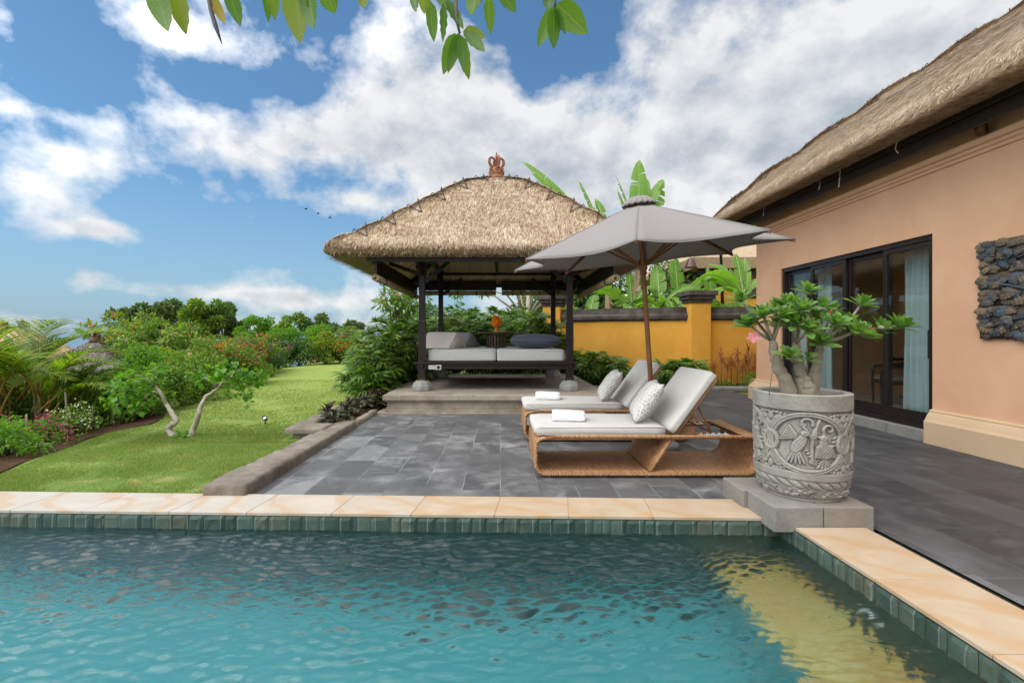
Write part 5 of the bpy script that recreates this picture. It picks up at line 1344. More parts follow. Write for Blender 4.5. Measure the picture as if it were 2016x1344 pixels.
rope = (Z_ <= .158) & (Z_ > .098); rp = np.abs(np.sin((S_*38+(Z_-.128)*42)))**.5*np.sqrt(np.clip(1-((Z_-.128)/.032)**2, 0, 1)); H = np.where(rope, -.016+.020*rp, H)
low = Z_ <= .098; rough = fbm(np.stack([S_*34, Z_*46, 0*S_], -1), 4, 2); H = np.where(low, -.010+.022*np.clip((rough-.42)*3, 0, 1)*((Z_ > .035) & (Z_ < .085)), H)
H = H+.0035*(fbm(np.stack([S_*40, Z_*40, 0*S_], -1), 4, 7)-.5)
prof_r = np.interp(Z_, [0, .03, .10, .16, .22, .5, .765], [-.060, -.040, -.016, -.006, 0, .0, .002])
RR = POTR+prof_r+H; A_ = S_/POTR-PI/2-.43
V = np.stack([RR*np.cos(A_), RR*np.sin(A_), Z_], -1).reshape(-1, 3); I = np.arange(nu*nv).reshape(nv, nu)
F = np.stack([I[:-1], np.roll(I[:-1], -1, 1), np.roll(I[1:], -1, 1), I[1:]], -1).reshape(-1, 4)
ri = [(POTR-.004, POTH+.004), (POTR-.045, POTH+.003), (POTR-.052, POTH-.01), (POTR-.055, POTH-.07)]; extra = []; FF = [F]; prev = I[-1]; base = nu*nv
for r_, z_ in ri:
    aa = A_[0]; extra.append(np.stack([r_*np.cos(aa), r_*np.sin(aa), np.full(nu, z_)], -1)); cur = base+np.arange(nu); base += nu; FF.append(np.stack([prev, np.roll(prev, -1), np.roll(cur, -1), cur], -1)); prev = cur
m, t = newmat('carved_grey_tuff'); o_ = t.obj(); n1 = t.noise(o_, 7, 7, .68); n2 = t.noise(o_, 60, 4, .7); n3 = t.noise(t.vmath('MULTIPLY', o_, (1, 1, .6)), 2.6, 4, .6)
pit = t.rng(t.n('ShaderNodeTexVoronoi', None, {'Vector': o_, 'Scale': 85.}).outputs['Distance'], .06, .22)
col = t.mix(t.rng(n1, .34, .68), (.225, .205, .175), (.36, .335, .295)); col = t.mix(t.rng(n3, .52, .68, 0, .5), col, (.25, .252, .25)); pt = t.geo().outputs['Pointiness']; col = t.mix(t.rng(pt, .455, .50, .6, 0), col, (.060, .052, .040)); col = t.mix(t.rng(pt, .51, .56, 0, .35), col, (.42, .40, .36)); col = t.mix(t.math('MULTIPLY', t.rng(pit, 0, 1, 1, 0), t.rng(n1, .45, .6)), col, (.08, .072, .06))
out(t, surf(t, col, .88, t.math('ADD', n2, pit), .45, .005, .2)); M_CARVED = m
pot = empty('stone_pot', (*POTC, .157), 0, 'tall round grey stone pot carved with birds and bands on the granite plinth', 'pot')
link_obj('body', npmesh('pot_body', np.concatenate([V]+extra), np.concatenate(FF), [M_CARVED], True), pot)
b = MB(); b.lathe([(.262, 0), (.26, .01)], 32); b.build('foot', M_CARVED, pot, True)
b = MB(); b.grid(lambda u, v: ((POTR-.05)*v*math.cos(2*PI*u), (POTR-.05)*v*math.sin(2*PI*u), .715+.02*math.sin(7*u*PI)*v*(1-v)*4+.015*(1-v)), 32, 8); b.build('potting_soil', M_SOIL, pot, True)

# garden spotlight on the lawn
p = at(522, 831, 7.3); o = empty('garden_spotlight', (p[0], p[1], float(gz(p[0], p[1]))), R(25), 'small black spike spotlight standing in the lawn', 'garden light')
b = MB(); b.tube([(0, 0, -.03), (0, 0, .06)], .010, 8); b.build('spike', M_DARK, o, True)
b = MB(); b.lathe([(.0, -.05), (.026, -.045), (.034, .03), (.036, .04), (.030, .038), (.028, .02)], 14, cap=False); x = b.build('housing', M_DARK, o, True); x.location = (0, 0, .09); x.rotation_euler = (R(52), R(-25), 0)
b = MB(); b.lathe([(.0, .024), (.028, .024)], 12, cap=False); y = b.build('lens', plain('spot_lens', (.6, .65, .68), None, .1, bs=20, bstr=0), o, True); y.location = (0, 0, .09); y.rotation_euler = (R(52), R(-25), 0)
# ================================================================== vegetation
G_MID = leafmat('mid_green_leaves', [(.075, .14, .020), (.12, .21, .028), (.18, .28, .038), (.28, .36, .055)])
G_DARK = leafmat('dark_glossy_leaves', [(.028, .075, .015), (.048, .11, .022), (.075, .155, .028), (.12, .21, .04)], .35, .25)
G_BRIGHT = leafmat('bright_green_leaves', [(.07, .18, .016), (.10, .24, .022), (.15, .30, .03), (.20, .33, .035)], .45, .45)
G_YEL = leafmat('yellow_green_leaves', [(.10, .18, .016), (.17, .26, .022), (.24, .31, .03), (.32, .34, .04)], .5, .45)
G_PALM = leafmat('areca_leaflets', [(.07, .15, .016), (.13, .22, .02), (.22, .30, .028), (.32, .34, .04)], .4, .45)
G_FAR = leafmat('far_tree_leaves', [(.06, .11, .035), (.085, .145, .042), (.12, .18, .05), (.17, .21, .07)], .6, .25)
G_RHAP = leafmat('lady_palm_leaflets', [(.040, .095, .016), (.07, .155, .024), (.13, .23, .034), (.28, .37, .05)], .35, .3)
G_BAN = leafmat('banana_leaf', [(.10, .22, .022), (.15, .29, .035)], .4, .5)
G_PURP = leafmat('purple_leaves', [(.030, .014, .022), (.055, .028, .036), (.085, .050, .055)], .4, .2); G_PALE = leafmat('silvery_striped_leaves', [(.075, .085, .055), (.13, .135, .10), (.19, .18, .145)], .45, .3)
G_RED = leafmat('red_cordyline_leaves', [(.22, .05, .03), (.33, .09, .05), (.38, .15, .09)], .45, .35)
def petal(name, *c): return leafmat(name, list(c), .6, .4)
F_MAG = petal('magenta_bracts', (.48, .02, .25), (.62, .06, .36)); F_RED = petal('red_bracts', (.50, .02, .06), (.62, .05, .10)); F_ORG = petal('orange_red_flowers', (.72, .09, .03), (.80, .17, .07)); F_WHITE = petal('white_bracts', (.72, .72, .62), (.82, .82, .76)); F_PINK = petal('pink_petals', (.72, .16, .26), (.80, .32, .38)); F_PURPLE = petal('purple_bracts', (.22, .03, .30), (.33, .06, .38))
def mat_bark(name, c1, c2): return plain(name, c1, c2, .85, 11, 45, .6, .015, .15)
BARK = mat_bark('grey_brown_bark', (.135, .105, .08), (.23, .19, .15)); BARK_PALE = mat_bark('pale_bark', (.34, .29, .22), (.50, .44, .36)); BARK_DARK = mat_bark('dark_twigs', (.06, .045, .032), (.11, .085, .06)); CANE = mat_bark('green_brown_cane', (.10, .085, .04), (.17, .15, .075)); PETIOLE = mat_bark('golden_petiole', (.33, .19, .03), (.22, .20, .04)); DRYLEAF = mat_bark('dry_banana_sheath', (.28, .19, .11), (.42, .33, .22))
LEAF1 = leaf_t(.5, .12, .15, 1); LEAF2 = leaf_t(.62, .10, .22, 2); LEAFN = leaf_t(.30, .06, .25, 2); HEART = leaf_t(.95, .10, .22, 2)

def clumped(clumps, n, tpl, size, rng, up=.35, spread=1.):
    C = np.array([c for c, r in clumps], float); Rr = np.array([r for c, r in clumps], float); w = Rr**2/np.sum(Rr**2); k = rng.choice(len(C), n, p=w)
    d = rdir(n, rng); rad = Rr[k]*rng.uniform(.35, 1, n)**.5; P = C[k]+d*rad[:, None]*np.array([1, 1, .8])
    D = nrm(d*.8+rng.normal(size=(n, 3))*.55*spread+np.array([0, 0, -.15])); N = nrm(d*.6+np.array([0, 0, up*2])+rng.normal(size=(n, 3))*.35)
    return scatter(tpl[0], tpl[1], P, D, N, rng.uniform(size[0], size[1], n))
def dome_clumps(rx, ry, h, rng, n=22, r=(.16, .27), low=.12):
    out_ = []
    for i in range(n):
        a = rng.uniform(0, 2*PI); e = rng.uniform(0, 1)**.8; t_ = math.asin(e); q = rng.uniform(.72, .98); s = min(rx, ry, h)
        out_.append(((rx*q*math.cos(t_)*math.cos(a), ry*q*math.cos(t_)*math.sin(a), low*h+h*.82*q*e), rng.uniform(*r)*(s+.25)))
    out_ += [((rng.uniform(-.4, .4)*rx, rng.uniform(-.4, .4)*ry, h*rng.uniform(.25, .7)), .3*min(rx, h)) for _ in range(5)]
    return out_
def put(name, V, F, mat, parent, smooth=False): return link_obj(name, npmesh(name, V, F, [mat], smooth), parent)
def flower_clusters(clumps, n, per, size, rng, frac=1.0, zmin=-9):
    P = []; 
    cl = [c for c in clumps if c[0][2] > zmin]
    for i in range(n):
        c, r = cl[rng.integers(len(cl))]; d = rdir(1, rng)[0]; d[2] = abs(d[2])*.8; d[1] = -abs(d[1]); o_ = np.array(c)+d*r*1.0
        P.append(o_+rng.normal(size=(per, 3))*size*1.1)
    P = np.concatenate(P); m_ = len(P); return scatter(*leaf_t(.85, .2, .1, 1), P, rdir(m_, rng), rdir(m_, rng)+np.array([0, -.5, .5]), rng.uniform(.7, 1.2, m_)*size)
def shrub(kind, loc, rx, ry, h, n, size, mat, label, cat='shrub', group=None, tpl=LEAF1, flowers=(), seed=0, stems=5, bark=BARK_DARK, nclump=22, low=.12):
    rng = np.random.default_rng(seed+100); o = empty(kind, loc, 0, label, cat, group); cl = dome_clumps(rx, ry, h, rng, nclump, low=low)
    V, F = clumped(cl, n, tpl, size, rng); put('foliage', V, F, mat, o)
    for i in range(stems):
        c, r = cl[rng.integers(len(cl))]; b = MB(); b.tube([(rng.uniform(-.12, .12)*rx, rng.uniform(-.12, .12)*ry, -.03), (c[0]*.35, c[1]*.35, c[2]*.45), tuple(np.array(c)*.92)], [.018+.01*h, .012+.006*h, .005], 6); b.build('stem', bark, o, True)
    for fm, fn, per, fs in flowers:
        V, F = flower_clusters(cl, fn, per, fs, rng, zmin=h*.25); put('blossom', V, F, fm, o)
    return o
def ground_at(px, py, Y):
    p = at(px, py, Y); return (p[0], p[1], float(gz(p[0], p[1])))

# ------------------------------------------------------------------ grass
rng = np.random.default_rng(77)
bx = np.array([p[0] for p in path]); by = np.array([p[1] for p in path])
def grass(n, y0, y1, hmin, hmax, w):
    y = y0+(y1-y0)*rng.uniform(0, 1, n)**1.35; x = rng.uniform(-1.10, 0, n)*y; xb = np.interp(y, by, bx)
    k = (x > xb+.03) & (x < np.where(y < 6.16, -2.49+.03*(y-3.9)*.3, -2.9)); x, y = x[k], y[k]; m_ = len(x)
    dens = fbm(np.stack([x*2.2, y*1.6, 0*x], -1), 4, 41); kk = rng.uniform(size=m_) < np.clip((dens-.22)*4.5, .12, 1); x, y = x[kk], y[kk]; m_ = len(x)
    P = np.stack([x, y, gz(x, y)-.004], -1); D_ = nrm(rng.normal(size=(m_, 3))*np.array([.6, .6, .15])+np.array([0, 0, .75])); N_ = rdir(m_, rng)*np.array([1, 1, .2])+np.array([0, -.3, .4])
    T = np.array([(-.5, 0, 0), (.5, 0, 0), (.06, 1, .25), (-.06, 1, .25)], float); L = rng.uniform(hmin, hmax, m_)*(.7+.7*dens[kk]); return scatter(T, np.array([(0, 1, 2, 3)]), P, D_, N_, np.stack([np.full(m_, w)*rng.uniform(.7, 1.3, m_), L, L], -1))
G_GRASS = leafmat('grass_blades', [(.11, .18, .03), (.15, .23, .04), (.20, .28, .055), (.26, .31, .08), (.38, .34, .16)], .6, .35)
V, F = joinVF([grass(230000, 3.86, 6.6, .014, .032, .0042), grass(130000, 6.0, 12.5, .018, .036, .008)])
tag(put('grass', V, F, G_GRASS, None), kind='stuff')

# ------------------------------------------------------------------ two-stemmed little tree on the lawn
Yt = 6.45; zt = float(gz(-4.4, Yt)); base = at(362, 858, Yt); base[2] = zt
def lawn_tree(kind, trunk, branches, clumps, n, label, seed):
    o = empty(kind, at(*trunk[0], Yt), 0, label, 'tree', 'little trees with crooked pale trunks on the lawn'); o.location[2] = zt; o_ = np.array(o.location); rng = np.random.default_rng(seed)
    P = lambda q, dy=0: tuple(at(q[0], q[1], Yt+dy)-o_)
    tk = [P(q, .05*math.sin(i*2)) for i, q in enumerate(trunk)]; tk[0] = (tk[0][0], tk[0][1], -.04)
    fine = []; 
    for i in range(len(tk)-1):
        for f in np.linspace(0, 1, 6)[:-1]: fine.append(np.array(tk[i])*(1-f)+np.array(tk[i+1])*f+rng.normal(size=3)*.004)
    fine.append(np.array(tk[-1])); m_ = len(fine); b = MB(); b.tube(fine, [(.044-.028*i/m_)*(1+.10*math.sin(i*1.7)+.5*max(0, 1-i/4)) for i in range(m_)], 10); b.build('trunk', BARK_PALE, o, True)
    for br in branches: b = MB(); b.tube([P(q, dy) for q, dy in br], list(np.linspace(.017, .005, len(br))), 7); b.build('branch', BARK_PALE, o, True)
    V, F = clumped([(P((c[0], c[1]), rng.uniform(-.28, .28)), c[2]) for c in clumps], n, HEART, (.055, .10), rng, .5); put('crown', V, F, G_BRIGHT, o); return o
lawn_tree('small_tree', [(343, 858), (331, 842), (348, 830), (338, 812), (327, 795), (318, 775), (305, 758)], [[((305, 758), 0), ((285, 745), -.15), ((262, 752), -.2)], [((318, 775), 0), ((300, 770), .2), ((275, 790), .25)], [((305, 758), 0), ((308, 738), .1), ((320, 726), .15)]],
          [(225, 762, .11), (250, 748, .13), (275, 762, .13), (298, 738, .12), (320, 728, .10), (240, 786, .12), (268, 802, .11), (215, 780, .09), (290, 785, .10), (262, 775, .13), (310, 752, .10), (228, 800, .08)], 330, 'left crooked little tree on the lawn with a bright green crown touching the hedge', 2)
lawn_tree('small_tree', [(374, 858), (380, 845), (392, 815), (397, 795), (408, 778), (428, 765)], [[((428, 765), 0), ((440, 750), .05), ((462, 738), .1), ((485, 745), .12)], [((428, 765), 0), ((415, 750), -.1), ((400, 742), -.15)], [((440, 750), .05), ((455, 735), -.1), ((475, 727), -.15)]],
          [(385, 738, .08), (410, 732, .10), (440, 728, .10), (468, 724, .10), (492, 735, .10), (508, 748, .07), (470, 752, .10), (455, 768, .08), (480, 775, .08), (488, 790, .05), (425, 742, .09), (398, 750, .06), (515, 735, .06), (455, 742, .10)], 340, 'right leaning little tree on the lawn with a flat bright green crown', 3)
rng = np.random.default_rng(6); V, F = clumped([((0, 0, .04), .07)], 26, HEART, (.05, .085), rng, .6); o = put('leafy_shoots', V, F, G_BRIGHT, None); o.location = ground_at(358, 856, 6.35); tag(o, 'low tuft of green shoots between the feet of the two little trees', 'plant')

# ------------------------------------------------------------------ areca palms
def frond(P0, d0, L, rng, n=30, up=1.):
    """arching frond: returns rachis points, leaflet arrays"""
    d = np.array(d0, float); pts = [np.array(P0, float)]; m_ = 14
    for i in range(m_):
        d = nrm(d+np.array([0, 0, -.085-.075*i/m_])*up); pts.append(pts[-1]+d*L/m_)
    pts = np.array(pts); tt = np.linspace(.30, .99, n); idx = tt*m_; i0 = np.minimum(idx.astype(int), m_-1); f = (idx-i0)[:, None]; P = pts[i0]*(1-f)+pts[i0+1]*f; D_ = nrm(pts[i0+1]-pts[i0])
    side = np.cross(D_, [0, 0, 1.]); side = nrm(side); upv = np.cross(side, D_); Ps = []; Ds = []; Ns = []; Ls = []
    for s in (-1, 1):
        Ps.append(P); Ds.append(nrm(side*s*.85+D_*.62+upv*.42+rng.normal(size=(n, 3))*.07)); Ns.append(upv+side*s*-.3); Ls.append(L*.30*np.sin(PI*np.clip((tt-.22)/.85, 0, 1))**.7*rng.uniform(.85, 1.1, n)+.03)
    return pts, np.concatenate(Ps), np.concatenate(Ds), np.concatenate(Ns), np.concatenate(Ls)
def areca(loc, h, nf, spread, label, seed, dirs=None, group='areca palms at the left edge of the lawn', fl=1.):
    rng = np.random.default_rng(seed); o = empty('areca_palm', loc, 0, label, 'palm', group); A = [[], [], [], []]; T, Fq = blade_t(.085, .35, 3)
    for i in range(nf):
        a = rng.uniform(0, 2*PI) if dirs is None else dirs[i % len(dirs)]+rng.normal()*.35; tilt = rng.uniform(.18, .75)*spread; b0 = np.array([rng.normal()*.10, rng.normal()*.10, h*rng.uniform(.12, .42)])
        pts, P, D_, N_, L = frond(b0, (math.cos(a)*tilt, math.sin(a)*tilt, 1), h*fl*rng.uniform(.75, 1.08), rng, 30)
        b = MB(); b.tube(pts[::2], list(np.linspace(.016, .004, len(pts[::2]))), 6); b.build('rachis', PETIOLE, o, True)
        for q, w in zip(A, (P, D_, N_, L)): q.append(w)
    P, D_, N_, L = [np.concatenate(q) for q in A]; V, F = scatter(T, Fq, P, D_, N_, np.stack([L*0+.34, L, L], -1)); put('leaflets', V, F, G_PALM, o)
    for i in range(4):
        b = MB(); x, y = rng.normal()*.09, rng.normal()*.09; b.tube([(x*.7, y*.7, -.03), (x, y, h*.25), (x*1.2, y*1.2, h*.46)], [.028, .022, .016], 7); b.build('cane', CANE, o, True)
    return o
areca(ground_at(88, 838, 7.1), 1.55, 12, 1.0, 'large areca palm behind the pink bougainvillea with fronds arching right', 1, [0.1, .6, 1.2, 2.2, 3.0, 4.2], fl=.82)
areca(ground_at(20, 838, 7.3), 1.75, 12, .9, 'tall areca palm at the left edge of the photo with grey canes', 2)
areca(ground_at(148, 818, 7.6), 1.35, 10, 1.0, 'areca palm behind the white bougainvillea with drooping fronds', 3, [0., 1.0, 2.0, 2.9], fl=.66)
areca(ground_at(-40, 850, 6.7), 1.6, 10, 1.0, 'areca palm cut by the left photo border, nearest the pool', 4)
areca(ground_at(55, 815, 8.2), 1.45, 9, .9, 'small areca palm between the two big ones, standing farther back', 5)

# ------------------------------------------------------------------ flower bed shrubs
def sh(px, py, Y, rx, ry, h, n, size, mat, label, **k): return shrub(k.pop('kind', 'shrub'), ground_at(px, py, Y), rx, ry, h, n, size, mat, label, **k)
sh(8, 905, 5.45, .42, .36, .42, 950, (.045, .075), G_BRIGHT, 'bright green leafy shrub at the front corner of the flower bed', seed=1)
sh(30, 880, 5.95, .30, .28, .40, 420, (.035, .06), G_MID, 'magenta bougainvillea at the left photo border', kind='bougainvillea', cat='bougainvillea', flowers=((F_MAG, 22, 5, .030),), seed=2)
sh(92, 870, 6.05, .31, .28, .36, 420, (.035, .06), G_MID, 'magenta bougainvillea in front of the large areca palm', kind='bougainvillea', cat='bougainvillea', flowers=((F_MAG, 26, 5, .032),), seed=3)
sh(158, 850, 6.75, .36, .3, .42, 520, (.035, .06), G_MID, 'white bougainvillea beside the black pot', kind='bougainvillea', cat='bougainvillea', flowers=((F_WHITE, 30, 5, .032),), seed=4)
sh(115, 838, 7.0, .24, .22, .40, 300, (.035, .06), G_MID, 'red bougainvillea behind the white one', kind='bougainvillea', cat='bougainvillea', flowers=((F_RED, 16, 5, .03),), seed=5)
sh(12, 860, 6.5, .28, .25, .40, 330, (.035, .06), G_MID, 'red bougainvillea under the tall palm at the left border', kind='bougainvillea', cat='bougainvillea', flowers=((F_RED, 12, 5, .03),), seed=6)
sh(66, 881, 5.75, .10, .10, .12, 90, (.025, .04), G_MID, 'tiny white flowering plant at the foot of a stake', kind='bedding_plant', cat='plant', flowers=((F_WHITE, 8, 4, .022),), seed=7, stems=2)
o = empty('plant_pot', ground_at(133, 852, 6.85), 0, 'black plastic nursery pot under the white bougainvillea', 'pot'); b = MB(); b.lathe([(.10, 0), (.13, .20), (.14, .20), (.14, .225), (.12, .225), (.115, .19), (.0, .19)], 20); b.build('body', M_DARK, o, True)
M_STAKE = mat_wood('grey_wooden_stake', (.16, .125, .09), (.26, .21, .155), .8)
for px, pb, pt, Y, tl, lab in ((52, 884, 812, 5.75, 0, 'upright grey stake right of the magenta bougainvillea at the border'), (135, 855, 770, 6.75, -.05, 'leaning bamboo stake through the white bougainvillea'), (182, 842, 792, 7.05, .0, 'short stake standing before the green hedge'), (223, 846, 795, 7.3, 0, 'stake half hidden in the hedge nearest the little trees')):
    g0 = ground_at(px, pb, Y); o = empty('garden_stake', g0, 0, lab, 'stake', 'stakes in the flower bed'); b = MB(); hh = (pb-pt)/924*Y; b.tube([(0, 0, -.05), (tl*.5, .0, hh*.5), (tl, 0, hh)], [.014, .013, .011], 7); b.build('stick', M_STAKE, o, True)
for i, (px, py, Y, rx, h, mt, lab) in enumerate(((-30, 830, 8.6, .8, 1.0, G_DARK, 'dark shrub behind the palms at the left border'), (60, 822, 9.2, .9, 1.0, G_MID, 'leafy shrub in the shade behind the large areca palm'), (135, 815, 9.3, .8, .85, G_DARK, 'dark shrub between the palms and the small thatched roof'), (100, 832, 8.0, .45, .55, G_MID, 'low shrub under the canes of the large areca palm'), (20, 842, 7.6, .5, .6, G_DARK, 'low dark shrub under the tall palm at the border'))):
    sh(px, py, Y, rx, .55, h, int(2600*rx*h)+500, (.06, .10), mt, lab, group='shrubs behind the areca palms', seed=180+i)
# hedge along the lawn: px, base, Y, rx, ry, h
HEDGE = [(200, 850, 7.55, .55, .45, .82, G_MID, 'hibiscus bush with dark stems just behind the stakes', ((F_ORG, 4, 4, .03),)), (262, 838, 7.9, .55, .5, .92, G_MID, 'leafy hibiscus bush behind the left little tree', ((F_MAG, 5, 3, .025),)), (232, 820, 8.7, .7, .55, .98, G_BRIGHT, 'light green hibiscus bush behind the first hedge row', ()),
         (320, 800, 8.9, .65, .55, 1.0, G_MID, 'dense green bush between the two little trees', ()), (300, 800, 10.3, .9, .7, 1.25, G_BRIGHT, 'tall light green bush rising behind the two little trees', ((F_PURPLE, 8, 4, .03),)), (380, 778, 9.9, .75, .6, 1.05, G_MID, 'dense hedge bush behind the right little tree', ()),
         (405, 765, 11.2, 1.0, .8, 1.22, G_MID, 'hedge bush with pink and orange blossoms on its top', ((F_RED, 26, 8, .05), (F_ORG, 14, 7, .045))), (455, 752, 11.8, .9, .75, 1.08, G_MID, 'green hedge bush right of the right little tree', ((F_RED, 22, 8, .05), (F_PURPLE, 14, 6, .045))), (480, 742, 13.2, 1.0, .8, 1.2, G_MID, 'hedge bush sprinkled with red and purple blossoms', ((F_ORG, 24, 8, .055), (F_PURPLE, 26, 7, .05))),
         (520, 732, 14.3, .85, .75, 1.12, G_DARK, 'dark green hedge bush left of the bare soil gap', ((F_ORG, 16, 8, .06), (F_PURPLE, 18, 7, .05))), (345, 775, 11.5, .9, .7, 1.2, G_YEL, 'yellow green bush behind the dense hedge bush', ())]
for i, (px, py, Y, rx, ry, h, mt, lab, fl) in enumerate(HEDGE): sh(px, py, Y, rx, ry, h, int(2300*rx*h/.7)+500, (.055, .095), mt, lab, kind='hedge_bush', cat='bush', group='bushes of the hedge along the lawn', flowers=fl, seed=20+i)
FARH = [(545, 722, 16.3, .55, .5, .9, G_MID, 'bougainvillea bush over the bare soil gap with purple and orange blossoms', ((F_PURPLE, 22, 7, .05), (F_ORG, 10, 6, .05))), (590, 716, 16.8, 1.0, .85, 1.15, G_DARK, 'round dark green clipped bush with bare stems at its foot', ()), (640, 714, 17.3, .85, .8, 1.1, G_YEL, 'yellow green bush with sprays of orange blossoms', ((F_ORG, 12, 6, .055),)),
        (672, 712, 17.6, .75, .7, 1.02, G_MID, 'green bush with big red blossoms beside the lady palms', ((F_ORG, 26, 8, .06),)), (705, 712, 17.9, .75, .7, .95, G_MID, 'bush with red and white blossoms half behind the lady palms', ((F_ORG, 18, 8, .06), (F_WHITE, 8, 6, .05))),
        (560, 712, 19.0, 1.3, 1., 1.6, G_BRIGHT, 'tall light bush behind the dark round bush', ()), (625, 708, 19.6, 1.2, 1., 1.75, G_BRIGHT, 'tall bright feathery bush behind the orange blossoms', ((F_PINK, 8, 6, .05),)), (500, 715, 18.2, 1.4, 1., 1.5, G_MID, 'tall bush with purple blossoms behind the dark hedge bush', ((F_PURPLE, 16, 6, .05), (F_ORG, 12, 6, .05))), (680, 700, 20.5, 1.2, 1., 1.5, G_MID, 'bush with pink blossoms below the grey far roof', ((F_PINK, 20, 7, .06),)), (440, 720, 17., 1.5, 1.1, 1.5, G_MID, 'tall bush with orange and pink blossoms under the far trees', ((F_ORG, 16, 7, .05), (F_PINK, 10, 7, .05)))]
for i, (px, py, Y, rx, ry, h, mt, lab, fl) in enumerate(FARH): sh(px, py, Y, rx, ry, h, int(2200*rx*h/.8)+500, (.07, .12), mt, lab, kind='hedge_bush', cat='bush', group='bushes of the hedge behind the mound', flowers=fl, seed=50+i)

# ------------------------------------------------------------------ lady palms
def rhapis(loc, h, rad, ncane, label, seed, group, mat=G_RHAP, low=.25):
    rng = np.random.default_rng(seed); o = empty('lady_palm', loc, 0, label, 'palm', group); Ps = []; Ds = []; Ns = []; Ls = []; can = MB()
    for c in range(ncane):
        a = rng.uniform(0, 2*PI); r = rad*math.sqrt(rng.uniform(0, 1))*.75; x, y = r*math.cos(a), r*math.sin(a); hh = h*rng.uniform(.55, 1.0)*(1-.25*(r/rad)**2); lean = np.array([math.cos(a), math.sin(a)])*.12*h*r/rad
        topp = np.array([x+lean[0], y+lean[1], hh*.82]); b = MB(); can.tube([(x, y, -.03), (x+lean[0]*.5, y+lean[1]*.5, hh*.4), tuple(topp)], [.012, .011, .009], 5)
        for l in range(int(9+h*5.5)):
            f = low+(1-low)*rng.uniform(0, 1); base = np.array([x, y, 0])*(1-f)+topp*f+np.array([0, 0, 0]); aa = rng.uniform(0, 2*PI); el_ = rng.uniform(.1, .9) if f < .9 else rng.uniform(.6, 1.3); pd = np.array([math.cos(aa)*math.cos(el_), math.sin(aa)*math.cos(el_), math.sin(el_)]); pl = rng.uniform(.14, .26); tip = base+pd*pl
            can.tube([tuple(base), tuple(tip)], .004, 4); k = int(rng.integers(7, 11)); ang = np.linspace(-1.45, 1.45, k)+rng.normal(size=k)*.06; sd_ = nrm(np.cross(pd, [0, 0, 1.])); up_ = np.cross(sd_, pd)
            fw = nrm(pd*.95+np.array([0, 0, -.25])); D_ = fw[None]*np.cos(ang)[:, None]+sd_[None]*np.sin(ang)[:, None]; Ps.append(np.repeat(tip[None], k, 0)); Ds.append(D_+rng.normal(size=(k, 3))*.05); Ns.append(np.repeat(up_[None], k, 0)+rng.normal(size=(k, 3))*.15); Ls.append(rng.uniform(.24, .38)*(1-.18*np.abs(ang)/1.45))
    P, D_, N_, L = [np.concatenate(q) for q in (Ps, Ds, Ns, Ls)]; T, Fq = blade_t(1., .55, 3); V, F = scatter(T, Fq, P, D_, N_, np.stack([L*.165, L, L], -1)); put('leaflets', V, F, mat, o); can.build('canes', CANE, o, True)
    return o
LP = 'lady palms around the pavilion'
rhapis((-2.55, 9.2, .0), 1.15, .40, 11, 'low lady palm in front of the tall clump left of the pavilion', 1, LP)
rhapis((-2.72, 10.2, .05), 1.55, .50, 16, 'tall lady palm clump nearest to the lawn, left of the pavilion', 2, LP); rhapis((-2.35, 11.0, 0), 1.85, .50, 16, 'tall lady palm clump directly behind the left front post', 3, LP)
rhapis((-2.9, 11.6, .05), 2.0, .55, 17, 'lady palm clump leaning over the lawn edge, under the pink frangipani', 4, LP); rhapis((-2.4, 12.6, 0), 2.2, .55, 17, 'lady palm clump at the rear left corner of the pavilion', 5, LP)
for i, (x, y, h, lab) in enumerate(((-1.5, 13.2, 2.4, 'lady palm clump behind the left rear post'), (-.75, 13.5, 2.55, 'lady palm clump behind the wedge cushions'), (-.05, 13.3, 2.35, 'lady palm clump behind the round table'), (.55, 13.5, 2.45, 'lady palm clump behind the blue cushion'), (1.15, 13.1, 2.4, 'lady palm clump beside the left pillar of the ochre wall'), (.2, 14.4, 2.8, 'tall lady palm at the back, above the marigold'), (-1.2, 14.5, 2.9, 'tall lady palm at the back behind the left rear post'))): rhapis((x, y, -.05), h, .5, 16, lab, 10+i, LP)
for i, (px, Y, h, r, lab) in enumerate(((1150, 12.9, 1.0, .42, 'lady palm in front of the ochre wall right of the pavilion post'), (1205, 12.6, .85, .42, 'lady palm in front of the ochre wall behind the far lounger'), (1310, 12.2, .68, .36, 'low lady palm right of the parasol pole'), (1358, 12.3, .62, .32, 'low lady palm at the foot of the ochre pillar'), (1130, 13.4, .9, .36, 'lady palm tucked between the pavilion post and the wall'))): rhapis(((px-CX)/FPX*Y, Y, 0), h, r, 13, lab, 30+i, 'lady palms along the ochre wall')

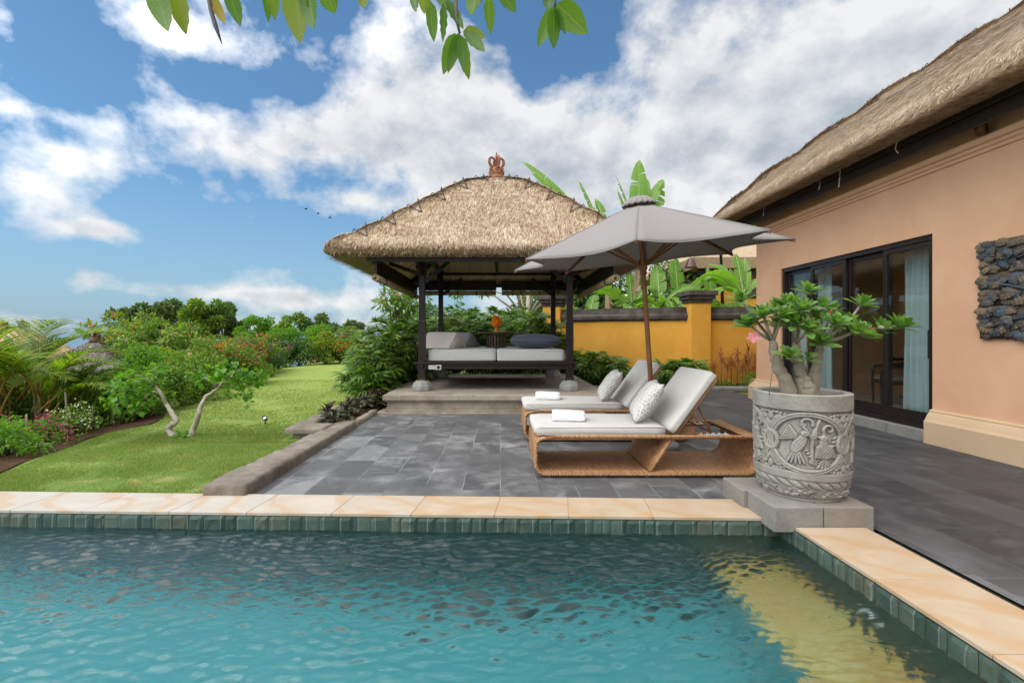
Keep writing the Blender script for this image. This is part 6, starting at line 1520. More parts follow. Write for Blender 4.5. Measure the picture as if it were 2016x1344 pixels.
# ------------------------------------------------------------------ purple bed plants
def purple(seed):
    rng = np.random.default_rng(seed); o = empty('purple_plant', (0, 0, 0)); n = 15; a = rng.uniform(0, 2*PI, n); z = rng.uniform(.04, .17, n); D_ = np.stack([np.cos(a), np.sin(a), rng.uniform(.05, .5, n)], -1)
    V, F = scatter(*leaf_t(.5, .12, .35, 3), np.stack([.015*np.cos(a), .015*np.sin(a), z], -1), D_, np.tile([0, 0, 1.], (n, 1)), rng.uniform(.11, .17, n)); put('lower_leaves', V, F, G_PALE, o)
    n = 13; a = rng.uniform(0, 2*PI, n); D_ = np.stack([np.cos(a)*.6, np.sin(a)*.6, rng.uniform(.3, 1.1, n)], -1); V, F = scatter(*leaf_t(.42, .12, .3, 3), np.stack([.01*np.cos(a), .01*np.sin(a), rng.uniform(.15, .23, n)], -1), D_, np.tile([0, 0, 1.], (n, 1))+.1, rng.uniform(.06, .12, n)); put('top_leaves', V, F, G_PURP, o)
    b = MB(); b.tube([(0, 0, -.02), (.004, .003, .12), (0, 0, .23)], [.008, .007, .005], 5); b.build('stem', BARK_DARK, o, True); return o
protos = [purple(s) for s in (1, 2, 3)]; rr = random.Random(9); first = [True]*3; sp = []
for row in range(15):
    y = 6.80+row*.34
    for c in range(2 if row < 5 else 3): sp.append((-2.52+.15*c+rr.uniform(-.06, .06) if row < 5 else -2.58+.20*c+rr.uniform(-.07, .07), y+rr.uniform(-.1, .1)))
for i, (x, y) in enumerate(sp):
    k = i % 3; o = protos[k] if first[k] else copy_tree(protos[k]); first[k] = False; s = rr.uniform(.85, 1.25); o.location = (x, y, .04); o.rotation_euler = (rr.uniform(-.12, .12), rr.uniform(-.12, .12), rr.uniform(0, 6.28)); o.scale = (s, s, s*rr.uniform(.9, 1.2))
    tag(o, 'purple topped plant with striped leaves in the low stone bed beside the pavilion', 'bedding plant', 'purple plants in the stone bed')

# ------------------------------------------------------------------ red cordylines and ground cover in front of the wall
rr = random.Random(3)
def cordy(seed):
    rng = np.random.default_rng(seed); o = empty('red_cordyline', (0, 0, 0)); h = .62; b = MB(); b.tube([(0, 0, -.03), (.03*rng.normal(), 0, h*.5), (0, 0, h)], [.013, .011, .009], 6); b.build('stem', BARK, o, True); n = 58; d = rdir(n, rng); d[:, 2] = d[:, 2]*.75+.25
    V, F = scatter(*blade_t(.075, .45, 3), np.array([0, 0, h])+d*.02+rng.uniform(-.08, .05, (n, 1))*np.array([0, 0, 1]), d, np.tile([0, 0, 1.], (n, 1))+.15*rng.normal(size=(n, 3)), rng.uniform(.17, .28, n)); put('leaves', V, F, G_RED, o); return o
cp = [cordy(1), cordy(2)]; first = [True]*2
for i, (px, py_top, Y) in enumerate(((1405, 715, 12.6), (1420, 690, 12.5), (1432, 712, 12.3), (1440, 700, 12.7), (1452, 688, 12.4), (1462, 715, 12.2), (1468, 700, 12.7), (1474, 680, 12.5), (1483, 715, 12.2), (1490, 690, 12.6), (1500, 700, 12.4), (1515, 690, 12.6))):
    k = i % 2; o = cp[k] if first[k] else copy_tree(cp[k]); first[k] = False; z = HC-(py_top-CY)/FPX*Y; s = max(.6, z/.72); o.location = ((px-CX)/FPX*Y, Y, 0); o.scale = (.9, .9, s); o.rotation_euler = (0, 0, rr.uniform(0, 6.28))
    tag(o, 'spiky red cordyline on a bare stem before the ochre wall', 'cordyline', 'red cordylines before the wall')
for i, (px, Y, rx, h, mt, lab) in enumerate(((1425, 12.1, .35, .14, G_MID, 'low ground cover plant under the red cordylines'), (1300, 11.9, .4, .16, G_DARK, 'low dark plant behind the parasol pole'), (1478, 11.9, .22, .36, G_BRIGHT, 'bright leafy shoot beside the villa corner'), (1370, 12.0, .35, .14, G_MID, 'low ground cover plant at the foot of the pillar'))): shrub('ground_cover', ((px-CX)/FPX*Y, Y, .02), rx, .25, h, 330, (.04, .08), mt, lab, 'plant', 'low plants along the ochre wall', seed=80+i, stems=2)
b = MB(); rough_block(b, 5.0, 7.2, 11.50, 11.62, -.02, .10, .1, .008, 4); rough_block(b, 2.05, 4.95, 11.72, 11.84, -.02, .09, .1, .008, 5)
o = b.build('bed_kerb', M_STEP, smooth=True); tag(o, 'low grey stone kerb of the planting bed along the ochre wall', 'kerb')
b = MB(); b.grid(lambda u, v: (1.95+5.6*u, 11.84+2.3*v, .03+.02*math.sin(13*u+5*v)), 20, 8); tag(b.build('wall_bed_soil', M_SOIL, smooth=True), kind='structure')

# ------------------------------------------------------------------ desert rose in the carved pot
DR = np.array([POTC[0], POTC[1], .157+.71]); o = empty('desert_rose', tuple(DR), 0, 'desert rose with thick grey trunks and pink blossoms growing in the carved pot', 'plant'); rng = np.random.default_rng(15); Yd = 3.6
M_ADEN = plain('desert_rose_bark', (.20, .165, .125), (.32, .275, .21), .7, 14, 60, .5, .008)
def pp(px, py, dy=0.): return at(px, py, Yd+dy)-DR
trunks = [([(1560, 775), (1548, 748), (1534, 722), (1524, 690), (1522, 672)], [.062, .052, .044, .036, .030], -.03), ([(1583, 778), (1580, 750), (1576, 728), (1570, 700), (1567, 674)], [.058, .048, .040, .034, .026], -.04), ([(1600, 776), (1602, 748), (1606, 722), (1610, 695), (1616, 675)], [.055, .046, .036, .030, .022], .0), ([(1590, 780), (1592, 760), (1588, 742)], [.06, .05, .03], -.08)]
for pts, rad, dy in trunks:
    b = MB(); P = [pp(x, y, dy) for x, y in pts]; P[0][2] = min(P[0][2], -.0); fine = []; rf = []
    for i in range(len(P)-1):
        for f in np.linspace(0, 1, 6)[:-1]: fine.append(P[i]*(1-f)+P[i+1]*f+rng.normal(size=3)*.003); rf.append((rad[i]*(1-f)+rad[i+1]*f)*(1+.025*math.sin(len(fine)*1.9)+.04*rng.normal()))
    fine.append(P[-1]); rf.append(rad[-1]); b.tube([(p[0], p[1], p[2]-.02) for p in fine], rf, 12); b.ball(tuple(fine[-1]-np.array([0, 0, .018])), rf[-1]*.98, 10); b.build('trunk', M_ADEN, o, True)
ROS = [(1458, 588, .9, .08), (1503, 620, 1.05, -.06), (1474, 638, 1.05, .02), (1553, 598, 1.15, .0), (1590, 572, .9, .05), (1566, 634, 1.2, -.12), (1609, 628, 1.05, .04), (1636, 612, .8, .10), (1686, 652, 1.25, -.10), (1668, 632, .9, .06), (1698, 596, .9, .12), (1737, 645, .95, .08), (1772, 640, 1.1, .02), (1555, 698, .75, -.16), (1617, 672, .85, -.12), (1590, 704, .5, -.14), (1530, 640, .9, .10), (1650, 655, .8, .14), (1580, 605, .9, -.15), (1540, 618, .9, -.10), (1592, 645, .9, -.2), (1530, 605, .85, .1), (1645, 635, .95, -.15), (1620, 600, .8, .0), (1710, 660, .8, .1)]
SRC = [(1522, 672), (1522, 672), (1522, 672), (1567, 674), (1567, 674), (1567, 674), (1616, 675), (1616, 675), (1616, 675), (1616, 675), (1650, 655), (1680, 650), (1730, 645), (1562, 715), (1606, 690), (1588, 735), (1522, 672), (1616, 675), (1567, 674), (1522, 672), (1567, 674), (1522, 672), (1616, 675), (1616, 675), (1680, 650)]
Ps = []; Ds = []; Ns = []; Ls = []
for (px, py, sc, dy), (qx, qy) in zip(ROS, SRC):
    c = pp(px, py, dy); s_ = pp(qx, qy, dy*.3); b = MB(); m_ = (c+s_)/2+np.array([0, 0, -.012]); b.tube([s_, m_, c], [.014*sc, .011*sc, .008*sc], 7); b.build('branch', M_ADEN, o, True)
    ax = nrm((c-s_)/max(np.linalg.norm(c-s_), .01)*.5+np.array([0, -.25, .75])); k = int(26*min(sc, 1.1)); a = np.arange(k)*2.4; tl = np.linspace(.15, 1.35, k); x_ = nrm(np.cross(ax, [1, .3, .2])); y_ = np.cross(ax, x_)
    D_ = ax[None]*np.cos(tl)[:, None]+(x_[None]*np.cos(a)[:, None]+y_[None]*np.sin(a)[:, None])*np.sin(tl)[:, None]; Ps.append(np.repeat(c[None], k, 0)-ax*np.linspace(0, .03, k)[:, None]); Ds.append(D_+rng.normal(size=(k, 3))*.08); Ns.append(np.repeat(ax[None], k, 0)+rng.normal(size=(k, 3))*.1); Ls.append(.132*sc**.6*np.linspace(.55, 1.15, k)*rng.uniform(.85, 1.1, k))
def spat_t(n=4):
    V = []; F = []
    for i in range(n+1):
        t_ = i/n; hw = .19*(.18+.82*math.sin(PI*min(1, t_**1.5*.80+.02))**.8) if t_ < 1 else .05; z = -.10*t_*t_+.04*t_; V += [(-hw, t_, z+.05*hw/.2), (0, t_, z), (hw, t_, z+.05*hw/.2)]
    for i in range(n): a = i*3; F += [(a, a+1, a+4, a+3), (a+1, a+2, a+5, a+4)]
    return np.array(V), np.array(F)
G_ADEN = leafmat('desert_rose_leaves', [(.075, .165, .04), (.115, .23, .055), (.17, .30, .075), (.28, .40, .115)], .3, .35)
V, F = scatter(*spat_t(), *[np.concatenate(q) for q in (Ps, Ds, Ns, Ls)]); put('leaves', V, F, G_ADEN, o, True)
def flower(c, r, mat, parent, ax=(-.3, -.9, .3)):
    ax = nrm(np.array(ax, float)); x_ = nrm(np.cross(ax, [0, 0, 1.])); y_ = np.cross(ax, x_); a = np.arange(5)*2*PI/5+.3; D_ = (x_[None]*np.cos(a)[:, None]+y_[None]*np.sin(a)[:, None])+ax*.25
    V, F = scatter(*leaf_t(.85, -.08, .12, 3), np.repeat(np.array(c)[None], 5, 0), D_, np.repeat(ax[None], 5, 0), np.full(5, r)); return put('flower', V, F, mat, parent, True)
flower(pp(1483, 664, -.08), .050, F_PINK, o); b = MB(); b.tube([pp(1484, 664, -.07), pp(1500, 660, -.03), pp(1522, 676, 0)], [.004, .004, .006], 6); b.build('flower_stalk', M_ADEN, o, True)
for px, py, qx, qy in ((1598, 622, 1604, 634), (1718, 646, 1700, 653), (1683, 640, 1690, 650), (1637, 610, 1634, 618)):
    b = MB(); A, B = pp(qx, qy, -.12), pp(px, py, -.12); b.tube([A, (A+B)/2, B+(B-A)*.3], [.004, .008, .002], 8); b.build('flower_bud', F_RED, o, True)
b = MB(); b.tube([pp(1514, 778, -.15), pp(1519, 740, -.12), pp(1523, 700, -.06)], [.003, .003, .003], 5); b.build('dead_twig', BARK, o, True)

# ------------------------------------------------------------------ tree whose branch hangs into the top of the view
m, t = newmat('hanging_leaf'); uv = t.n('ShaderNodeTexCoord').outputs['UV']; s = sep(t, uv); g = t.geo(); r = g.outputs['Random Per Island']
w = t.math('ABSOLUTE', t.math('SUBTRACT', s[0], .5)); rib = t.rng(w, .012, .035, 1, 0); vein = t.math('FRACT', t.math('SUBTRACT', t.math('MULTIPLY', s[1], 17.), t.math('MULTIPLY', w, 6.))); vn = t.rng(t.math('ABSOLUTE', t.math('SUBTRACT', vein, .5)), .38, .48)
col = t.ramp(r, [(0, (.045, .115, .014)), (.35, (.07, .155, .016)), (.7, (.10, .18, .020)), (.9, (.15, .19, .024)), (1, (.19, .21, .03))]); col = t.mix(t.math('MULTIPLY', vn, .35), col, (.14, .22, .05)); col = t.mix(t.math('MULTIPLY', rib, .6), col, (.20, .25, .09))
sp_ = t.rng(t.noise(g.outputs['Position'], 42, 4, .7), .60, .70); col = t.mix(t.math('MULTIPLY', sp_, .6), col, (.14, .075, .025))
p = surf(t, col, .4, vn, .3, .002, .4); tr = t.n('ShaderNodeBsdfTranslucent', None, {'Color': t.mix(1., col, (3.0, 3.3, 1.3), 'MULTIPLY')}).outputs[0]
out(t, t.n('ShaderNodeMixShader', None, {0: .42, 1: p, 2: tr}).outputs[0]); M_HANG = m
LV = [(300, -30, 331, 62, 38), (338, -40, 367, 68, 42), (448, -25, 473, 52, 28), (522, -30, 529, 44, 16), (535, -30, 541, 40, 24), (573, -40, 592, 86, 52), (598, -30, 618, 58, 38), (640, -20, 659, 27, 36), (712, -30, 716, 17, 28), (896, 66, 873, 147, 30), (903, 66, 882, 144, 22), (905, 68, 923, 157, 28), (908, 70, 913, 142, 20), (912, 62, 956, 74, 28), (918, 62, 954, 103, 26),
      (848, 3, 854, 83, 23), (873, 8, 872, 83, 18), (882, 0, 912, 58, 24), (935, -20, 928, 31, 30), (962, -8, 966, 69, 24), (985, -20, 1015, 25, 28), (812, -20, 819, 24, 18), (835, -25, 835, 28, 24), (1090, 14, 1059, 93, 28), (1091, 16, 1090, 97, 26), (1092, 14, 1113, 68, 20), (1096, 8, 1156, 67, 46), (1082, -10, 1078, 20, 22), (860, -30, 880, 20, 24), (905, -25, 950, 6, 24), (420, -60, 400, -12, 26), (660, -70, 690, -6, 30), (760, -60, 770, -8, 26), (1120, -60, 1140, -6, 26)]
Yl = 2.2; LPm = Yl/FPX; rng = np.random.default_rng(44); nodes = [(-1.52, 2.2, 3.03), (-1.28, 2.2, 3.02), (-.98, 2.2, 3.05), (-.70, 2.2, 3.05), (-.2, 2.22, 2.775), (.25, 2.2, 2.9)]
def bigleaf(A, B, wd, nf, n=9, m_=4):
    A, B = np.array(A, float), np.array(B, float); L = np.linalg.norm(B-A); d = (B-A)/L; x_ = nrm(np.cross(d, nf)); z_ = np.cross(x_, d); V = []; UV = []; F = []
    for i in range(n+1):
        t_ = i/n; hw = wd/2*math.sin(PI*min(1, (t_*.94+.06)**.82))**.75 if 0 < t_ < 1 else wd*.02
        for j in range(m_+1):
            q = j/m_*2-1; V.append(A+d*L*t_+x_*hw*q+z_*(hw*.30*abs(q)-L*.06*math.sin(PI*t_)+.004*math.sin(t_*25+q*3)*abs(q))); UV.append((j/m_, t_))
    for i in range(n):
        for j in range(m_): a = i*(m_+1)+j; F.append((a, a+1, a+m_+2, a+m_+1))
    return np.array(V), np.array(F), np.array(UV)
ov = empty('overhanging_tree', (3.45, .9, 0), 0, 'tree outside the frame whose leafy twigs hang into the top of the view', 'tree'); O_ = np.array([3.45, .9, 0])
Vs = []; Us = []; Fs = []; nb = 0; tw = MB()
for (ax, ay, bx_, by_, wd) in LV:
    dy = rng.uniform(-.10, .10); A = at(ax, ay, Yl+dy); B = at(bx_, by_, Yl+dy+rng.uniform(-.07, .07)); nf = np.array([rng.normal()*.45, -1, rng.normal()*.25]); v, f, u = bigleaf(A-O_, B-O_, wd*LPm*1.05, nf); Vs.append(v); Us.append(u); Fs.append(f+nb); nb += len(v)
for k in range(46):
    c = np.array([rng.uniform(-2.1, 2.2), rng.uniform(1.55, 2.5), rng.uniform(3.22, 3.6)]); c[2] = max(c[2], HC+.80*c[1]+.05); d = np.array([rng.normal(), rng.normal(), -.2+rng.normal()*.3]); v, f, u = bigleaf(c-O_, c-O_+nrm(d)*rng.uniform(.18, .28), rng.uniform(.06, .10), np.array([rng.normal(), rng.normal(), .8])); Vs.append(v); Us.append(u); Fs.append(f+nb); nb += len(v)
link_obj('leaves', npmesh('hanging_leaves', np.concatenate(Vs), np.concatenate(Fs), [M_HANG], True, uv=np.concatenate(Us)), ov)
v, f, u = bigleaf(at(414, -12, 2.2)-O_, at(443, 48, 2.18)-O_, 20*LPm, np.array([.3, -1, 0])); link_obj('yellow_leaf', npmesh('yellow_leaf', v, f, [leafmat('yellowed_leaf', [(.42, .27, .02), (.35, .25, .03)], .5, .4)], True, uv=u), ov)
b = MB(); pod = [at(398, -60, 2.2), at(408, -20, 2.2), at(415, 20, 2.19), at(424, 50, 2.18), at(437, 87, 2.17)]; b.tube([q-O_ for q in pod], [.004, .009, .010, .011, .002], 8); b.build('seed_pod', plain('dark_seed_pod', (.035, .03, .035), (.07, .06, .06), .5, 20, 40, .2), ov, True)
b = MB(); b.tube([q-O_ for q in (np.array([3.45, .9, -.05]), np.array([3.40, .85, 1.0]), np.array([3.25, .95, 2.0]), np.array([3.05, 1.05, 2.75]))], [.13, .11, .09, .07], 12); b.build('trunk', BARK, ov, True)
bough = [np.array(q) for q in ((3.05, 1.05, 2.75), (2.2, 1.55, 3.05), (1.2, 2.1, 3.26), (.3, 2.3, 3.30), (-.6, 2.35, 3.32), (-1.9, 2.3, 3.28))]
b = MB(); b.tube([q-O_ for q in bough], [.07, .055, .045, .036, .028, .014], 10); b.build('bough', BARK, ov, True)
TWG = mat_bark('grey_twig', (.15, .135, .11), (.24, .215, .18))
for pts in ([bough[3], at(899, -60, 2.22), at(897, 5, 2.2), at(899, 40, 2.2), at(905, 66, 2.2)], [bough[2], at(1100, -80, 2.2), at(1094, -10, 2.2), at(1092, 14, 2.2)], [bough[4], at(590, -120, 2.25), at(580, -42, 2.2)], [bough[4], at(640, -110, 2.2), at(640, -22, 2.2)], [bough[5], at(330, -120, 2.25), at(325, -42, 2.2)], [bough[5], at(400, -110, 2.2), at(412, -30, 2.2)], [bough[3], at(840, -90, 2.2), at(842, -20, 2.2)], [bough[3], at(965, -90, 2.2), at(965, -15, 2.2)], [bough[4], at(720, -90, 2.2), at(712, -30, 2.2)]):
    b = MB(); b.tube([q-O_ for q in pts], list(np.linspace(.014, .0055, len(pts))), 7); b.build('twig', TWG, ov, True)
# ================================================================== ochre garden wall
M_CAP = mat_old_stone('mossy_dark_capstone', (.065, .055, .046), (.135, .118, .10), (.035, .030, .025))
P0, P1, P2_ = np.array([1.64, 14.46]), np.array([5.44, 13.0]), np.array([9.6, 12.9])
CAPP = [(.13, 1.755), (.16, 1.765), (.16, 1.80), (.205, 1.815), (.215, 1.90), (.19, 1.955), (.165, 1.965), (.165, 2.0), (.145, 2.01), (.145, 2.055), (.12, 2.065), (.12, 2.13)]
def wall_run(o, A, B, h, th=.13, cap=True):
    d = (B-A)/np.linalg.norm(B-A); n = np.array([d[1], -d[0]]); b = MB()
    V = [(*(A+n*s), z) for z in (-.1, h) for s in (-th, th)]+[(*(B+n*s), z) for z in (-.1, h) for s in (-th, th)]
    b.add(V, [(0, 1, 3, 2), (4, 6, 7, 5), (1, 5, 7, 3), (0, 2, 6, 4), (2, 3, 7, 6)]); off(b.build('plaster_panel', M_OCHRE, o), o)
    if cap:
        L = np.linalg.norm(B-A); m_ = int(L/.12); b = MB(); prof = [(s, z) for s, z in CAPP]+[(-s, z) for s, z in CAPP[::-1]]; k = len(prof); V = []
        for i in range(m_+1):
            for s, z in prof:
                p = A+d*L*i/m_+n*s; V.append((p[0]+.012*(vnoise(np.array([[p[0]*4, p[1]*4, z*9]]), 3)[0]-.5), p[1]+.012*(vnoise(np.array([[p[0]*4, p[1]*4, z*9]]), 4)[0]-.5), z+h-1.755+.012*(vnoise(np.array([[p[0]*3, p[1]*3, z*5]]), 5)[0]-.5)))
        b.add(V, [(i*k+j, i*k+j+1, (i+1)*k+j+1, (i+1)*k+j) for i in range(m_) for j in range(k-1)]+[tuple(range(k-1, -1, -1)), tuple(m_*k+j for j in range(k))]); off(b.build('coping', M_CAP, o), o)
def pillar(o, P, ang, h=2.23, w=.27):
    M = Matrix.Translation((P[0], P[1], 0)) @ Matrix.Rotation(ang, 4, 'Z')
    b = MB(); b.box(-w, w, -w, w, -.1, h, M=M); off(b.build('pillar', M_OCHRE, o, bevel=.01), o)
    b = MB(); b.box(-w-.04, w+.04, -w-.04, w+.04, h+.001, h+.09, M=M); b.box(-w-.09, w+.09, -w-.09, w+.09, h+.09, h+.19, M=M); b.box(-w-.14, w+.14, -w-.14, w+.14, h+.19, h+.33, M=M); off(b.build('pillar_cap', M_CAP, o, bevel=.02), o)
d01 = (P1-P0)/np.linalg.norm(P1-P0); a01 = math.atan2(d01[1], d01[0]); n01 = np.array([d01[1], -d01[0]])
gw = empty('garden_wall', (5.4, 13.2, 0), 0, 'ochre yellow plastered garden wall with a dark mossy stone coping and square pillars', 'garden wall')
wall_run(gw, P0+d01*.2, P1-d01*.22, 1.755); wall_run(gw, P1+np.array([.25, 0]), P2_, 1.755); pillar(gw, P0, a01); pillar(gw, P1+np.array([-.02, -.06]), 0)
# higher ochre wall and the neighbouring house behind
gb = empty('rear_garden_wall', (8.5, 16.9, 0), 0, 'higher ochre wall with a dark coping standing behind the garden wall on the right', 'garden wall')
A, B = np.array([7.95, 16.6]), np.array([14.0, 16.5]); wall_run(gb, A, B, 2.65); pillar(gb, A, 0, 3.05, .24)
M_TILEROOF = plain('reed_roof_edge', (.33, .23, .14), (.46, .34, .22), .9, 9, 60, .6)
nh = empty('neighbour_house', (10.5, 22, 0), 0, 'neighbouring peach house with a thatched eave seen under the parasol right edge', 'house')
def nk(o): o.location = (-10.5, -22, 0); return o
b = MB(); b.box(9.6, 17, 20.6, 27, -.2, 4.1); nk(b.build('wall', M_PEACH, nh))
b = MB(); b.add([(7.9, 19.2, 4.55), (18, 19.2, 4.55), (18, 29, 4.55), (7.9, 29, 4.55), (12, 23.5, 7.2), (14, 23.5, 7.2), (8.0, 19.3, 4.12), (17.9, 19.3, 4.12), (17.9, 28.9, 4.12), (8.0, 28.9, 4.12)], [(0, 1, 5, 4), (1, 2, 5), (2, 3, 4, 5), (3, 0, 4), (6, 7, 1, 0), (7, 8, 2, 1), (8, 9, 3, 2), (9, 6, 0, 3), (9, 8, 7, 6)]); rf = nk(b.build('roof', M_TILEROOF, nh))
b = MB(); b.box(8.25, 17.6, 19.55, 19.65, 3.85, 4.115); nk(b.build('eave_fascia', M_DARKWOOD, nh))
b = MB(); b.tube([(9.4, 19.9, 3.42), (12.6, 19.9, 3.42)], .16, 14); nk(b.build('rolled_blind', M_BLIND, nh, True))
ol = empty('hanging_lantern', (6.25, 15.4, 3.78), 0, 'dark red lacquered hanging lantern seen below the edge of the parasol', 'lantern')
b = MB(); b.lathe([(.05, .10), (.10, .08), (.14, -.04), (.20, -.20), (.205, -.215), (.17, -.215)], 16); b.build('shade', plain('dark_red_lacquer', (.065, .016, .012), (.09, .025, .018), .3, 9, 20, .1), ol, True); b = MB(); b.tube([(0, 0, .10), (0, 0, 1.2)], .012, 6); b.build('hook_rod', M_DARK, ol)
b = MB(); b.tube([(6.25, 15.4, 4.98), (6.9, 15.7, 5.05), (7.5, 16.0, 4.7), (7.6, 16.05, 2.4), (7.6, 16.05, -.05)], [.03, .035, .045, .055, .06], 8); x = b.build('lantern_post', M_DARKWOOD, None, True); tag(x, 'dark curved post behind the ochre wall carrying the hanging lantern', 'post')

# ------------------------------------------------------------------ banana plants
m, t = newmat('banana_blade'); uv = t.n('ShaderNodeTexCoord').outputs['UV']; s = sep(t, uv); g = t.geo(); w = t.math('ABSOLUTE', s[0]); st = t.math('SINE', t.math('MULTIPLY', s[1], 190.)); rib = t.rng(w, .02, .07, 1, 0)
col = t.mix(t.noise(g.outputs['Position'], 1.1, 3, .5), (.11, .24, .028), (.21, .37, .06)); col = t.mix(t.math('MULTIPLY', t.rng(st, -1, 1), .25), col, (.05, .14, .02)); col = t.mix(t.math('MULTIPLY', rib, .7), col, (.35, .42, .16)); col = t.mix(t.rng(w, .90, 1.0, 0, .6), col, (.34, .26, .10))
p = surf(t, col, .4, st, .15, .01, .4); tr = t.n('ShaderNodeBsdfTranslucent', None, {'Color': t.mix(1., col, (2., 2.2, .8), 'MULTIPLY')}).outputs[0]; out(t, t.n('ShaderNodeMixShader', None, {0: .42, 1: p, 2: tr}).outputs[0]); M_BANANA = m
def banana_leaf(P, d0, L, W_, rng, bend=.13, tears=.3):
    d = nrm(np.array(d0, float)); pts = [np.array(P, float)]; m_ = 26
    for i in range(m_):
        d = nrm(d+np.array([0, 0, -bend*(.15+1.1*(i/m_)**1.2)])); pts.append(pts[-1]+d*L/m_)
    pts = np.array(pts); tg = nrm(np.gradient(pts, axis=0)); side = np.cross(tg, [0, 0, 1.]); side = nrm(side); upv = np.cross(side, tg); ro = rng.uniform(-.75, .75); side, upv = side*math.cos(ro)+upv*math.sin(ro), upv*math.cos(ro)-side*math.sin(ro); V = []; F = []; UV = []; i0 = 5
    for s in (-1, 1):
        i = i0
        while i < m_:
            k = int(rng.integers(1, 4)) if rng.uniform() < tears else int(rng.integers(4, 9)); e = min(m_, i+k); droop = rng.uniform(.05, .35)+(rng.uniform(.2, .7) if k < 3 else 0); gap = .012 if rng.uniform() < .7 else .05; base = len(V)
            for q in range(i, e+1):
                t_ = (q-i0)/(m_-i0); hw = W_/2*math.sin(PI*min(1, (t_*.95+.05)**.75))**.55 if t_ < 1 else 0; f = (q-i)/max(1, e-i); sh_ = gap*(0 if e-i < 1 else (f-.5)*-2)
                for j in range(4):
                    u = j/3; V.append(pts[q]+side[q]*s*hw*u+upv[q]*(hw*.30*u-hw*droop*u*u*1.4)+tg[q]*(hw*.35*u+sh_*u)); UV.append((u*s, t_))
            for q in range(e-i):
                for j in range(3): a = base+q*4+j; F.append((a, a+1, a+5, a+4))
            i = e
    return np.array(V), np.array(F), np.array(UV), pts
def banana(loc, h, leaves, label, seed, fruit=False):
    rng = np.random.default_rng(seed); o = empty('banana_plant', loc, 0, label, 'banana plant', 'banana plants behind the ochre wall'); b = MB(); pts = [(0, 0, -.05), (.02*rng.normal(), 0, h*.35), (.05*rng.normal(), .0, h*.7), (.06*rng.normal(), 0, h)]
    b.tube(pts, [.15, .13, .11, .075], 12); b.build('pseudostem', DRYLEAF, o, True); Vs = []; Fs = []; Us = []; nb = 0
    for (a, tilt, L, wd, tears, bend) in leaves:
        a = R(a); d0 = (math.sin(tilt)*math.cos(a), math.sin(tilt)*math.sin(a), math.cos(tilt)); v, f, u, pt = banana_leaf(np.array(pts[-1])-np.array([0, 0, .1]), d0, L, wd, rng, bend, tears); Vs.append(v); Fs.append(f+nb); Us.append(u); nb += len(v)
        b = MB(); b.tube(pt[::2], list(np.linspace(.034, .008, len(pt[::2]))), 7); b.build('midrib', PETG, o, True)
    link_obj('blades', npmesh('banana_blades', np.concatenate(Vs), np.concatenate(Fs), [M_BANANA], True, uv=np.concatenate(Us)), o)
    b = MB(); n = 7
    for i in range(n):
        a = rng.uniform(0, 6.28); z = h*rng.uniform(.45, .98); L = rng.uniform(.3, .75); c, s_ = math.cos(a), math.sin(a); w = rng.uniform(.05, .09)
        b.add([(c*.10-s_*w, s_*.10+c*w, z), (c*.10+s_*w, s_*.10-c*w, z), (c*.20+s_*w, s_*.20-c*w, z-L*.5), (c*.20-s_*w, s_*.20+c*w, z-L*.5), (c*.17, s_*.17, z-L), (c*.18+.01, s_*.18, z-L)], [(0, 1, 2, 3), (3, 2, 5, 4)])
    b.build('dry_sheath', DRYLEAF, o)
    if fruit:
        b = MB()
        for k in range(34):
            a = k*2.4; z = h-.35-.010*k; c, s_ = math.cos(a), math.sin(a); b.tube([(-.28+c*.04, -.1+s_*.04, z), (-.28+c*.11, -.1+s_*.11, z+.03), (-.28+c*.14, -.1+s_*.14, z+.12)], [.012, .020, .008], 6)
        b.tube([(0, 0, h), (-.2, -.08, h+.02), (-.28, -.1, h-.2), (-.28, -.1, h-.8)], [.03, .03, .025, .02], 7); b.build('fruit_bunch', plain('green_bananas', (.16, .30, .03), (.24, .36, .05), .5, 9, 20, .1), o, True)
    return o
PETG = plain('pale_green_midrib', (.26, .34, .10), (.34, .38, .14), .5, 7, 20, .05)
def bx_(px, Y): return ((px-CX)/FPX*Y, Y, 0)
banana(bx_(1196, 16.0), 4.1, [(176, .62, 4.5, .70, .35, .026), (172, .90, 3.2, .66, .25, .045), (150, .30, 3.0, .4, .3, .03), (20, .9, 1.7, .5, .4, .13), (250, 1.0, 1.6, .5, .3, .15), (300, .8, 1.7, .55, .4, .16), (100, .3, 2.6, .55, .3, .06)], 'banana plant just right of the pavilion post with long leaves arching left over the thatch', 1)
banana(bx_(1160, 15.6), 1.75, [(165, .7, 1.6, .5, .2, .11), (60, .35, 1.4, .5, .1, .08), (300, .8, 1.4, .5, .2, .14), (200, 1.0, 1.3, .45, .2, .12), (240, .7, 1.3, .5, .2, .13)], 'short banana plant with a dry stem beside the left end of the wall coping', 2)
banana(bx_(1258, 16.6), 4.1, [(80, .08, 3.7, .72, .45, .02), (30, .26, 3.3, .72, .5, .05), (175, .17, 3.2, .36, .5, .07), (160, .26, 2.7, .24, .3, .02), (230, .6, 2.4, .6, .3, .13), (330, .8, 2.1, .6, .4, .14), (10, .5, 2.6, .6, .6, .11), (60, .20, 3.4, .6, .5, .07), (20, .16, 3.1, .5, .6, .10), (200, .9, 2.2, .55, .4, .14)], 'tallest banana plant with upright leaves rising above the top of the parasol', 3)
banana(bx_(1238, 15.4), 2.2, [(190, .65, 1.7, .5, .2, .10), (30, .5, 1.6, .5, .3, .1), (95, .15, 1.6, .5, .1, .05), (300, .9, 1.4, .5, .3, .16), (250, 1.1, 1.4, .5, .3, .14)], 'banana plant with bare pale stalks directly behind the parasol pole', 4)
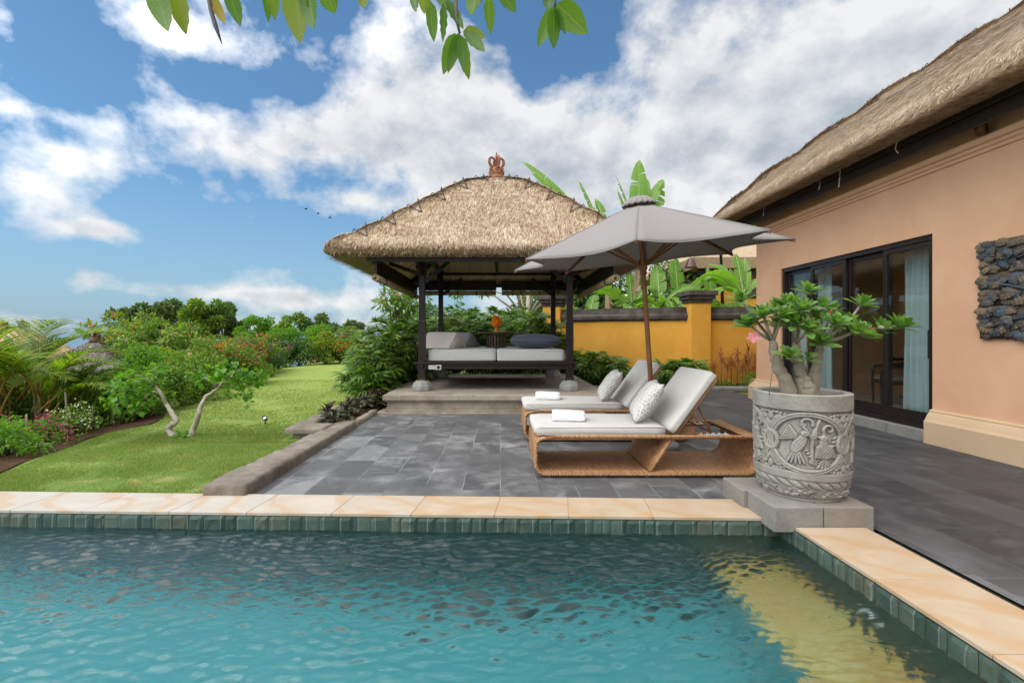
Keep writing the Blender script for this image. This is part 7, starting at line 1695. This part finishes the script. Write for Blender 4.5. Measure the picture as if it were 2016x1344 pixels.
banana(bx_(1300, 15.8), 2.3, [(200, .9, 1.6, .55, .3, .13), (340, .6, 1.7, .55, .3, .12), (80, .3, 1.8, .55, .2, .06), (270, .9, 1.6, .55, .5, .17), (230, 1.2, 1.4, .5, .5, .15)], 'banana plant with hanging torn leaves left of the tall pillar', 5)
banana(bx_(1345, 15.9), 2.3, [(95, .12, 1.9, .6, .1, .05), (160, .8, 1.8, .55, .2, .13), (20, .7, 1.8, .55, .2, .12), (255, .8, 1.5, .55, .3, .15), (330, .45, 1.7, .5, .2, .1), (200, 1.1, 1.7, .5, .3, .12)], 'banana plant with fresh bright leaves standing right over the pillar cap', 6)
banana(bx_(1466, 15.2), 2.6, [(185, .65, 2.1, .66, .4, .13), (205, .95, 1.9, .62, .5, .13), (60, .25, 1.5, .4, .2, .04), (110, .18, 1.6, .35, .2, .03), (20, .5, 1.4, .5, .3, .12), (165, .35, 1.7, .55, .3, .11)], 'banana plant carrying a green fruit bunch at the villa corner', 7, True)
banana(bx_(1410, 16.0), 2.1, [(180, .7, 1.7, .55, .3, .12), (20, .8, 1.7, .55, .3, .12), (90, .2, 1.8, .55, .2, .05), (260, .8, 1.5, .5, .3, .14), (320, .9, 1.5, .5, .3, .14)], 'banana plant between the pillar and the rear wall', 8)

# ------------------------------------------------------------------ trees
def tree(kind, loc, h, trunk_r, clumps, n, size, mat, label, seed, group, tpl=LEAF1, bark=BARK, flowers=(), cat='tree', limbs=8, up=.35):
    rng = np.random.default_rng(seed); o = empty(kind, loc, 0, label, cat, group); V, F = clumped(clumps, n, tpl, size, rng, up); put('crown', V, F, mat, o)
    zb = min(c[0][2] for c in clumps); b = MB(); b.tube([(0, 0, -.3), (.05*h*rng.normal()*.3, 0, zb*.5), (.02*h*rng.normal(), .02*h*rng.normal(), zb+.1*h)], [trunk_r, trunk_r*.8, trunk_r*.6], 9)
    for i in range(limbs):
        c, r = clumps[int(i*len(clumps)/limbs)]; c = np.array(c); b.tube([(0, 0, zb*.75), tuple(c*np.array([.45, .45, 0])+np.array([0, 0, zb+(c[2]-zb)*.45])), tuple(c)], [trunk_r*.5, trunk_r*.3, trunk_r*.1], 6)
    b.build('trunk', bark, o, True)
    for fm, fn, per, fs in flowers: V, F = flower_clusters(clumps, fn, per, fs, rng); put('blossom', V, F, fm, o)
    return o
def from_px(Y, z0, cl, rng, depth=1.0):
    """clumps measured in the photograph (px, py, radius px) -> local clumps about the crown foot"""
    xs = [c[0] for c in cl]; cx = at(np.mean(xs), 660, Y)[0]; out_ = []
    for c in cl:
        p = at(c[0], c[1], Y); out_.append(((p[0]-cx, rng.uniform(-1, 1)*depth, p[2]-z0), c[2]/FPX*Y))
    return (cx, Y, z0), out_
FT = 'trees beyond the hedge'; rng = np.random.default_rng(5)
def ptree(kind, Y, cl, n, size, mat, label, seed, depth, tr=.15, flowers=(), tpl=LEAF1, group=FT, bark=BARK, up=.35):
    cx = at(np.mean([c[0] for c in cl]), 660, Y)[0]; z0 = float(gz(cx, Y)); loc, c = from_px(Y, z0, cl, np.random.default_rng(seed), depth); return tree(kind, loc, c[0][0][2]+1, tr, c, n, size, mat, label, seed, group, tpl, bark, flowers, up=up)
ptree('flowering_tree', 15.5, [(225, 630, 16), (250, 625, 16), (210, 650, 16), (240, 650, 20), (270, 645, 18), (225, 672, 20), (260, 672, 22), (245, 690, 22), (205, 668, 12), (278, 665, 16)], 1500, (.16, .26), G_MID, 'dark leaved tree with a few orange flowers beside the small thatched roof', 1, .9, .09, ((F_ORG, 14, 6, .07),), LEAFN)
ptree('frangipani_tree', 15.0, [(300, 655, 18), (325, 645, 18), (350, 648, 18), (375, 660, 16), (310, 675, 20), (340, 668, 22), (365, 680, 20), (290, 680, 18), (395, 672, 14), (330, 690, 20)], 1700, (.16, .26), G_MID, 'rounded frangipani with long leaves in front of the far trees', 2, .9, .09, ((F_ORG, 8, 5, .06),), LEAFN)
ptree('rain_tree', 38, [(285, 622, 14), (300, 612, 14), (315, 605, 14), (335, 602, 14), (350, 610, 13), (318, 625, 18), (340, 635, 16), (300, 640, 16), (268, 628, 11), (255, 620, 9), (328, 615, 15), (280, 655, 16), (310, 655, 18), (345, 655, 18)], 4600, (.24, .42), G_FAR, 'far tree with a round crown, left of the two highest trees', 3, 2.2, .25)
ptree('rain_tree', 36, [(372, 608, 12), (385, 600, 12), (400, 598, 11), (412, 604, 11), (362, 622, 13), (378, 625, 12), (352, 632, 12), (395, 616, 14), (366, 612, 10), (380, 640, 17), (405, 632, 14), (360, 650, 16), (395, 652, 17)], 4200, (.22, .40), G_MID, 'highest far tree with a flat layered crown', 4, 1.8, .22)
ptree('rain_tree', 40, [(415, 618, 13), (432, 610, 12), (448, 605, 11), (462, 612, 10), (440, 628, 15), (425, 640, 15), (455, 635, 13), (470, 622, 9), (408, 645, 13), (445, 650, 13), (472, 640, 8), (425, 658, 15), (465, 655, 13), (410, 630, 12)], 4400, (.24, .42), G_FAR, 'far olive toned tree with tiered branches, right of the highest one', 5, 2.0, .25)
ptree('garden_tree', 30, [(490, 632, 9), (505, 630, 9), (520, 636, 9), (535, 632, 8), (500, 645, 11), (525, 650, 11), (545, 648, 9), (510, 660, 13), (540, 660, 12), (490, 655, 11)], 2000, (.16, .28), G_BRIGHT, 'thin light green tree above the middle of the hedge', 6, 1.2, .10)
ptree('garden_tree', 28, [(562, 630, 8), (575, 622, 9), (585, 634, 10), (570, 645, 12), (555, 648, 9), (592, 648, 10), (575, 658, 13), (555, 660, 11)], 1900, (.15, .26), G_MID, 'slender tree with an open top behind the round dark bush', 7, 1.0, .10)
ptree('garden_tree', 29, [(605, 634, 10), (622, 626, 11), (638, 632, 10), (645, 645, 11), (615, 645, 13), (632, 650, 12), (620, 660, 13), (645, 660, 11)], 2200, (.15, .26), G_FAR, 'rounded tree dotted with white flowers behind the orange blossoms', 8, 1.0, .10, ((F_WHITE, 10, 4, .06),))
ptree('garden_tree', 48, [(680, 642, 8), (695, 638, 8), (708, 642, 7), (690, 648, 8), (665, 646, 5), (690, 656, 10), (670, 656, 8)], 1300, (.25, .4), G_FAR, 'small far tree behind the grey thatched roof', 9, 1.2, .12)
# frangipani with pink flowers behind the pavilion
G_FRAN = leafmat('frangipani_leaves', [(.07, .16, .018), (.11, .22, .024), (.16, .28, .035), (.24, .32, .05)], .4, .4)
ptree('frangipani_tree', 13.6, [(768, 585, 13), (785, 580, 13), (800, 592, 14), (775, 605, 14), (795, 610, 14), (760, 600, 10), (815, 600, 12), (805, 618, 12), (830, 590, 14), (780, 622, 12)], 620, (.18, .28), G_FRAN, 'frangipani with pink flowers rising left of the pavilion posts', 20, .6, .07, ((F_PINK, 26, 7, .045),), LEAFN, 'frangipanis behind the pavilion', BARK_PALE)
ptree('frangipani_tree', 15.8, [(1010, 560, 14), (1050, 570, 14), (1100, 575, 14), (950, 572, 14), (1140, 572, 14), (1075, 555, 14), (900, 575, 13), (985, 548, 13), (1120, 590, 12), (1030, 590, 10)], 560, (.18, .28), G_FRAN, 'frangipani with pale bare limbs seen through the pavilion', 21, 1.0, .10, ((F_PINK, 18, 7, .05),), LEAFN, 'frangipanis behind the pavilion', BARK_PALE)
# dark trees behind the ochre wall
for i, (px, Y, top, rx, lab) in enumerate(((1145, 19.5, 545, 1.6, 'dense dark tree behind the left part of the ochre wall'), (1220, 20.5, 520, 1.8, 'dense dark tree behind the banana stems'), (1300, 21, 515, 1.9, 'dense dark tree behind the parasol pole'), (1385, 21.5, 520, 1.7, 'dark tree between the pillar and the rear wall'), (1080, 20.5, 560, 1.5, 'dark tree seen right of the rear pavilion post'))):
    rg = np.random.default_rng(60+i); hh = HC-(top-CY)/FPX*Y; cl = [((a[0]*rx, a[1]*1.2, hh*.32+hh*.62*abs(a[2])), rg.uniform(.5, .85)) for a in rdir(16, rg)]
    tree('dark_tree', (*bx_(px, Y)[:2], -.1), hh, .16, cl, 2600, (.14, .26), G_DARK, lab, 70+i, 'dark trees behind the ochre wall')
for i, (px, Y, h, r, lab) in enumerate(((1130, 15.9, 1.9, .5, 'lady palm behind the wall beside the left pillar'), (1400, 15.3, 1.9, .5, 'feathery palm behind the right pillar'), (1330, 14.9, 1.75, .45, 'palm behind the pillar cap'), (1215, 17.2, 2.4, .6, 'palm in the shade behind the dry banana stems'))): rhapis((*bx_(px, Y)[:2], 0), h, r, 13, lab, 90+i, 'palms behind the ochre wall', low=.5)
# rounded hedge mass closing the garden behind the pavilion
for i, (px, Y, rx, h, lab) in enumerate(((845, 16.5, 1.3, 2.95, 'dark shrub closing the view behind the left pavilion posts'), (935, 17.0, 1.5, 2.95, 'dark shrub closing the view behind the day bed'), (1025, 17.2, 1.5, 2.9, 'dark shrub closing the view behind the round table'))): shrub('garden_shrub', (*bx_(px, Y)[:2], -.1), rx, .9, h, 4200, (.08, .14), G_DARK, lab, 'shrub', 'dark shrubs behind the pavilion', seed=140+i)

# ------------------------------------------------------------------ far thatched roofs
def far_roof(kind, cx, cyy, hx, hy, ridge, ze, zr, rz, mat, label, seed, n=0, orn=0, crown=False):
    zg = float(gz(cx, cyy)); o = empty(kind, (cx, cyy, zg), rz, label, 'house', 'thatched roofs down the slope'); b = MB(); k = 26; V = []
    def zfv(x, y):
        x = np.asarray(x, float); y = np.asarray(y, float); s = np.maximum(np.maximum(0, np.abs(x)-ridge)/(hx-ridge), np.abs(y)/hy)
        return zr-(zr-ze)*(s**.92)-zg+.10*(fbm(np.stack([x*1.1, y*1.1, 0*x+seed], -1), 2, seed)-.5)
    def zf(x, y): return float(zfv([x], [y])[0])
    b.grid(lambda u, v: ((u*2-1)*hx, (v*2-1)*hy, zf((u*2-1)*hx, (v*2-1)*hy)), k, k); x_ = b.build('roof', mat, o, True); sm = x_.modifiers.new('Solidify', 'SOLIDIFY'); sm.thickness = .25; sm.offset = -1
    b = MB(); b.box(-hx*.78, hx*.78, -hy*.78, hy*.78, -.5, ze-zg+.1); b.build('wall', M_PEACH, o)
    if n:
        rg = np.random.default_rng(seed); x = rg.uniform(-hx, hx, n); y = rg.uniform(-hy, hy*.4, n);
        (sv, sf), _ = thatch(o, zfv, lambda r_, m_: (x, y), n, seed, mat, .25, .5, .02, .4); link_obj('thatch', npmesh('thatch', sv, sf, [mat]), x_)
    for i in range(orn):
        xx = -ridge+2*ridge*i/max(1, orn-1); b = MB(); b.box(xx-.22, xx+.22, -.12, .12, zf(xx, 0)-.05, zf(xx, 0)+.16); b.ball((xx-.1, 0, zf(xx, 0)+.22), (.12, .1, .16), 8); b.ball((xx+.14, 0, zf(xx, 0)+.18), (.08, .08, .12), 8); b.build('ridge_tile', M_TERRA2, x_)
    if crown:
        f = empty('finial'); f.parent = o; KIDS.setdefault(o.name, []).append(f); f.scale = (.62, .62, .5); f.location = (0, 0, zf(0, 0)-.04); b = MB(); b.lathe([(.24, 0), (.23, .06), (.17, .10), (.20, .16), (.12, .26)], 12); b.build('finial_base', M_TERRA2, f, True)
        for q in range(4):
            a = q*PI/2+.3; c, s_ = math.cos(a), math.sin(a); b = MB(); b.tube([(r*c, r*s_, z) for r, z in ((.07, .24), (.16, .32), (.20, .42), (.17, .50), (.09, .50), (.03, .42))], .035, 7); b.build('scroll', M_TERRA2, f, True)
        b = MB(); b.lathe([(.035, .2), (.03, .5), (.06, .55), (.02, .66)], 10); b.build('spike', M_TERRA2, f, True)
M_TERRA2 = plain('weathered_brown_terracotta', (.10, .045, .03), (.17, .08, .055), .85, 12, 40, .4)
M_STRAWRED = mat_straw('new_reddish_thatch', [(0, (.30, .17, .085)), (.5, (.50, .31, .17)), (1, (.62, .42, .25))])
p = at(186, 668, 14.5); far_roof('neighbour_pavilion', p[0], 14.5, 2.5, 2.5, .0, p[2]-1.65, p[2], R(12), M_STRAWGREY, 'small grey thatched pavilion roof with a brown crown finial behind the palms', 5, 9000, 0, True)
p = at(10, 644, 26); far_roof('neighbour_villa', p[0]-2.2, 26, 7.4, 3.9, 3.5, -1.2, p[2], R(-4), M_STRAWRED, 'large tan thatched roof with brown ridge tiles at the left border behind the palms', 6, 9000, 7)
p = at(300, 650, 33); far_roof('neighbour_villa', p[0], 33, 7.0, 4.2, 2.6, -1.6, p[2], R(6), M_STRAWRED, 'reddish thatched roof showing between the small pavilion and the flowering tree', 7, 7000, 3)
p = at(690, 650, 42); far_roof('neighbour_villa', p[0], 42, 3.6, 3.0, 1.8, -.2, p[2], R(-8), M_STRAWGREY, 'grey thatched roof far behind the red blossoms, left of the lady palms', 8, 4000, 2)
# ------------------------------------------------------------------ three swifts
M_BIRD = plain('dark_feathers', (.02, .02, .022), None, .7, bs=20, bstr=.05)
for px, py, lab in ((602, 412, 'tiny dark flying bird, first of three left of the pavilion roof'), (626, 421, 'tiny dark flying bird, middle one of three left of the pavilion roof'), (649, 429, 'tiny dark flying bird, nearest of three to the pavilion roof')):
    p = at(px, py, 30); o = empty('bird', p, R(40), lab, 'bird', 'birds left of the pavilion roof'); b = MB(); b.tube([(-.09, 0, 0), (-.03, 0, .01), (.05, 0, .012), (.10, 0, .01)], [.008, .028, .026, .006], 8); b.build('body', M_BIRD, o, True)
    for s_ in (-1, 1): b = MB(); b.add([(.05, s_*.02, .015), (-.03, s_*.02, .015), (-.06, s_*.17, .07), (-.02, s_*.13, .065), (.04, s_*.09, .045)], [(0, 1, 2, 3, 4)]); x = b.build('wing', M_BIRD, o); sm = x.modifiers.new('Solidify', 'SOLIDIFY'); sm.thickness = .006
